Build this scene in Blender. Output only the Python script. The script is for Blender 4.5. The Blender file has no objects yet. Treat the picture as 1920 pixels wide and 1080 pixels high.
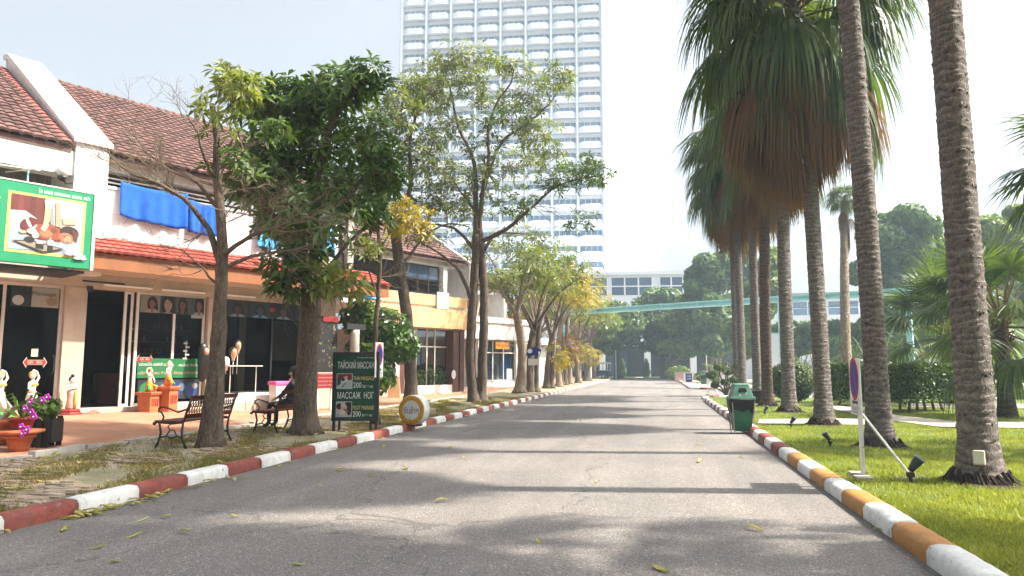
import bpy, math, random
import numpy as np
from mathutils import Vector, Matrix

# ------------------------------------------------------------------ camera, sky, sun, exposure
sc = bpy.context.scene
COL = sc.collection
R = math.radians
FPX, CAMH = 1330.0, 1.5                       # focal length in photo pixels (1920 wide), eye height in m
PITCH = math.atan(150 / FPX)                  # horizon on photo row 690
YAW = math.atan(275 * math.cos(PITCH) / FPX)  # the road (+Y) vanishes at photo column 1235
cam = bpy.data.cameras.new('camera')
cam.sensor_width = 36; cam.lens = FPX / 1920 * 36; cam.clip_end = 3000; cam.clip_start = .05
camo = bpy.data.objects.new('camera', cam); COL.objects.link(camo)
camo.location = (0, 0, CAMH); camo.rotation_euler = (math.pi / 2 + PITCH, 0, YAW)
sc.camera = camo

SUN_EL, SUN_AZ = R(50), R(9)                  # azimuth from +X towards +Y
w = bpy.data.worlds.new('World'); sc.world = w; w.use_nodes = True
nt = w.node_tree
sky = nt.nodes.new('ShaderNodeTexSky'); sky.sky_type = 'NISHITA'; sky.sun_disc = False
sky.sun_elevation = SUN_EL; sky.sun_rotation = math.pi / 2 - SUN_AZ
sky.air_density = 1.0; sky.dust_density = 9.0; sky.ozone_density = .5; sky.altitude = 0
bg = nt.nodes['Background']; bg.inputs['Strength'].default_value = .086
hs = nt.nodes.new('ShaderNodeHueSaturation'); hs.inputs['Saturation'].default_value = .34; hs.inputs['Value'].default_value = 1.2   # milky morning sky
nt.links.new(sky.outputs['Color'], hs.inputs['Color']); nt.links.new(hs.outputs['Color'], bg.inputs['Color'])
sl = bpy.data.lights.new('sun', 'SUN'); sl.energy = 5.0; sl.angle = R(1.0); sl.color = (1, .93, .82)
so = bpy.data.objects.new('sun', sl); COL.objects.link(so)
sd = Vector((math.cos(SUN_EL) * math.cos(SUN_AZ), math.cos(SUN_EL) * math.sin(SUN_AZ), math.sin(SUN_EL)))
so.rotation_euler = sd.to_track_quat('Z', 'Y').to_euler(); so.location = (20, 5, 40)
sc.view_settings.view_transform = 'Standard'; sc.view_settings.look = 'None'
sc.view_settings.exposure = 1.5; sc.view_settings.gamma = 1.0; sc.view_settings.use_curve_mapping = False
sc.cycles.max_bounces = 6; sc.cycles.diffuse_bounces = 3; sc.cycles.glossy_bounces = 2
sc.cycles.transmission_bounces = 4; sc.cycles.transparent_max_bounces = 12; sc.cycles.volume_bounces = 1
sc.cycles.use_denoising = True; sc.cycles.use_adaptive_sampling = True; sc.cycles.adaptive_threshold = .03
sc.cycles.sample_clamp_indirect = 6

# ------------------------------------------------------------------ pixel -> place
_fw = np.array([-math.sin(YAW) * math.cos(PITCH), math.cos(YAW) * math.cos(PITCH), math.sin(PITCH)])
_rt = np.array([math.cos(YAW), math.sin(YAW), 0.]); _up = np.cross(_rt, _fw); _C = np.array([0, 0, CAMH])
def ray(x, y): return _fw + _rt * (x - 960) / FPX + _up * (540 - y) / FPX
def G(x, y, z=0.):                            # pixel on a ground of height z
    r = ray(x, y); return Vector(_C + r * (z - CAMH) / r[2])
def K(x, y, k): return Vector(_C + ray(x, y) * k)   # pixel at forward distance k
def depth(p): return float((np.array(p) - _C) @ _fw)
class Fac:                                    # a facade plane through O whose level lines vanish at column vpx
    def __init__(s, O, vpx):
        s.a = math.atan((vpx - 960) * math.cos(PITCH) / FPX) - YAW
        s.u = np.array([math.sin(s.a), math.cos(s.a), 0]); s.n = np.array([-math.cos(s.a), math.sin(s.a), 0])
        s.O = np.array([O[0], O[1], 0.]); s.rz = math.pi / 2 - s.a
    def p(s, x, y, t=0.):                     # -> along, up
        r = ray(x, y); k = ((s.O + s.n * t - _C) @ s.n) / (r @ s.n); P = _C + r * k
        return float((P - s.O) @ s.u), float(P[2])
    def w(s, a, t, z): return Vector(s.O + s.u * a + s.n * t + np.array([0, 0, z]))

# ------------------------------------------------------------------ mesh helpers
def srgb(h, k=1.):
    h = h.lstrip('#'); o = []
    for i in (0, 2, 4):
        c = int(h[i:i + 2], 16) / 255
        o.append((c / 12.92 if c <= .04045 else ((c + .055) / 1.055) ** 2.4) * k)
    return tuple(o)
class MB:
    def __init__(s): s.v = []; s.f = []; s.m = []
    def add(s, V, F, mi=0):
        o = len(s.v); s.v += [tuple(x) for x in V]
        for f in F: s.f.append(tuple(i + o for i in f)); s.m.append(mi)
        return s
    def box(s, x0, x1, y0, y1, z0, z1, mi=0):
        V = [(x, y, z) for z in (z0, z1) for y in (y0, y1) for x in (x0, x1)]
        return s.add(V, [(0, 2, 3, 1), (4, 5, 7, 6), (0, 1, 5, 4), (2, 6, 7, 3), (0, 4, 6, 2), (1, 3, 7, 5)], mi)
    def quad(s, a, b, c, d, mi=0): return s.add([a, b, c, d], [(0, 1, 2, 3)], mi)
    def prism(s, poly, a0, a1, axis='y', mi=0):      # polygon in the plane normal to axis, extruded
        n = len(poly); V = []
        for a in (a0, a1):
            for p, q in poly:
                V.append({'x': (a, p, q), 'y': (p, a, q), 'z': (p, q, a)}[axis])
        F = [tuple(range(n)), tuple(range(2 * n - 1, n - 1, -1))]
        F += [(i, i + n, (i + 1) % n + n, (i + 1) % n) for i in range(n)]
        return s.add(V, F, mi)
    def tube(s, pts, rad, n=8, cap=True, mi=0):
        pts = [Vector(p) for p in pts]; m = len(pts)
        if not hasattr(rad, '__len__'): rad = [rad] * m
        V = []; F = []
        t = (pts[1] - pts[0]).normalized(); a = t.orthogonal().normalized()
        for i, p in enumerate(pts):
            t = (pts[min(i + 1, m - 1)] - pts[max(i - 1, 0)])
            t = t.normalized() if t.length > 1e-9 else Vector((0, 0, 1))
            a = (a - t * a.dot(t)); a = a.normalized() if a.length > 1e-6 else t.orthogonal().normalized()
            b = t.cross(a)
            for j in range(n):
                q = 2 * math.pi * j / n; V.append(p + (a * math.cos(q) + b * math.sin(q)) * rad[i])
        for i in range(m - 1):
            for j in range(n):
                k = (j + 1) % n; F.append((i * n + j, i * n + k, (i + 1) * n + k, (i + 1) * n + j))
        if cap: F += [tuple(range(n - 1, -1, -1)), tuple(range((m - 1) * n, m * n))]
        return s.add(V, F, mi)
    def lathe(s, prof, n=16, c=(0, 0, 0), mi=0, sx=1., sy=1.):
        V = []; F = []; m = len(prof)
        for r, z in prof:
            for j in range(n):
                q = 2 * math.pi * j / n; V.append((c[0] + r * sx * math.cos(q), c[1] + r * sy * math.sin(q), c[2] + z))
        for i in range(m - 1):
            for j in range(n):
                k = (j + 1) % n; F.append((i * n + j, i * n + k, (i + 1) * n + k, (i + 1) * n + j))
        F += [tuple(range(n - 1, -1, -1)), tuple(range((m - 1) * n, m * n))]
        return s.add(V, F, mi)
    def ball(s, c, r, n=12, mi=0, sz=1., sx=1., sy=1.):
        return s.lathe([(max(r * math.sin(math.pi * i / 8), r * .03), -r * sz * math.cos(math.pi * i / 8)) for i in range(9)], n, c, mi, sx, sy)
    def disc(s, c, rx, rz, n=20, mi=0):              # flat ellipse in the XZ plane facing -y
        return s.add([(c[0] + rx * math.cos(2 * math.pi * i / n), c[1], c[2] + rz * math.sin(2 * math.pi * i / n)) for i in range(n)], [tuple(range(n))], mi)
    def poly(s, pts, y, mi=0): return s.add([(p[0], y, p[1]) for p in pts], [tuple(range(len(pts)))], mi)
    def xf(s, M): s.v = [tuple(M @ Vector(v)) for v in s.v]; return s
    def mesh(s, name, mats, smooth=False):
        me = bpy.data.meshes.new(name); me.from_pydata(s.v, [], s.f)
        for m in (mats if isinstance(mats, (list, tuple)) else [mats]): me.materials.append(m)
        me.polygons.foreach_set('material_index', s.m)
        if smooth: me.polygons.foreach_set('use_smooth', [True] * len(s.f))
        me.update(); return me
    def build(s, name, mats, parent=None, smooth=False, bevel=0., off=None, loc=None, rz=0.):
        if off is not None: o_ = Vector(off); s.v = [tuple(Vector(v) - o_) for v in s.v]
        return link(name, s.mesh(name, mats, smooth), parent, bevel, loc, rz)
def link(name, me, parent=None, bevel=0., loc=None, rz=0.):
    o = bpy.data.objects.new(name, me); COL.objects.link(o); o.parent = parent
    if loc is not None: o.location = loc
    if rz: o.rotation_euler.z = rz
    if bevel:
        b = o.modifiers.new('b', 'BEVEL'); b.width = bevel; b.segments = 2; b.limit_method = 'ANGLE'; b.angle_limit = R(40)
    return o
def npmesh(name, V, F, mats, mi=None, smooth=False):   # big arrays; F (m,3) or (m,4)
    me = bpy.data.meshes.new(name); V = np.asarray(V, np.float32); F = np.asarray(F, np.int32); m, k = F.shape
    me.vertices.add(len(V)); me.vertices.foreach_set('co', V.ravel())
    me.loops.add(m * k); me.loops.foreach_set('vertex_index', F.ravel())
    me.polygons.add(m); me.polygons.foreach_set('loop_start', np.arange(0, m * k, k, dtype=np.int32))
    for x in (mats if isinstance(mats, (list, tuple)) else [mats]): me.materials.append(x)
    if mi is not None: me.polygons.foreach_set('material_index', np.asarray(mi, np.int32))
    if smooth: me.polygons.foreach_set('use_smooth', np.ones(m, bool))
    me.update(calc_edges=True); return me
def tag(o, label=None, cat=None, group=None, kind=None):
    if label: o['label'] = label
    if cat: o['category'] = cat
    if group: o['group'] = group
    if kind: o['kind'] = kind
    return o
def thing(name, label, cat, loc=(0, 0, 0), rz=0., group=None):
    o = bpy.data.objects.new(name, None); COL.objects.link(o); o.location = loc; o.rotation_euler.z = rz
    o.empty_display_size = .2
    return tag(o, label, cat, group)
def copy_tree(o, parent=None):
    c = o.copy(); COL.objects.link(c); c.parent = parent
    for ch in o.children: copy_tree(ch, c)
    return c
def text_mesh(body, size, mat, extrude=0., squash=1.):
    cu = bpy.data.curves.new('t', 'FONT'); cu.body = body; cu.size = size; cu.align_x = 'CENTER'; cu.align_y = 'CENTER'
    cu.extrude = extrude; cu.resolution_u = 3
    ob = bpy.data.objects.new('t', cu); COL.objects.link(ob)
    dg = bpy.context.evaluated_depsgraph_get()
    me = bpy.data.meshes.new_from_object(ob.evaluated_get(dg))
    bpy.data.objects.remove(ob); bpy.data.curves.remove(cu)
    me.transform(Matrix.Rotation(math.pi / 2, 4, 'X') @ Matrix.Diagonal((squash, 1, 1, 1)))
    me.materials.clear(); me.materials.append(mat); return me
def text(name, body, size, mat, parent, x, y, z, squash=1., extrude=0., width=None):
    me = text_mesh(body, size, mat, extrude, squash)
    if width:
        xs = [v.co.x for v in me.vertices]; k = width / (max(xs) - min(xs)) if xs else 1
        me.transform(Matrix.Diagonal((k, 1, 1, 1)))
    me.transform(Matrix.Translation((x, y, z)))
    return link(name, me, parent)

# ------------------------------------------------------------------ materials
def newmat(name):
    m = bpy.data.materials.new(name); m.use_nodes = True; n = m.node_tree.nodes
    return m, n, m.node_tree.links, n['Principled BSDF']
def mat(name, col, rough=.75, var=.25, scale=3., bump=0., bscale=60., metal=0., spec=.35, stretch=(1, 1, 1), col2=None, fine=0., rnd=0., dirt=None, chips=0.):
    m, n, l, b = newmat(name)
    b.inputs['Roughness'].default_value = rough; b.inputs['Metallic'].default_value = metal
    b.inputs['Specular IOR Level'].default_value = spec
    geo = n.new('ShaderNodeNewGeometry'); mp = n.new('ShaderNodeMapping'); mp.inputs['Scale'].default_value = stretch
    l.new(geo.outputs['Position'], mp.inputs['Vector'])
    c2 = col2 or tuple(x * (1 - var) for x in col); c1 = col if col2 else tuple(min(1, x * (1 + var * .35)) for x in col)
    t = n.new('ShaderNodeTexNoise'); t.inputs['Scale'].default_value = scale; t.inputs['Detail'].default_value = 6; t.inputs['Roughness'].default_value = .65
    l.new(mp.outputs['Vector'], t.inputs['Vector'])
    r = n.new('ShaderNodeValToRGB'); r.color_ramp.elements[0].position = .32; r.color_ramp.elements[1].position = .68
    r.color_ramp.elements[0].color = (*c2, 1); r.color_ramp.elements[1].color = (*c1, 1)
    l.new(t.outputs['Fac'], r.inputs['Fac']); out = r.outputs['Color']
    if fine:
        t2 = n.new('ShaderNodeTexNoise'); t2.inputs['Scale'].default_value = bscale; t2.inputs['Detail'].default_value = 3
        l.new(mp.outputs['Vector'], t2.inputs['Vector'])
        mr = n.new('ShaderNodeMapRange'); mr.inputs[1].default_value = .25; mr.inputs[2].default_value = .75
        mr.inputs[3].default_value = 1 - fine; mr.inputs[4].default_value = 1 + fine
        l.new(t2.outputs['Fac'], mr.inputs[0])
        mx = n.new('ShaderNodeVectorMath'); mx.operation = 'SCALE'; l.new(out, mx.inputs[0]); l.new(mr.outputs[0], mx.inputs['Scale']); out = mx.outputs['Vector']
    if rnd:
        oi = n.new('ShaderNodeObjectInfo'); ad = n.new('ShaderNodeMath'); ad.operation = 'ADD'; l.new(oi.outputs['Random'], ad.inputs[0]); l.new(geo.outputs['Random Per Island'], ad.inputs[1])
        fr = n.new('ShaderNodeMath'); fr.operation = 'FRACT'; l.new(ad.outputs[0], fr.inputs[0])
        mr = n.new('ShaderNodeMapRange'); mr.inputs[3].default_value = 1 - rnd; mr.inputs[4].default_value = 1 + rnd; l.new(fr.outputs[0], mr.inputs[0])
        mx = n.new('ShaderNodeVectorMath'); mx.operation = 'SCALE'; l.new(out, mx.inputs[0]); l.new(mr.outputs[0], mx.inputs['Scale']); out = mx.outputs['Vector']
    if dirt:                                        # streaky stains running down the surface
        dc, amt = dirt; mp2 = n.new('ShaderNodeMapping'); mp2.inputs['Scale'].default_value = (3., 3., .35); l.new(geo.outputs['Position'], mp2.inputs['Vector'])
        t3 = n.new('ShaderNodeTexNoise'); t3.inputs['Scale'].default_value = 1.6; t3.inputs['Detail'].default_value = 8; t3.inputs['Roughness'].default_value = .7; l.new(mp2.outputs['Vector'], t3.inputs['Vector'])
        mr = n.new('ShaderNodeMapRange'); mr.inputs[1].default_value = .48; mr.inputs[2].default_value = .75; mr.inputs[4].default_value = amt; l.new(t3.outputs['Fac'], mr.inputs[0])
        mx = n.new('ShaderNodeMix'); mx.data_type = 'RGBA'; l.new(mr.outputs[0], mx.inputs['Factor']); l.new(out, mx.inputs['A']); mx.inputs['B'].default_value = (*dc, 1); out = mx.outputs['Result']
    if chips:                                       # flaked paint and tyre scuffs down to grey concrete
        t5 = n.new('ShaderNodeTexNoise'); t5.inputs['Scale'].default_value = 13; t5.inputs['Detail'].default_value = 9; t5.inputs['Roughness'].default_value = .75; l.new(geo.outputs['Position'], t5.inputs['Vector'])
        mr = n.new('ShaderNodeMapRange'); mr.inputs[1].default_value = .66 - chips * .25; mr.inputs[2].default_value = .69 - chips * .25; l.new(t5.outputs['Fac'], mr.inputs[0])
        mx = n.new('ShaderNodeMix'); mx.data_type = 'RGBA'; l.new(mr.outputs[0], mx.inputs['Factor']); l.new(out, mx.inputs['A']); mx.inputs['B'].default_value = (.19, .175, .16, 1); out = mx.outputs['Result']
    l.new(out, b.inputs['Base Color'])
    if bump:
        t4 = n.new('ShaderNodeTexNoise'); t4.inputs['Scale'].default_value = bscale; t4.inputs['Detail'].default_value = 4; l.new(mp.outputs['Vector'], t4.inputs['Vector'])
        bp = n.new('ShaderNodeBump'); bp.inputs['Strength'].default_value = bump; bp.inputs['Distance'].default_value = .02; l.new(t4.outputs['Fac'], bp.inputs['Height']); l.new(bp.outputs[0], b.inputs['Normal'])
    return m
_cm = {}
def cm(hexc, k=.55, rough=.6):                       # plain print / paint colour
    key = (hexc, k, rough)
    if key not in _cm:
        m, n, l, b = newmat('paint_' + hexc.strip('#')); b.inputs['Base Color'].default_value = (*srgb(hexc, k), 1); b.inputs['Roughness'].default_value = rough
        _cm[key] = m
    return _cm[key]
def leafmat(name, cols, trans=.35, rough=.45, spec=.4):   # colour differs leaf by leaf
    m, n, l, b = newmat(name); b.inputs['Roughness'].default_value = rough; b.inputs['Specular IOR Level'].default_value = spec
    geo = n.new('ShaderNodeNewGeometry'); oi = n.new('ShaderNodeObjectInfo')
    ad = n.new('ShaderNodeMath'); ad.operation = 'ADD'; l.new(geo.outputs['Random Per Island'], ad.inputs[0]); l.new(oi.outputs['Random'], ad.inputs[1])
    fr = n.new('ShaderNodeMath'); fr.operation = 'FRACT'; l.new(ad.outputs[0], fr.inputs[0])
    t = n.new('ShaderNodeTexNoise'); t.inputs['Scale'].default_value = .9; t.inputs['Detail'].default_value = 3; l.new(geo.outputs['Position'], t.inputs['Vector'])
    mr = n.new('ShaderNodeMapRange'); mr.inputs[1].default_value = .3; mr.inputs[2].default_value = .7; l.new(t.outputs['Fac'], mr.inputs[0])
    mm = n.new('ShaderNodeMath'); mm.operation = 'MULTIPLY_ADD'; l.new(fr.outputs[0], mm.inputs[0]); mm.inputs[1].default_value = .55
    m3 = n.new('ShaderNodeMath'); m3.operation = 'MULTIPLY'; l.new(mr.outputs[0], m3.inputs[0]); m3.inputs[1].default_value = .45; l.new(m3.outputs[0], mm.inputs[2])
    r = n.new('ShaderNodeValToRGB'); e = r.color_ramp.elements
    for i, c in enumerate(cols):
        p = i / max(1, len(cols) - 1)
        x = e[0] if i == 0 else (e[1] if i == len(cols) - 1 else e.new(p)); x.position = p; x.color = (*c, 1)
    l.new(mm.outputs[0], r.inputs['Fac']); l.new(r.outputs['Color'], b.inputs['Base Color'])
    tr = n.new('ShaderNodeBsdfTranslucent'); sc_ = n.new('ShaderNodeVectorMath'); sc_.operation = 'MULTIPLY'; sc_.inputs[1].default_value = (1.25, 1.3, .55)
    l.new(r.outputs['Color'], sc_.inputs[0]); l.new(sc_.outputs[0], tr.inputs['Color'])
    mx = n.new('ShaderNodeMixShader'); mx.inputs[0].default_value = trans; l.new(b.outputs[0], mx.inputs[1]); l.new(tr.outputs[0], mx.inputs[2])
    l.new(mx.outputs[0], n['Material Output'].inputs['Surface']); return m
def glassmat(name, tint=(.85, .9, .9), refl=.10, rough=.02, ior=1.5):
    m, n, l, b = newmat(name); n.remove(b)
    tb = n.new('ShaderNodeBsdfTransparent'); tb.inputs['Color'].default_value = (*tint, 1)
    gl = n.new('ShaderNodeBsdfGlossy'); gl.inputs['Roughness'].default_value = rough
    fr = n.new('ShaderNodeFresnel'); fr.inputs['IOR'].default_value = ior
    ad = n.new('ShaderNodeMath'); ad.operation = 'ADD'; ad.inputs[1].default_value = refl - .03; ad.use_clamp = True; l.new(fr.outputs[0], ad.inputs[0])
    mx = n.new('ShaderNodeMixShader'); l.new(ad.outputs[0], mx.inputs[0]); l.new(tb.outputs[0], mx.inputs[1]); l.new(gl.outputs[0], mx.inputs[2])
    l.new(mx.outputs[0], n['Material Output'].inputs['Surface']); return m

M = {}
def asphalt():
    m, n, l, b = newmat('asphalt'); geo = n.new('ShaderNodeNewGeometry')
    def noise(s, d=4, r=.6):
        t = n.new('ShaderNodeTexNoise'); t.inputs['Scale'].default_value = s; t.inputs['Detail'].default_value = d; t.inputs['Roughness'].default_value = r; l.new(geo.outputs['Position'], t.inputs['Vector']); return t
    big = noise(.35, 5); r = n.new('ShaderNodeValToRGB'); r.color_ramp.elements[0].position = .35; r.color_ramp.elements[1].position = .7
    r.color_ramp.elements[0].color = (.150, .138, .130, 1); r.color_ramp.elements[1].color = (.198, .178, .162, 1); l.new(big.outputs['Fac'], r.inputs['Fac'])
    sp = n.new('ShaderNodeTexVoronoi'); sp.inputs['Scale'].default_value = 95; l.new(geo.outputs['Position'], sp.inputs['Vector'])
    sx = n.new('ShaderNodeSeparateColor'); l.new(sp.outputs['Color'], sx.inputs[0])
    mr = n.new('ShaderNodeMapRange'); mr.inputs[3].default_value = .62; mr.inputs[4].default_value = 1.38; l.new(sx.outputs[0], mr.inputs[0])
    fl = n.new('ShaderNodeMath'); fl.operation = 'GREATER_THAN'; fl.inputs[1].default_value = .955; l.new(sx.outputs[1], fl.inputs[0])
    ad = n.new('ShaderNodeMath'); ad.operation = 'MULTIPLY_ADD'; ad.inputs[1].default_value = 1.1; l.new(fl.outputs[0], ad.inputs[0]); l.new(mr.outputs[0], ad.inputs[2])
    v = n.new('ShaderNodeVectorMath'); v.operation = 'SCALE'; l.new(r.outputs['Color'], v.inputs[0]); l.new(ad.outputs[0], v.inputs['Scale'])
    # tyre-polished lanes and stains
    mp = n.new('ShaderNodeMapping'); mp.inputs['Scale'].default_value = (1.1, .06, 1); l.new(geo.outputs['Position'], mp.inputs['Vector'])
    t2 = noise(1.3, 6); l.new(mp.outputs[0], t2.inputs['Vector'])
    mr2 = n.new('ShaderNodeMapRange'); mr2.inputs[1].default_value = .3; mr2.inputs[2].default_value = .7; mr2.inputs[3].default_value = .8; mr2.inputs[4].default_value = 1.1; l.new(t2.outputs['Fac'], mr2.inputs[0])
    v2 = n.new('ShaderNodeVectorMath'); v2.operation = 'SCALE'; l.new(v.outputs[0], v2.inputs[0]); l.new(mr2.outputs[0], v2.inputs['Scale'])
    st = noise(1.1, 8, .72); ms = n.new('ShaderNodeMapRange'); ms.inputs[1].default_value = .56; ms.inputs[2].default_value = .72; ms.inputs[4].default_value = .5; l.new(st.outputs['Fac'], ms.inputs[0])
    xs = n.new('ShaderNodeSeparateXYZ'); l.new(geo.outputs['Position'], xs.inputs[0]); mg = n.new('ShaderNodeMapRange'); mg.inputs[1].default_value = -5.25; mg.inputs[2].default_value = -5.95; l.new(xs.outputs['X'], mg.inputs[0])
    m5 = n.new('ShaderNodeMath'); m5.operation = 'MULTIPLY_ADD'; m5.use_clamp = True; l.new(mg.outputs[0], m5.inputs[0]); l.new(st.outputs['Fac'], m5.inputs[1]); l.new(ms.outputs[0], m5.inputs[2])
    mxs = n.new('ShaderNodeMix'); mxs.data_type = 'RGBA'; l.new(m5.outputs[0], mxs.inputs['Factor']); l.new(v2.outputs[0], mxs.inputs['A']); mxs.inputs['B'].default_value = (.105, .092, .08, 1); v2 = mxs; 
    vc = n.new('ShaderNodeTexVoronoi'); vc.feature = 'DISTANCE_TO_EDGE'; vc.inputs['Scale'].default_value = .21; wd = noise(.9, 6); va = n.new('ShaderNodeVectorMath'); va.operation = 'MULTIPLY_ADD'; va.inputs[1].default_value = (1.4, 1.4, 0); l.new(wd.outputs['Color'], va.inputs[0]); l.new(geo.outputs['Position'], va.inputs[2]); l.new(va.outputs[0], vc.inputs['Vector'])
    mc = n.new('ShaderNodeMapRange'); mc.inputs[1].default_value = .0016; mc.inputs[2].default_value = .0035; mc.inputs[3].default_value = .55; mc.inputs[4].default_value = 0; l.new(vc.outputs['Distance'], mc.inputs[0])
    mxc = n.new('ShaderNodeMix'); mxc.data_type = 'RGBA'; l.new(mc.outputs[0], mxc.inputs['Factor']); l.new(mxs.outputs['Result'], mxc.inputs['A']); mxc.inputs['B'].default_value = (.06, .055, .05, 1)
    l.new(mxc.outputs['Result'], b.inputs['Base Color']); b.inputs['Roughness'].default_value = .85; b.inputs['Specular IOR Level'].default_value = .3
    bp = n.new('ShaderNodeBump'); bp.inputs['Strength'].default_value = .5; bp.inputs['Distance'].default_value = .01; l.new(sp.outputs['Distance'], bp.inputs['Height']); l.new(bp.outputs[0], b.inputs['Normal'])
    return m
M['asphalt'] = asphalt()
M['soil'] = mat('soil', (.20, .15, .09), .95, .4, 1.2, .4, 30, fine=.2)
M['vergesoil'] = mat('verge_soil', (.32, .26, .19), .95, scale=2.2, bump=.5, bscale=25, col2=(.15, .15, .07), fine=.25)
M['lawn'] = mat('lawn_soil', (.10, .15, .03), .95, scale=.8, col2=(.07, .10, .02), fine=.3, bscale=40, bump=.4)
M['terracotta'] = mat('terracotta_paving', (.42, .20, .12), .7, .3, 1.1, .15, 40, fine=.08, dirt=((.2, .11, .08), .3))
M['paver'] = mat('paver', (.38, .28, .21), .9, .35, 6, .4, 50, rnd=.25, col2=(.22, .18, .12))
M['concrete'] = mat('concrete', (.42, .39, .35), .85, .3, 2, .25, 50, fine=.1, dirt=((.15, .14, .12), .4))
M['path'] = mat('path_concrete', (.38, .34, .29), .85, .25, 1.2, .2, 40, fine=.08)
M['kred'] = mat('kerb_paint_red', (.24, .055, .04), .6, .35, 9, .25, 40, rnd=.15, dirt=((.12, .08, .07), .45), chips=.22)
M['kwhite'] = mat('kerb_paint_white', (.70, .69, .66), .55, .15, 9, .25, 40, dirt=((.25, .23, .2), .5), chips=.22)
M['kochre'] = mat('kerb_paint_ochre', (.42, .19, .045), .55, .25, 7, .25, 40, dirt=((.2, .12, .06), .4), chips=.22)
M['white'] = mat('white_plaster', (.74, .73, .71), .7, .12, 2, .08, 60, dirt=((.36, .34, .31), .55))
M['cream'] = mat('cream_plaster', (.47, .385, .295), .7, .15, 2, .06, 60, dirt=((.3, .24, .18), .4))
M['orange'] = mat('orange_plaster', (.72, .42, .20), .65, .15, 1.5, .06, 60, dirt=((.45, .2, .08), .35))
M['palewhite'] = mat('hotel_white_haze_tint', (.80, .85, .91), .7, .05, .3)  # blue of haze and skylit shade put into the white wall colour
M['dark'] = mat('dark_interior_shade', (.02, .017, .016), .8, .4, 2)  # near-black stands in for the shade of rooms and deep recesses
M['black'] = mat('black_metal', (.02, .02, .022), .45, .3, 8, .1, 80, spec=.5)
M['alu'] = mat('white_aluminium', (.62, .58, .52), .4, .12, 4, spec=.5)
M['roofred'] = mat('roof_tile_brown', (.145, .075, .064), .75, .45, 2.2, .3, 40, rnd=.33, dirt=((.08, .05, .04), .45))
M['tilered'] = mat('awning_tile_red', (.34, .07, .048), .55, .3, 4, .15, 40, rnd=.18, dirt=((.15, .06, .05), .35))
M['shingle'] = mat('shingle_red', (.30, .10, .085), .75, .3, 4, .2, 60, rnd=.2)
M['bark'] = mat('bark', (.15, .112, .082), .95, scale=7, bump=1.0, bscale=28, stretch=(2.2, 2.2, .5), col2=(.06, .046, .036), fine=.45)
M['barkpale'] = mat('bark_pale', (.30, .24, .17), .95, scale=6, bump=.8, bscale=24, stretch=(2.2, 2.2, .5), col2=(.15, .11, .08), fine=.3)
M['twig'] = mat('twig', (.19, .145, .105), .9, .4, 8)
def scarbark(name, c_groove, c_mid, c_lip):          # old leaf scars: pale worn lips over dark grooves, stored ring by ring on the mesh
    m = mat(name, c_mid, .95, scale=9, bump=1.0, bscale=30, stretch=(2.4, 2.4, .9), col2=tuple(x * .55 for x in c_mid), fine=.45); n = m.node_tree.nodes; l = m.node_tree.links; b = n['Principled BSDF']
    src = b.inputs['Base Color'].links[0].from_socket; at = n.new('ShaderNodeAttribute'); at.attribute_name = 'scar'
    r = n.new('ShaderNodeValToRGB'); r.color_ramp.elements[0].color = (*c_groove, 1); r.color_ramp.elements[1].color = (*c_lip, 1); l.new(at.outputs['Fac'], r.inputs['Fac'])
    mx = n.new('ShaderNodeMix'); mx.data_type = 'RGBA'; mx.blend_type = 'MULTIPLY'; mx.inputs['Factor'].default_value = 1; l.new(src, mx.inputs['A']); l.new(r.outputs['Color'], mx.inputs['B']); l.new(mx.outputs['Result'], b.inputs['Base Color']); return m
M['palmbark'] = scarbark('palm_bark', (.36, .34, .33), (.225, .195, .178), (1.35, 1.3, 1.25))
M['palmdark'] = scarbark('palm_bark_dark', (.35, .33, .32), (.14, .095, .07), (1.35, 1.3, 1.25))
M['wood'] = mat('weathered_wood', (.30, .25, .20), .8, .4, 8, .3, 60, stretch=(3, 3, .4))
M['woodred'] = mat('bench_slat_wood', (.16, .045, .028), .5, .4, 10, .2, 60, rnd=.2)
M['green'] = mat('sign_green', (.02, .22, .10), .4, .12, 3)
M['dkgreen'] = mat('board_green', (.008, .06, .033), .35, .15, 3)
M['bingreen'] = mat('bin_green_plastic', (.012, .11, .055), .4, .15, 6, .05, 60, dirt=((.03, .06, .04), .5))
M['lidgreen'] = mat('lid_green_plastic', (.10, .22, .16), .45, .15, 6, dirt=((.05, .09, .07), .5))
M['bag'] = mat('black_bag_plastic', (.010, .010, .011), .4, .2, 12, .6, 30, spec=.25)
M['terrapot'] = mat('terracotta_pot', (.42, .12, .05), .75, .3, 6, .15, 50)
M['teal'] = mat('teal_paint', (.42, .80, .82), .5, .12, .8, dirt=((.12, .3, .3), .3))
M['glass'] = glassmat('shop_glass', (.5, .53, .53), .025, ior=1.25)
M['fascia'] = mat('fascia_orange_shaded', (.25, .095, .038), .65, .2, 1.5, .06, 60, dirt=((.3, .12, .05), .4))  # orange darkened so the colour carries the shade on the fascia
M['hglass'] = mat('hotel_window_glass', (.17, .26, .42), .3, .35, .35, spec=.6, rnd=.3)
M['pglass'] = mat('podium_window_glass', (.05, .09, .17), .1, .3, .2, spec=.6)
M['bluecloth'] = mat('blue_towel', (.01, .095, .47), .9, .25, 5, .3, 40)
M['ltblue'] = mat('light_blue_towel', (.10, .40, .72), .9, .2, 5, .3, 40)
M['skin'] = mat('skin', (.48, .28, .18), .55, .1, 8)
M['hair'] = mat('hair', (.012, .009, .008), .4, .3, 30)
M['lamp'] = mat('white_globe', (.8, .8, .78), .25, .02, 3)
M['leaf'] = leafmat('leaf_green', [(.018, .055, .012), (.04, .10, .018), (.07, .15, .025), (.13, .20, .03)])
M['leafdark'] = leafmat('leaf_dark', [(.014, .045, .013), (.026, .08, .018), (.05, .125, .024), (.12, .21, .04)], .32, .34)
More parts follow.
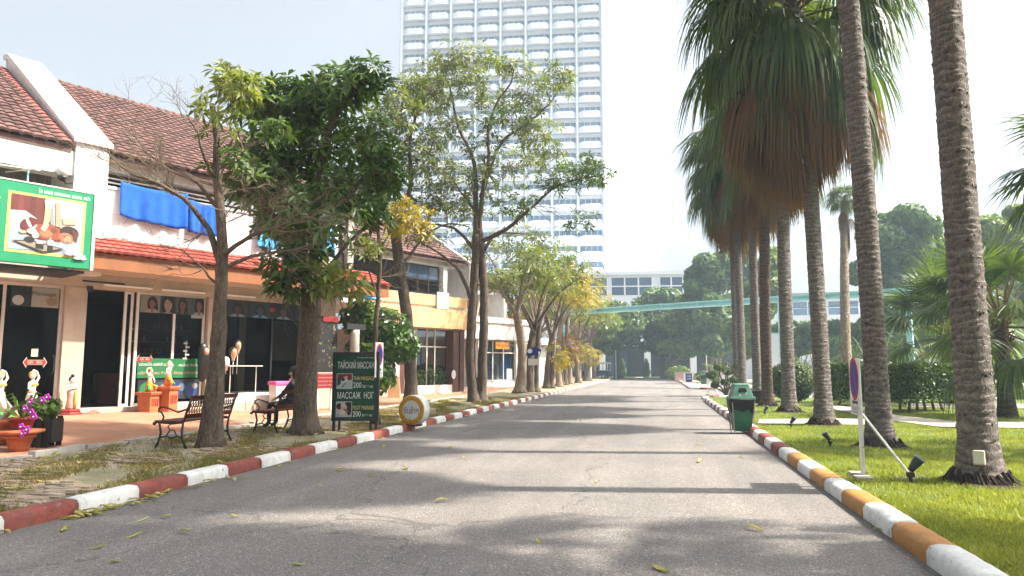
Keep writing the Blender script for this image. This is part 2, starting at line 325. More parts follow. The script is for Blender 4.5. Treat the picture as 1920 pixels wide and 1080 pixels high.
M['leaflight'] = leafmat('leaf_light', [(.05, .10, .02), (.10, .17, .03), (.17, .23, .04), (.24, .26, .05)], .4)
M['leafyellow'] = leafmat('leaf_yellow', [(.10, .16, .02), (.20, .24, .025), (.36, .32, .03), (.46, .28, .025)], .4)
M['leafrust'] = leafmat('leaf_rust', [(.20, .07, .025), (.30, .12, .03), (.36, .20, .04), (.16, .08, .03)], .3)
M['leaffar'] = leafmat('leaf_far', [(.025, .07, .03), (.05, .12, .04), (.085, .165, .045), (.15, .23, .055)], .35)
M['leaffarlight'] = leafmat('leaf_far_light', [(.06, .13, .035), (.11, .20, .04), (.17, .26, .05), (.26, .31, .06)], .4)
M['hedge'] = leafmat('hedge_leaf', [(.014, .045, .012), (.03, .075, .014), (.06, .12, .018), (.12, .17, .02)], .25)
M['frond'] = leafmat('frond_green', [(.015, .05, .018), (.028, .08, .022), (.055, .115, .026), (.13, .17, .035)], .35)
M['frondyel'] = leafmat('frond_yellowing', [(.09, .11, .02), (.17, .15, .025), (.26, .17, .03), (.20, .10, .03)], .35)
M['fronddead'] = leafmat('frond_dead', [(.14, .08, .045), (.25, .15, .075), (.40, .27, .14), (.20, .10, .05)], .4, .8, .1)
M['grass'] = leafmat('grass_blade', [(.09, .16, .02), (.18, .27, .025), (.29, .36, .04), (.44, .42, .09)], .35, .6, .2)
M['drygrass'] = leafmat('dry_grass_blade', [(.09, .12, .02), (.18, .18, .04), (.28, .23, .08), (.32, .22, .10)], .3, .7, .2)
M['litter'] = leafmat('leaf_litter', [(.26, .26, .05), (.42, .38, .10), (.40, .26, .10), (.52, .44, .20)], .25, .7, .2)
# ------------------------------------------------------------------ ground, road, kerbs, lawn
rng = random.Random(7); nr = np.random.default_rng(7)
KL, KR = -5.95, 2.02                          # road edges
tag(MB().quad((-330, -130, -.03), (330, -130, -.03), (330, 420, -.03), (-330, 420, -.03)).build('ground', M['soil']), kind='structure')
rd = MB()
rd.add([(KL - .12, -14, 0), (KR + .12, -14, 0), (KR + .12, 36.6, 0), (KL - .12, 36.6, 0)], [(0, 1, 2, 3)])
rd.add([(KL - .12, 36.6, 0), (KR + .12, 36.6, 0), (60, 36.6, 0), (60, 52, 0), (KL - .12, 52, 0)], [(0, 1, 2, 3, 4)])
rd.add([(KL - .12, 52, 0), (KR + .3, 52, 0), (KR + .3, 104, 0), (KL - .12, 104, 0)], [(0, 1, 2, 3)])
rd.add([(-70, 92, .004), (70, 92, .004), (70, 104, .004), (-70, 104, .004)], [(0, 1, 2, 3)])
tag(rd.build('road', M['asphalt']), kind='structure')
def sm(a, b, x): t = max(0., min(1., (x - a) / (b - a))); return t * t * (3 - 2 * t)
def zL(x, y):                                 # level of the left bank: verge, then the walkway rising to the shops
    rise = .16 * sm(-9.3, -13.5, x) * (1 - sm(15.5, 23, y))
    return .13 + .05 * sm(-6.2, -9.2, x) + rise - .05 * sm(17, 26, y) * sm(-7, -9.2, x)
def sheet(name, x0, x1, y0, y1, nx, ny, zf, m):
    V = [(x0 + (x1 - x0) * i / nx, y0 + (y1 - y0) * j / ny, 0) for j in range(ny + 1) for i in range(nx + 1)]
    V = [(x, y, zf(x, y)) for x, y, _ in V]
    F = [(j * (nx + 1) + i, j * (nx + 1) + i + 1, (j + 1) * (nx + 1) + i + 1, (j + 1) * (nx + 1) + i) for j in range(ny) for i in range(nx)]
    mb = MB(); mb.add(V, F); return tag(mb.build(name, m, smooth=True), kind='structure')
def bumps(x, y): return .012 * math.sin(x * 3.1 + y * 1.7) * math.sin(y * 2.3 - x) + .008 * math.sin(7 * x + 5 * y)
verge = sheet('verge', -9.22, KL - .1, -12, 92, 16, 420, lambda x, y: zL(x, y) - .012 + bumps(x, y), M['vergesoil'])
walk = sheet('walkway', -34, -9.2, -12, 92, 40, 120, zL, M['terracotta'])
lawn = sheet('lawn', KR + .1, 60, -12, 36.2, 90, 90, lambda x, y: .115 + bumps(x, y), M['lawn'])
# kerb stones, painted
def stone_mesh(L, m):
    prof = [(-.13, 0), (-.13, .10), (-.10, .145), (-.04, .16), (.05, .16), (.10, .15), (.13, .11), (.135, 0)]
    mb = MB(); n = len(prof)
    for i in range(7):
        y = -L / 2 + L * i / 6
        k = .985 if i in (0, 6) else 1.
        mb.v += [(x * k, y, z * k + .002 * math.sin(9 * i + x * 30)) for x, z in prof]
    for i in range(6):
        for j in range(n - 1): mb.f.append((i * n + j, (i + 1) * n + j, (i + 1) * n + j + 1, i * n + j + 1)); mb.m.append(0)
    mb.f += [tuple(range(n)), tuple(range(7 * n - 1, 6 * n - 1, -1))]; mb.m += [0, 0]
    return mb.mesh('kerb_stone', m, True)
L = .868
SM = {k: stone_mesh(L - .008, M[k]) for k in ('kred', 'kwhite', 'kochre')}
def base_strip(name, pts):
    mb = MB(); mb.tube([(x, y, -.02) for x, y in pts], .1, 4); return tag(mb.build(name, M['concrete']), kind='structure')
kl = base_strip('kerb_left', [(KL - .1, -2), (KL - .1, 92)]); kr = base_strip('kerb_right', [(KR + .1, -2), (KR + .1, 34.5), (KR + .6, 36), (KR + 2, 36.7), (60, 36.7)])
y0 = 6.5 - 12 * L
for i in range(108):
    o = link('kerb_stone', SM['kwhite' if i % 2 == 0 else 'kred'], kl); o.location = (KL - .09 + rng.uniform(-.008, .008), y0 + (i + .5) * L, rng.uniform(-.008, .008)); o.rotation_euler.z = rng.uniform(-.012, .012)
yb = 5.67 * 1.0
y0 = 6.05 - 8 * L; i = 0; y = y0
while y < 34.3:
    j = int(round((y - 6.05) / L))
    k = 'kwhite' if j % 2 == 0 else ('kochre' if j < 8 else 'kred')
    o = link('kerb_stone', SM[k], kr); o.location = (KR + .09 + rng.uniform(-.008, .008), y - L * .5 + .1, rng.uniform(-.008, .008)); o.rotation_euler.z = rng.uniform(-.012, .012); y += L
a = 0
for a in range(3):                             # the corner and the side road
    q = R(15 + a * 30); o = link('kerb_stone', SM['kred' if a % 2 else 'kwhite'], kr); o.location = (KR + 1.55 - 1.45 * math.cos(q), 35.2 + 1.45 * math.sin(q), 0); o.rotation_euler.z = -q
for a in range(30):
    o = link('kerb_stone', SM['kred' if a % 2 == 0 else 'kwhite'], kr); o.location = (KR + 2.1 + a * L, 36.65, 0); o.rotation_euler.z = R(90)
# island beyond the side road
isl = MB(); isl.prism([(KR + .3, 53), (KR + 2.5, 51.2), (60, 51.2), (60, 91), (KR + .3, 91)], -.02, .11, 'z'); isl = tag(isl.build('traffic_island', M['path']), kind='structure')
for a in range(46):
    o = link('kerb_stone', SM['kred' if a % 2 else 'kwhite'], isl); o.location = (KR + .22, 53.8 + a * L * .95, -.02)
for a in range(24):
    o = link('kerb_stone', SM['kred' if a % 2 else 'kwhite'], isl); o.location = (KR + 3 + a * L, 51.1, -.02); o.rotation_euler.z = R(90)
d = math.atan2(1.8, 2.2)
for a in range(3):
    o = link('kerb_stone', SM['kred' if a % 2 else 'kwhite'], isl); o.location = (KR + .45 + a * .75, 52.9 - a * .62, -.02); o.rotation_euler.z = R(50)
# low edging between walkway and verge
ed = tag(MB().tube([(-9.22, -10, .1), (-9.22, 60, .1)], .07, 4).build('walkway_edging', M['concrete']), kind='structure')
for v in range(3):
    pass
es = [MB().prism([(-.07 - .01 * (v % 2), -.23), (.06, -.24), (.075, .22 + .01 * v), (-.06, .235)], 0, .14 + .008 * v, 'z').mesh('edging_stone', M['concrete']) for v in range(3)]
y = 4.
while y < 33:
    o = link('edging_stone', es[rng.randrange(3)], ed); o.location = (-9.22 + rng.uniform(-.02, .02), y, zL(-9.2, y) - .09 + rng.uniform(-.015, .02)); o.rotation_euler = (rng.uniform(-.05, .05), rng.uniform(-.06, .06), rng.uniform(-.06, .06)); y += .49
# worn pavers showing through on the near verge
pv = [MB().prism([(-.10, -.05), (.10, -.052), (.098, .05), (-.101, .048)], -.04, .006 + .004 * v, 'z').mesh('paver', M['paver']) for v in range(3)]
cnt = 0; rows = []
for j in range(150):
    for i in range(15):
        x = -6.35 - i * .208 - (.104 if j % 2 else 0); yy = 6.2 + j * .108
        if x < -9.1: continue
        pn = math.sin(x * 1.9 + 2) * math.sin(yy * 1.3) + .5 * math.sin(yy * 3.1 + x * 2)
        if pn > -.1 + (yy - 6) * .03: rows.append((x, yy))
rng.shuffle(rows); rows.sort(key=lambda q: q[1]); pfl = MB(); pvv = [([v.co.copy() for v in m_.vertices], [tuple(p_.vertices) for p_ in m_.polygons]) for m_ in pv]
for x, yy in rows[300:]:
    a_ = pvv[rng.randrange(3)]; Mx = Matrix.Translation((x, yy, zL(x, yy) + bumps(x, yy) + rng.uniform(-.012, .006))) @ Matrix.Rotation(rng.uniform(-.1, .1), 4, 'Z'); pfl.add([Mx @ v for v in a_[0]], a_[1])
tag(pfl.build('paver_field', M['paver'], verge), kind='stuff')
for x, yy in rows[:300]:
    o = link('paver', pv[rng.randrange(3)], verge); o.location = (x, yy, zL(x, yy) + bumps(x, yy) + rng.uniform(-.012, .006)); o.rotation_euler = (rng.uniform(-.05, .05), rng.uniform(-.05, .05), rng.uniform(-.1, .1))
# footpaths across the lawn
def strip(name, left, right, z, m):
    mb = MB(); n = len(left)
    mb.add([(*p, z) for p in left] + [(*p, z) for p in right], [(i, i + 1, n + i + 1, n + i) for i in range(n - 1)])
    return tag(mb.build(name, m), kind='structure')
g2 = lambda x, y: tuple(G(x, y, .14))[:2]
strip('footpath', [g2(1424, 786), g2(1530, 785), g2(1640, 784)], [g2(1420, 794), g2(1530, 795), g2(1660, 797)], .142, M['path'])
strip('footpath', [g2(1545, 758), g2(1600, 764), g2(1682, 779), g2(1797, 791), g2(1950, 790), g2(2100, 785)], [g2(1545, 763), g2(1580, 771), g2(1640, 785), g2(1760, 800), g2(1950, 803), g2(2100, 800)], .146, M['path'])
strip('footpath', [g2(1700, 757), g2(1940, 757), g2(2200, 757)], [g2(1700, 763), g2(1940, 766), g2(2200, 768)], .144, M['path'])
# grass: blades as real faces
def blades(name, X, Y, Z, h, wd, m, lean=.5):
    n = len(X); a = nr.uniform(0, 2 * np.pi, n); hh = h * nr.uniform(.5, 1.3, n); la = nr.uniform(0, 2 * np.pi, n); ll = hh * lean * nr.uniform(.2, 1.4, n); ww = wd * nr.uniform(.6, 1.4, n)
    b1 = np.stack([X - np.cos(a) * ww, Y - np.sin(a) * ww, Z - .004], 1); b2 = np.stack([X + np.cos(a) * ww, Y + np.sin(a) * ww, Z - .004], 1)
    tp = np.stack([X + np.cos(la) * ll, Y + np.sin(la) * ll, Z + hh], 1)
    V = np.concatenate([b1, b2, tp]); F = np.stack([np.arange(n), np.arange(n) + n, np.arange(n) + 2 * n], 1)
    return link(name, npmesh(name, V, F, m))
def nb(X, Y): return .012 * np.sin(X * 3.1 + Y * 1.7) * np.sin(Y * 2.3 - X) + .008 * np.sin(7 * X + 5 * Y)
n = 330000; Y = 3.5 + 33 * nr.power(.75, n) * nr.uniform(0, 1, n) ** .55; X = KR + .2 + nr.uniform(0, 1, n) * np.minimum(.62 * Y + 1.0, 22)
onp = np.zeros(n, bool)
for (x0_, y0_, x1_, y1_, hw) in [(2.3, 19.9, 5.9, 20.9, .95), ]: pass
keep = np.ones(n, bool)
dg_ = {}
def inside(poly, X, Y):
    c = np.zeros(len(X), bool); m_ = len(poly)
    for i in range(m_):
        x1, y1 = poly[i]; x2, y2 = poly[i - 1]
        k = ((y1 > Y) != (y2 > Y)) & (X < (x2 - x1) * (Y - y1) / (y2 - y1 + 1e-9) + x1); c ^= k
    return c
P1 = [g2(1424, 786), g2(1530, 785), g2(1640, 784), g2(1660, 797), g2(1530, 795), g2(1420, 794)]
P2 = [g2(1545, 758), g2(1600, 764), g2(1682, 779), g2(1797, 791), g2(1950, 790), g2(2100, 785), g2(2100, 800), g2(1950, 803), g2(1760, 800), g2(1640, 785), g2(1580, 771), g2(1545, 763)]
keep &= ~inside(P1, X, Y) & ~inside(P2, X, Y) & (Y < 36)
keep &= (np.sin(X * 1.7 + 3 * np.sin(Y * .6)) * np.sin(Y * 1.3 + X) + nr.normal(0, .35, n)) < .85
X = X[keep]; Y = Y[keep]
gr = blades('grass', X, Y, .115 + nb(X, Y), .05, .0075, M['grass'], .9)
tag(gr, 'bright green mown lawn grass under the tall palms', 'grass', kind='stuff')
n = 170000; Y = 5 + 28 * nr.uniform(0, 1, n) ** 1.4; X = -6.15 - nr.uniform(0, 1, n) * 3.05
pn = np.sin(X * 2.3 + 1) * np.sin(Y * 1.1 + X) + .6 * np.sin(X * 5 + Y * 2.7) + nr.normal(0, .35, n) + .35 * np.exp(-((X + 6.2) / .35) ** 2) * 2
k = pn > .3; X = X[k]; Y = Y[k]
zz = np.array([zL(x, y) for x, y in zip(X, Y)]) - .012 + nb(X, Y)
vg = blades('verge_grass', X, Y, zz, .05, .008, M['drygrass'], 1.0); tag(vg, 'patchy half dry grass growing on the verge by the red and white kerb', 'grass', kind='stuff')
# fallen leaves
def leaf_mesh(v):
    r_ = random.Random(v); L_ = .085; W = .026; V = []; F = []
    for i in range(6):
        t = i / 5; wd = W * math.sin(math.pi * min(1, t * .92 + .06)) ** .8; z = .012 + .02 * math.sin(t * 3 + v) + .012 * t * (v % 2)
        V += [(-L_ + 2 * L_ * t, -wd, z + .013), (-L_ + 2 * L_ * t, 0, z), (-L_ + 2 * L_ * t, wd, z + .012)]
    for i in range(5): F += [(3 * i, 3 * i + 3, 3 * i + 4, 3 * i + 1), (3 * i + 1, 3 * i + 4, 3 * i + 5, 3 * i + 2)]
    mb = MB(); mb.add(V, F); return mb.mesh('fallen_leaf', M['litter'])
LM = [leaf_mesh(v) for v in range(4)]
spots = [(345, 1001), (182, 1029), (250, 1007), (268, 976), (638, 883), (1010, 1017), (120, 995), (310, 972), (438, 971), (700, 895), (868, 860), (935, 811), (1390, 858), (1650, 998), (1415, 995), (1310, 835), (640, 884), (960, 802), (1085, 790), (760, 880), (720, 838), (1313, 867), (845, 842), (560, 1060), (1240, 1070), (1120, 905)]
for px, py in spots:
    p = G(px, py, .0); o = link('fallen_leaf', LM[rng.randrange(4)], None, loc=(p.x, p.y, .0)); o.rotation_euler = (0, 0, rng.uniform(0, 6.3)); s = rng.uniform(.7, 1.25); o.scale = (s, s, s)
    tag(o, 'dry fallen leaf lying on the grey asphalt', 'leaf', 'fallen leaves on the road')
for i in range(120):
    yy = 4.5 + 45 * rng.random() ** 1.3; x = KL + .08 + abs(rng.gauss(0, .10 if i % 3 else 1.7))
    if i < 46: yy = 6.2 + abs(rng.gauss(0, .9)); x = KL + .08 + abs(rng.gauss(0, .09))
    if x > 1.6: continue
    o = link('fallen_leaf', LM[rng.randrange(4)], None, loc=(x, yy, .0)); o.rotation_euler = (0, 0, rng.uniform(0, 6.3)); s = rng.uniform(.6, 1.2); o.scale = (s, s, s)
    near = x < KL + .5
    tag(o, 'yellow fallen leaf in the gutter along the red and white kerb' if near else 'dry fallen leaf lying on the grey asphalt', 'leaf', 'fallen leaves in the gutter' if near else 'fallen leaves on the road')
V = []; F = []
base = [np.array([v.co[:] for v in m_.vertices]) for m_ in LM]; bf = np.array([p.vertices[:] for p in LM[0].polygons])
for i in range(380):
    yy = 5 + 24 * rng.random() ** 1.5; x = -6.25 - 2.9 * rng.random()
    if i % 3 == 0: x = -9.0 + rng.gauss(0, .15)
    if i % 5 == 0: tx, ty = rng.choice([(-7.64, 11.2), (-7.3, 14.), (-7.5, 28.8), (-8.3, 9)]); x = tx + rng.gauss(0, .4); yy = ty + rng.gauss(0, .4)
    if x > -6.1: continue
    a = rng.uniform(0, 6.28); s = rng.uniform(.6, 1.15); b_ = base[i % 4] * s; tl = rng.uniform(-.4, .4)
    b_ = np.stack([b_[:, 0] * math.cos(a) - b_[:, 1] * math.sin(a) + x, b_[:, 0] * math.sin(a) + b_[:, 1] * math.cos(a) + yy, b_[:, 2] + abs(tl) * .02 + b_[:, 1] * tl + zL(x, yy) + .005], 1)
    F.append(bf + len(V) * 18); V.append(b_)
tag(link('leaf_litter', npmesh('leaf_litter', np.concatenate(V), np.concatenate(F), M['litter'])), 'dry leaf litter scattered over the verge', 'leaves', kind='stuff')
# ------------------------------------------------------------------ print helper: flat coloured shapes on a panel (local x right, z up, facing -y)
def ell(cx, cy, rx, ry, n=14, rot=0.):
    c, s = math.cos(rot), math.sin(rot)
    return [(cx + rx * math.cos(2 * math.pi * i / n) * c - ry * math.sin(2 * math.pi * i / n) * s, cy + rx * math.cos(2 * math.pi * i / n) * s + ry * math.sin(2 * math.pi * i / n) * c) for i in range(n)]
def printed(name, parent, x0, z0, w_, h_, y, shapes, k=.55):   # shapes: (hex, polygon in 0..1)
    mb = MB(); mats = []; mi = {}
    for i, (hx, poly) in enumerate(shapes):
        if hx not in mi: mi[hx] = len(mats); mats.append(cm(hx, k))
        mb.poly([(x0 + w_ * min(1, max(0, a)), z0 + h_ * min(1, max(0, b))) for a, b in poly], y - .0009 * i, mi[hx])
    return mb.build(name, mats, parent)
SQ = [(0, 0), (1, 0), (1, 1), (0, 1)]
def portrait(cx, w_, face='c8a08c', hair='1a1210', cloth='e0d8d0', bgc=None, z=1., dx=0., dy=0.):
    s = []; cx0 = cx; cx = cx + dx * w_
    if bgc: s.append((bgc, [(cx0 - w_ / 2, 0), (cx0 + w_ / 2, 0), (cx0 + w_ / 2, 1), (cx0 - w_ / 2, 1)]))
    cl = lambda pl: [(min(cx0 + w_ / 2, max(cx0 - w_ / 2, a_)), b_ + dy) for a_, b_ in pl]; w2 = w_ * z; v = lambda y: .5 + (y - .5) * z
    s += [(hair, cl(ell(cx, v(.5), w2 * .30, .46 * z))), (hair, cl(ell(cx + w2 * .2, v(.2), w2 * .14, .4 * z))), (cloth, cl(ell(cx, v(-.04), w2 * .4, .26 * z))), (face, cl(ell(cx, v(.2), w2 * .09, .2 * z))), (face, cl(ell(cx, v(.52), w2 * .17, .26 * z))), (hair, cl([(cx - w2 * .19, v(.6)), (cx - w2 * .05, v(.74)), (cx + w2 * .19, v(.56)), (cx + w2 * .12, v(.92)), (cx - w2 * .14, v(.92))])),
          (hair, cl(ell(cx - w2 * .075, v(.56), w2 * .03, .018 * z, 8))), (hair, cl(ell(cx + w2 * .075, v(.56), w2 * .03, .018 * z, 8))), ('8a4a44', cl(ell(cx, v(.39), w2 * .04, .018 * z, 8)))]
    return s
# barrel roof tile, its own edges and depth
def tile_mesh(wd, ln, m, h=.055):
    mb = MB(); V = []; n = 6
    for e in (0, 1):
        for i in range(n + 1):
            q = math.pi * i / n; V.append((-math.cos(q) * wd * .52, e * ln, math.sin(q) ** .8 * h + (.045 if e == 0 else 0)))
    for i in range(n + 1):
        q = math.pi * i / n; V.append((-math.cos(q) * wd * .52, 0, max(0, math.sin(q)) ** .8 * h - .02))
    F = [(i, i + 1, n + 2 + i, n + 1 + i) for i in range(n)] + [(2 * n + 2 + i, 2 * n + 3 + i, i + 1, i) for i in range(n)]
    mb.add(V, F); return mb.mesh('roof_tile', m, False)
def tile_field(parent, name, me, x0, x1, pitch, p0, p1, course, limit, order=None, sparse=None):
    """tiles on the slope p0 (eave, (y,z)) -> p1 (ridge); the first `limit` as parts, the rest one part"""
    dy, dz = p1[0] - p0[0], p1[1] - p0[1]; Ls = math.hypot(dy, dz); ang = math.atan2(dz, dy)
    nx = int((x1 - x0) / pitch); nyy = int(Ls / course); spots = []
    for j in range(nyy):
        for i in range(nx):
            d_ = j * course; spots.append((x0 + (i + .5) * pitch + rng.uniform(-.008, .008), p0[0] + dy * d_ / Ls, p0[1] + dz * d_ / Ls + .02 + rng.uniform(0, .008), rng.uniform(-.025, .025)))
    if order: spots.sort(key=order)
    for x, y, z, r_ in spots[:limit]:
        o = link(name, me, parent, loc=(x, y, z)); o.rotation_euler = (ang, 0, r_)
    if len(spots) > limit:
        mb = MB(); V0 = [v.co.copy() for v in me.vertices]; F0 = [tuple(p.vertices) for p in me.polygons]
        for x, y, z, r_ in spots[limit:]:
            Mx = Matrix.Translation((x, y, z)) @ Matrix.Rotation(r_, 4, 'Z') @ Matrix.Rotation(ang, 4, 'X')
            mb.add([Mx @ v for v in V0], F0)
        tag(mb.build(name + '_field', me.materials[0], parent), kind='stuff')
# ------------------------------------------------------------------ the massage and hair shop: two storeys, 27 degrees off the road
A = Fac(G(145, 778, .3), 2050)
sh = thing('shophouse', 'white two storey shophouse with brown tiled roof, red tiled awning and massage shop below', 'building', A.w(0, 0, 0), A.rz)
FL = .46
def P(name, m, *boxes, bevel=0.): 
    mb = MB()
    for b_ in boxes: mb.box(*b_)
    return mb.build(name, m, PAR, bevel=bevel)
PAR = sh
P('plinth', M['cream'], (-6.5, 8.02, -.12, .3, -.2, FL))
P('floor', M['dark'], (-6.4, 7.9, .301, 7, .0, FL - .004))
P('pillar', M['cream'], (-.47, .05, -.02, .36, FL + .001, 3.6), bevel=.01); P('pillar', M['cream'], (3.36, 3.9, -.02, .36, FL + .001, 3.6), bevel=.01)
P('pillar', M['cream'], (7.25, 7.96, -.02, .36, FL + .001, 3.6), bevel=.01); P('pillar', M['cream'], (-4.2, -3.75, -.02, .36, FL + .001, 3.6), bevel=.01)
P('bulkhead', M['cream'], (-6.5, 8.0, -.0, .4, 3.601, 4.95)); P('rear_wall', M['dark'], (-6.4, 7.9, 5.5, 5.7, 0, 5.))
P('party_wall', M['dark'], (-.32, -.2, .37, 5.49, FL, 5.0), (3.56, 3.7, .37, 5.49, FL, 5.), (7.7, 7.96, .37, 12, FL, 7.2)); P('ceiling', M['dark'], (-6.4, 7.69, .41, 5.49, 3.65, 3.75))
P('slab', M['white'], (-6.5, 8.0, .41, 6, 4.96, 5.1))
# upper floor
par = P('parapet', M['white'], (.21, 7.7, -.03, .13, 4.952, 6.32))
P('parapet_cap', M['white'], (.21, 7.75, -.07, .17, 6.322, 6.40))
for z in (6.5, 6.62): P('rail', M['alu'], (.22, 7.7, .02, .055, z, z + .035))
for x in np.arange(.9, 7.7, 1.35): P('rail_post', M['alu'], (x, x + .04, .018, .06, 6.40, 6.66))
P('beam', M['white'], (.21, 8.0, -.06, .3, 6.82, 7.12)); P('beam', M['white'], (-6.5, -.61, -.35, .2, 6.42, 7.05))
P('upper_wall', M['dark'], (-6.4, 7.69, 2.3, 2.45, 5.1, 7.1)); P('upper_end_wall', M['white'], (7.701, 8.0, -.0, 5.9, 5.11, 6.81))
for x in np.arange(1.2, 7.4, .9): P('upper_window', M['hglass'], (x, x + .6, 2.27, 2.295, 5.6, 6.7))
cw = MB()                                      # corrugated sheets closing the left balcony
for i in range(60):
    x = -6.4 + i * .0967; cw.quad((x, 1.2 + .03 * (i % 2), 5.15), (x + .0967, 1.2 + .03 * ((i + 1) % 2), 5.15), (x + .0967, 1.2 + .03 * ((i + 1) % 2), 6.9), (x, 1.2 + .03 * (i % 2), 6.9))
cw.build('corrugated_screen', M['wood'], sh)
# gable wall that runs up with the roof
RT, RZ = 6.0, 11.0
g = MB(); g.prism([(-.42, 3.9), (6.1, 3.9), (6.1, RZ + .42), (5.7, RZ + .36), (-.42, 7.36)], -.6, .2, 'x'); g.build('gable_wall', M['white'], sh)
g = MB(); g.prism([(-.5, 7.40), (-.5, 7.30), (5.75, RZ + .28), (6.15, RZ + .36), (6.15, RZ + .50), (5.7, RZ + .44)], -.68, .27, 'x'); g.build('gable_coping', M['white'], sh)
# roof
rf = MB(); rf.prism([(-.38, 7.15), (RT, RZ), (12, 7.2), (12, 7.0), (RT, RZ - .16), (-.38, 7.02)], .271, 8.1, 'x'); rf = rf.build('roof', M['roofred'], sh)
rl = MB(); rl.prism([(-.38, 7.15), (RT, RZ), (12, 7.2), (12, 7.0), (RT, RZ - .16), (-.38, 7.02)], -7, -.681, 'x'); rl = rl.build('roof', M['roofred'], sh)
TM = tile_mesh(.27, .40, M['roofred'], .07)
tile_field(rf, 'roof_tile', TM, .28, 8.15, .262, (-.46, 7.13), (RT, RZ), .32, 290, order=lambda s: s[0])
tile_field(rl, 'roof_tile', TM, -6.8, -.68, .262, (-.46, 7.13), (RT, RZ), .32, 140, order=lambda s: -s[0])
TMP = tile_mesh(.27, .40, M['shingle'], .08)
for j in range(22):
    d_ = j * .33; o = link('verge_tile', TMP, rl, loc=(-.80, -.44 + d_ * .857, 7.17 + d_ * .515)); o.rotation_euler = (math.atan2(RZ - 7.15, RT + .38), 0, 0)
rc = [MB().tube([(-.15, 0, 0), (.15, 0, 0)], [.11, .1], 8).mesh('ridge_tile', M['roofred'], True)]
for i in range(26): link('ridge_tile', rc[0], rf, loc=(.42 + i * .295, RT, RZ + .05))
# awning: red tiles above an orange fascia
P('awning_fascia', M['fascia'], (-.5, 9.3, -1.24, -1.18, 3.97, 4.36)); P('awning_soffit', M['cream'], (-.5, 9.28, -1.179, -.001, 3.98, 4.02))
P('awning_end', M['fascia'], (9.24, 9.3, -1.179, -.0, 4.021, 4.34))
aw = MB(); aw.prism([(-1.26, 4.362), (-.02, 4.94), (-.02, 4.86), (-1.2, 4.30)], -.5, 9.35, 'x'); aw = aw.build('awning_roof', M['tilered'], sh)
tile_field(aw, 'awning_tile', tile_mesh(.21, .36, M['tilered'], .055), -.5, 9.38, .2, (-1.33, 4.345), (-.02, 4.95), .33, 300)
P('conduit', M['black'], (-.1, .95, -.03, -.003, 3.75, 3.79)); P('bracket', M['black'], (.02, .14, -.09, -.003, 3.5, 3.64))
for x in (.42, 1.95, 3.6): P('tube_lamp', M['lamp'], (x, x + 1.25, -.07, -.003, 3.68, 3.73)); 
# doors and windows of the massage shop
PAR = sh
def frame(name, x0, x1, z0, z1, y=.12, t=.07, m=None, mull=(), trans=()):
    mb = MB(); m = m or M['alu']; d0, d1 = y, y + .06
    mb.box(x0, x0 + t, d0, d1, z0, z1); mb.box(x1 - t, x1, d0, d1, z0, z1)
    mb.box(x0 + t, x1 - t, d0, d1, z0, z0 + t); mb.box(x0 + t, x1 - t, d0, d1, z1 - t, z1)
    for x in mull: mb.box(x - t / 2, x + t / 2, d0 + .003, d1 - .003, z0 + t, z1 - t)
    for z in trans: mb.box(x0 + t, x1 - t, d0 + .006, d1 - .006, z - t / 2, z + t / 2)
    f = mb.build(name, m, PAR)
    xs = [x0 + t] + [v for x in mull for v in (x - t / 2, x + t / 2)] + [x1 - t]
    for a_, b_ in zip(xs[::2], xs[1::2]):
        MB().box(a_, b_, y + .025, y + .033, z0 + t, z1 - t).build('pane', M['glass'], f)
    return f
w1 = frame('shop_window', 1.36, 3.33, FL, 3.6, mull=(2.42,)); d1 = frame('sliding_door', 1.06, 1.30, FL, 3.6, .19)
d2 = frame('sliding_door', -2.7, -.47, FL, 3.6, mull=(-1.75,)); d3 = frame('shop_window', -3.75, -2.75, FL, 3.6)
for x, f in ((1.10, d1), (-.62, d2)): MB().tube([(x, .1, 1.35), (x + .02, .05, 1.42), (x + .02, .05, 1.75), (x, .1, 1.82)], .014, 6).build('handle', M['black'], f)
w2 = frame('salon_window', 3.92, 7.24, FL + .28, 3.6, mull=(5.6,), m=M['black'], t=.05)
P('window_sill', M['white'], (3.92, 7.24, -.04, .12, FL + .001, FL + .279))
# prints on the glass
pf = ('b89078', 'c89c84', 'a8786a', 'c0907c')
s_ = [('8a8f88', SQ)] + portrait(.15, .28, '9a6a54', '201510', 'b8a898', '9a958a', .95, .1) + portrait(.42, .25, 'b89c90', '15100e', 'b0b0b0', '404648', 1.45, .0, -.02) + portrait(.66, .24, '8a6252', '100c0c', '282c30', '5a6462', 1.1, -.05) + portrait(.89, .22, '9a7060', '0c0c10', 'a8b4b4', '4c5a5a', 1.2, .12, .03)
printed('poster', w1, 1.45, 3.05, 1.82, .5, .112, s_)
s_ = [('101820', SQ)] + portrait(.12, .2, '50403a', '0c0a0a', '90a0a8', '303a40') + portrait(.36, .22, '304858', '15100e', '70a0b8', '203440') + portrait(.62, .2, '605050', '100c0c', '90a0b0', '182028') + portrait(.86, .2, '404048', '0c0c10', '506878', '28323c') + [('c02020', ell(.49, .6, .03, .16))]
printed('poster', w2, 3.98, 3.08, 3.2, .46, .112, s_)
printed('poster', d2, -1.62, 3.02, 1.05, .5, .112, [('c8c4b8', SQ), ('202c2c', [(0, 0), (.42, 0), (.42, 1), (0, 1)]), ('d0b890', [(.75, .2), (.98, .55), (.92, .8), (.66, .4)]), ('e8e4dc', ell(.15, .3, .12, .25)), ('b09a80', ell(.85, .3, .12, .2))])
text('poster_lettering', 'Thai Massage', .13, cm('101010'), d2, -1.08, .105, 3.36, width=.85)
gb = printed('window_banner', w1, 1.46, 1.22, 1.80, .55, .11, [('0c8848', SQ)], .5)
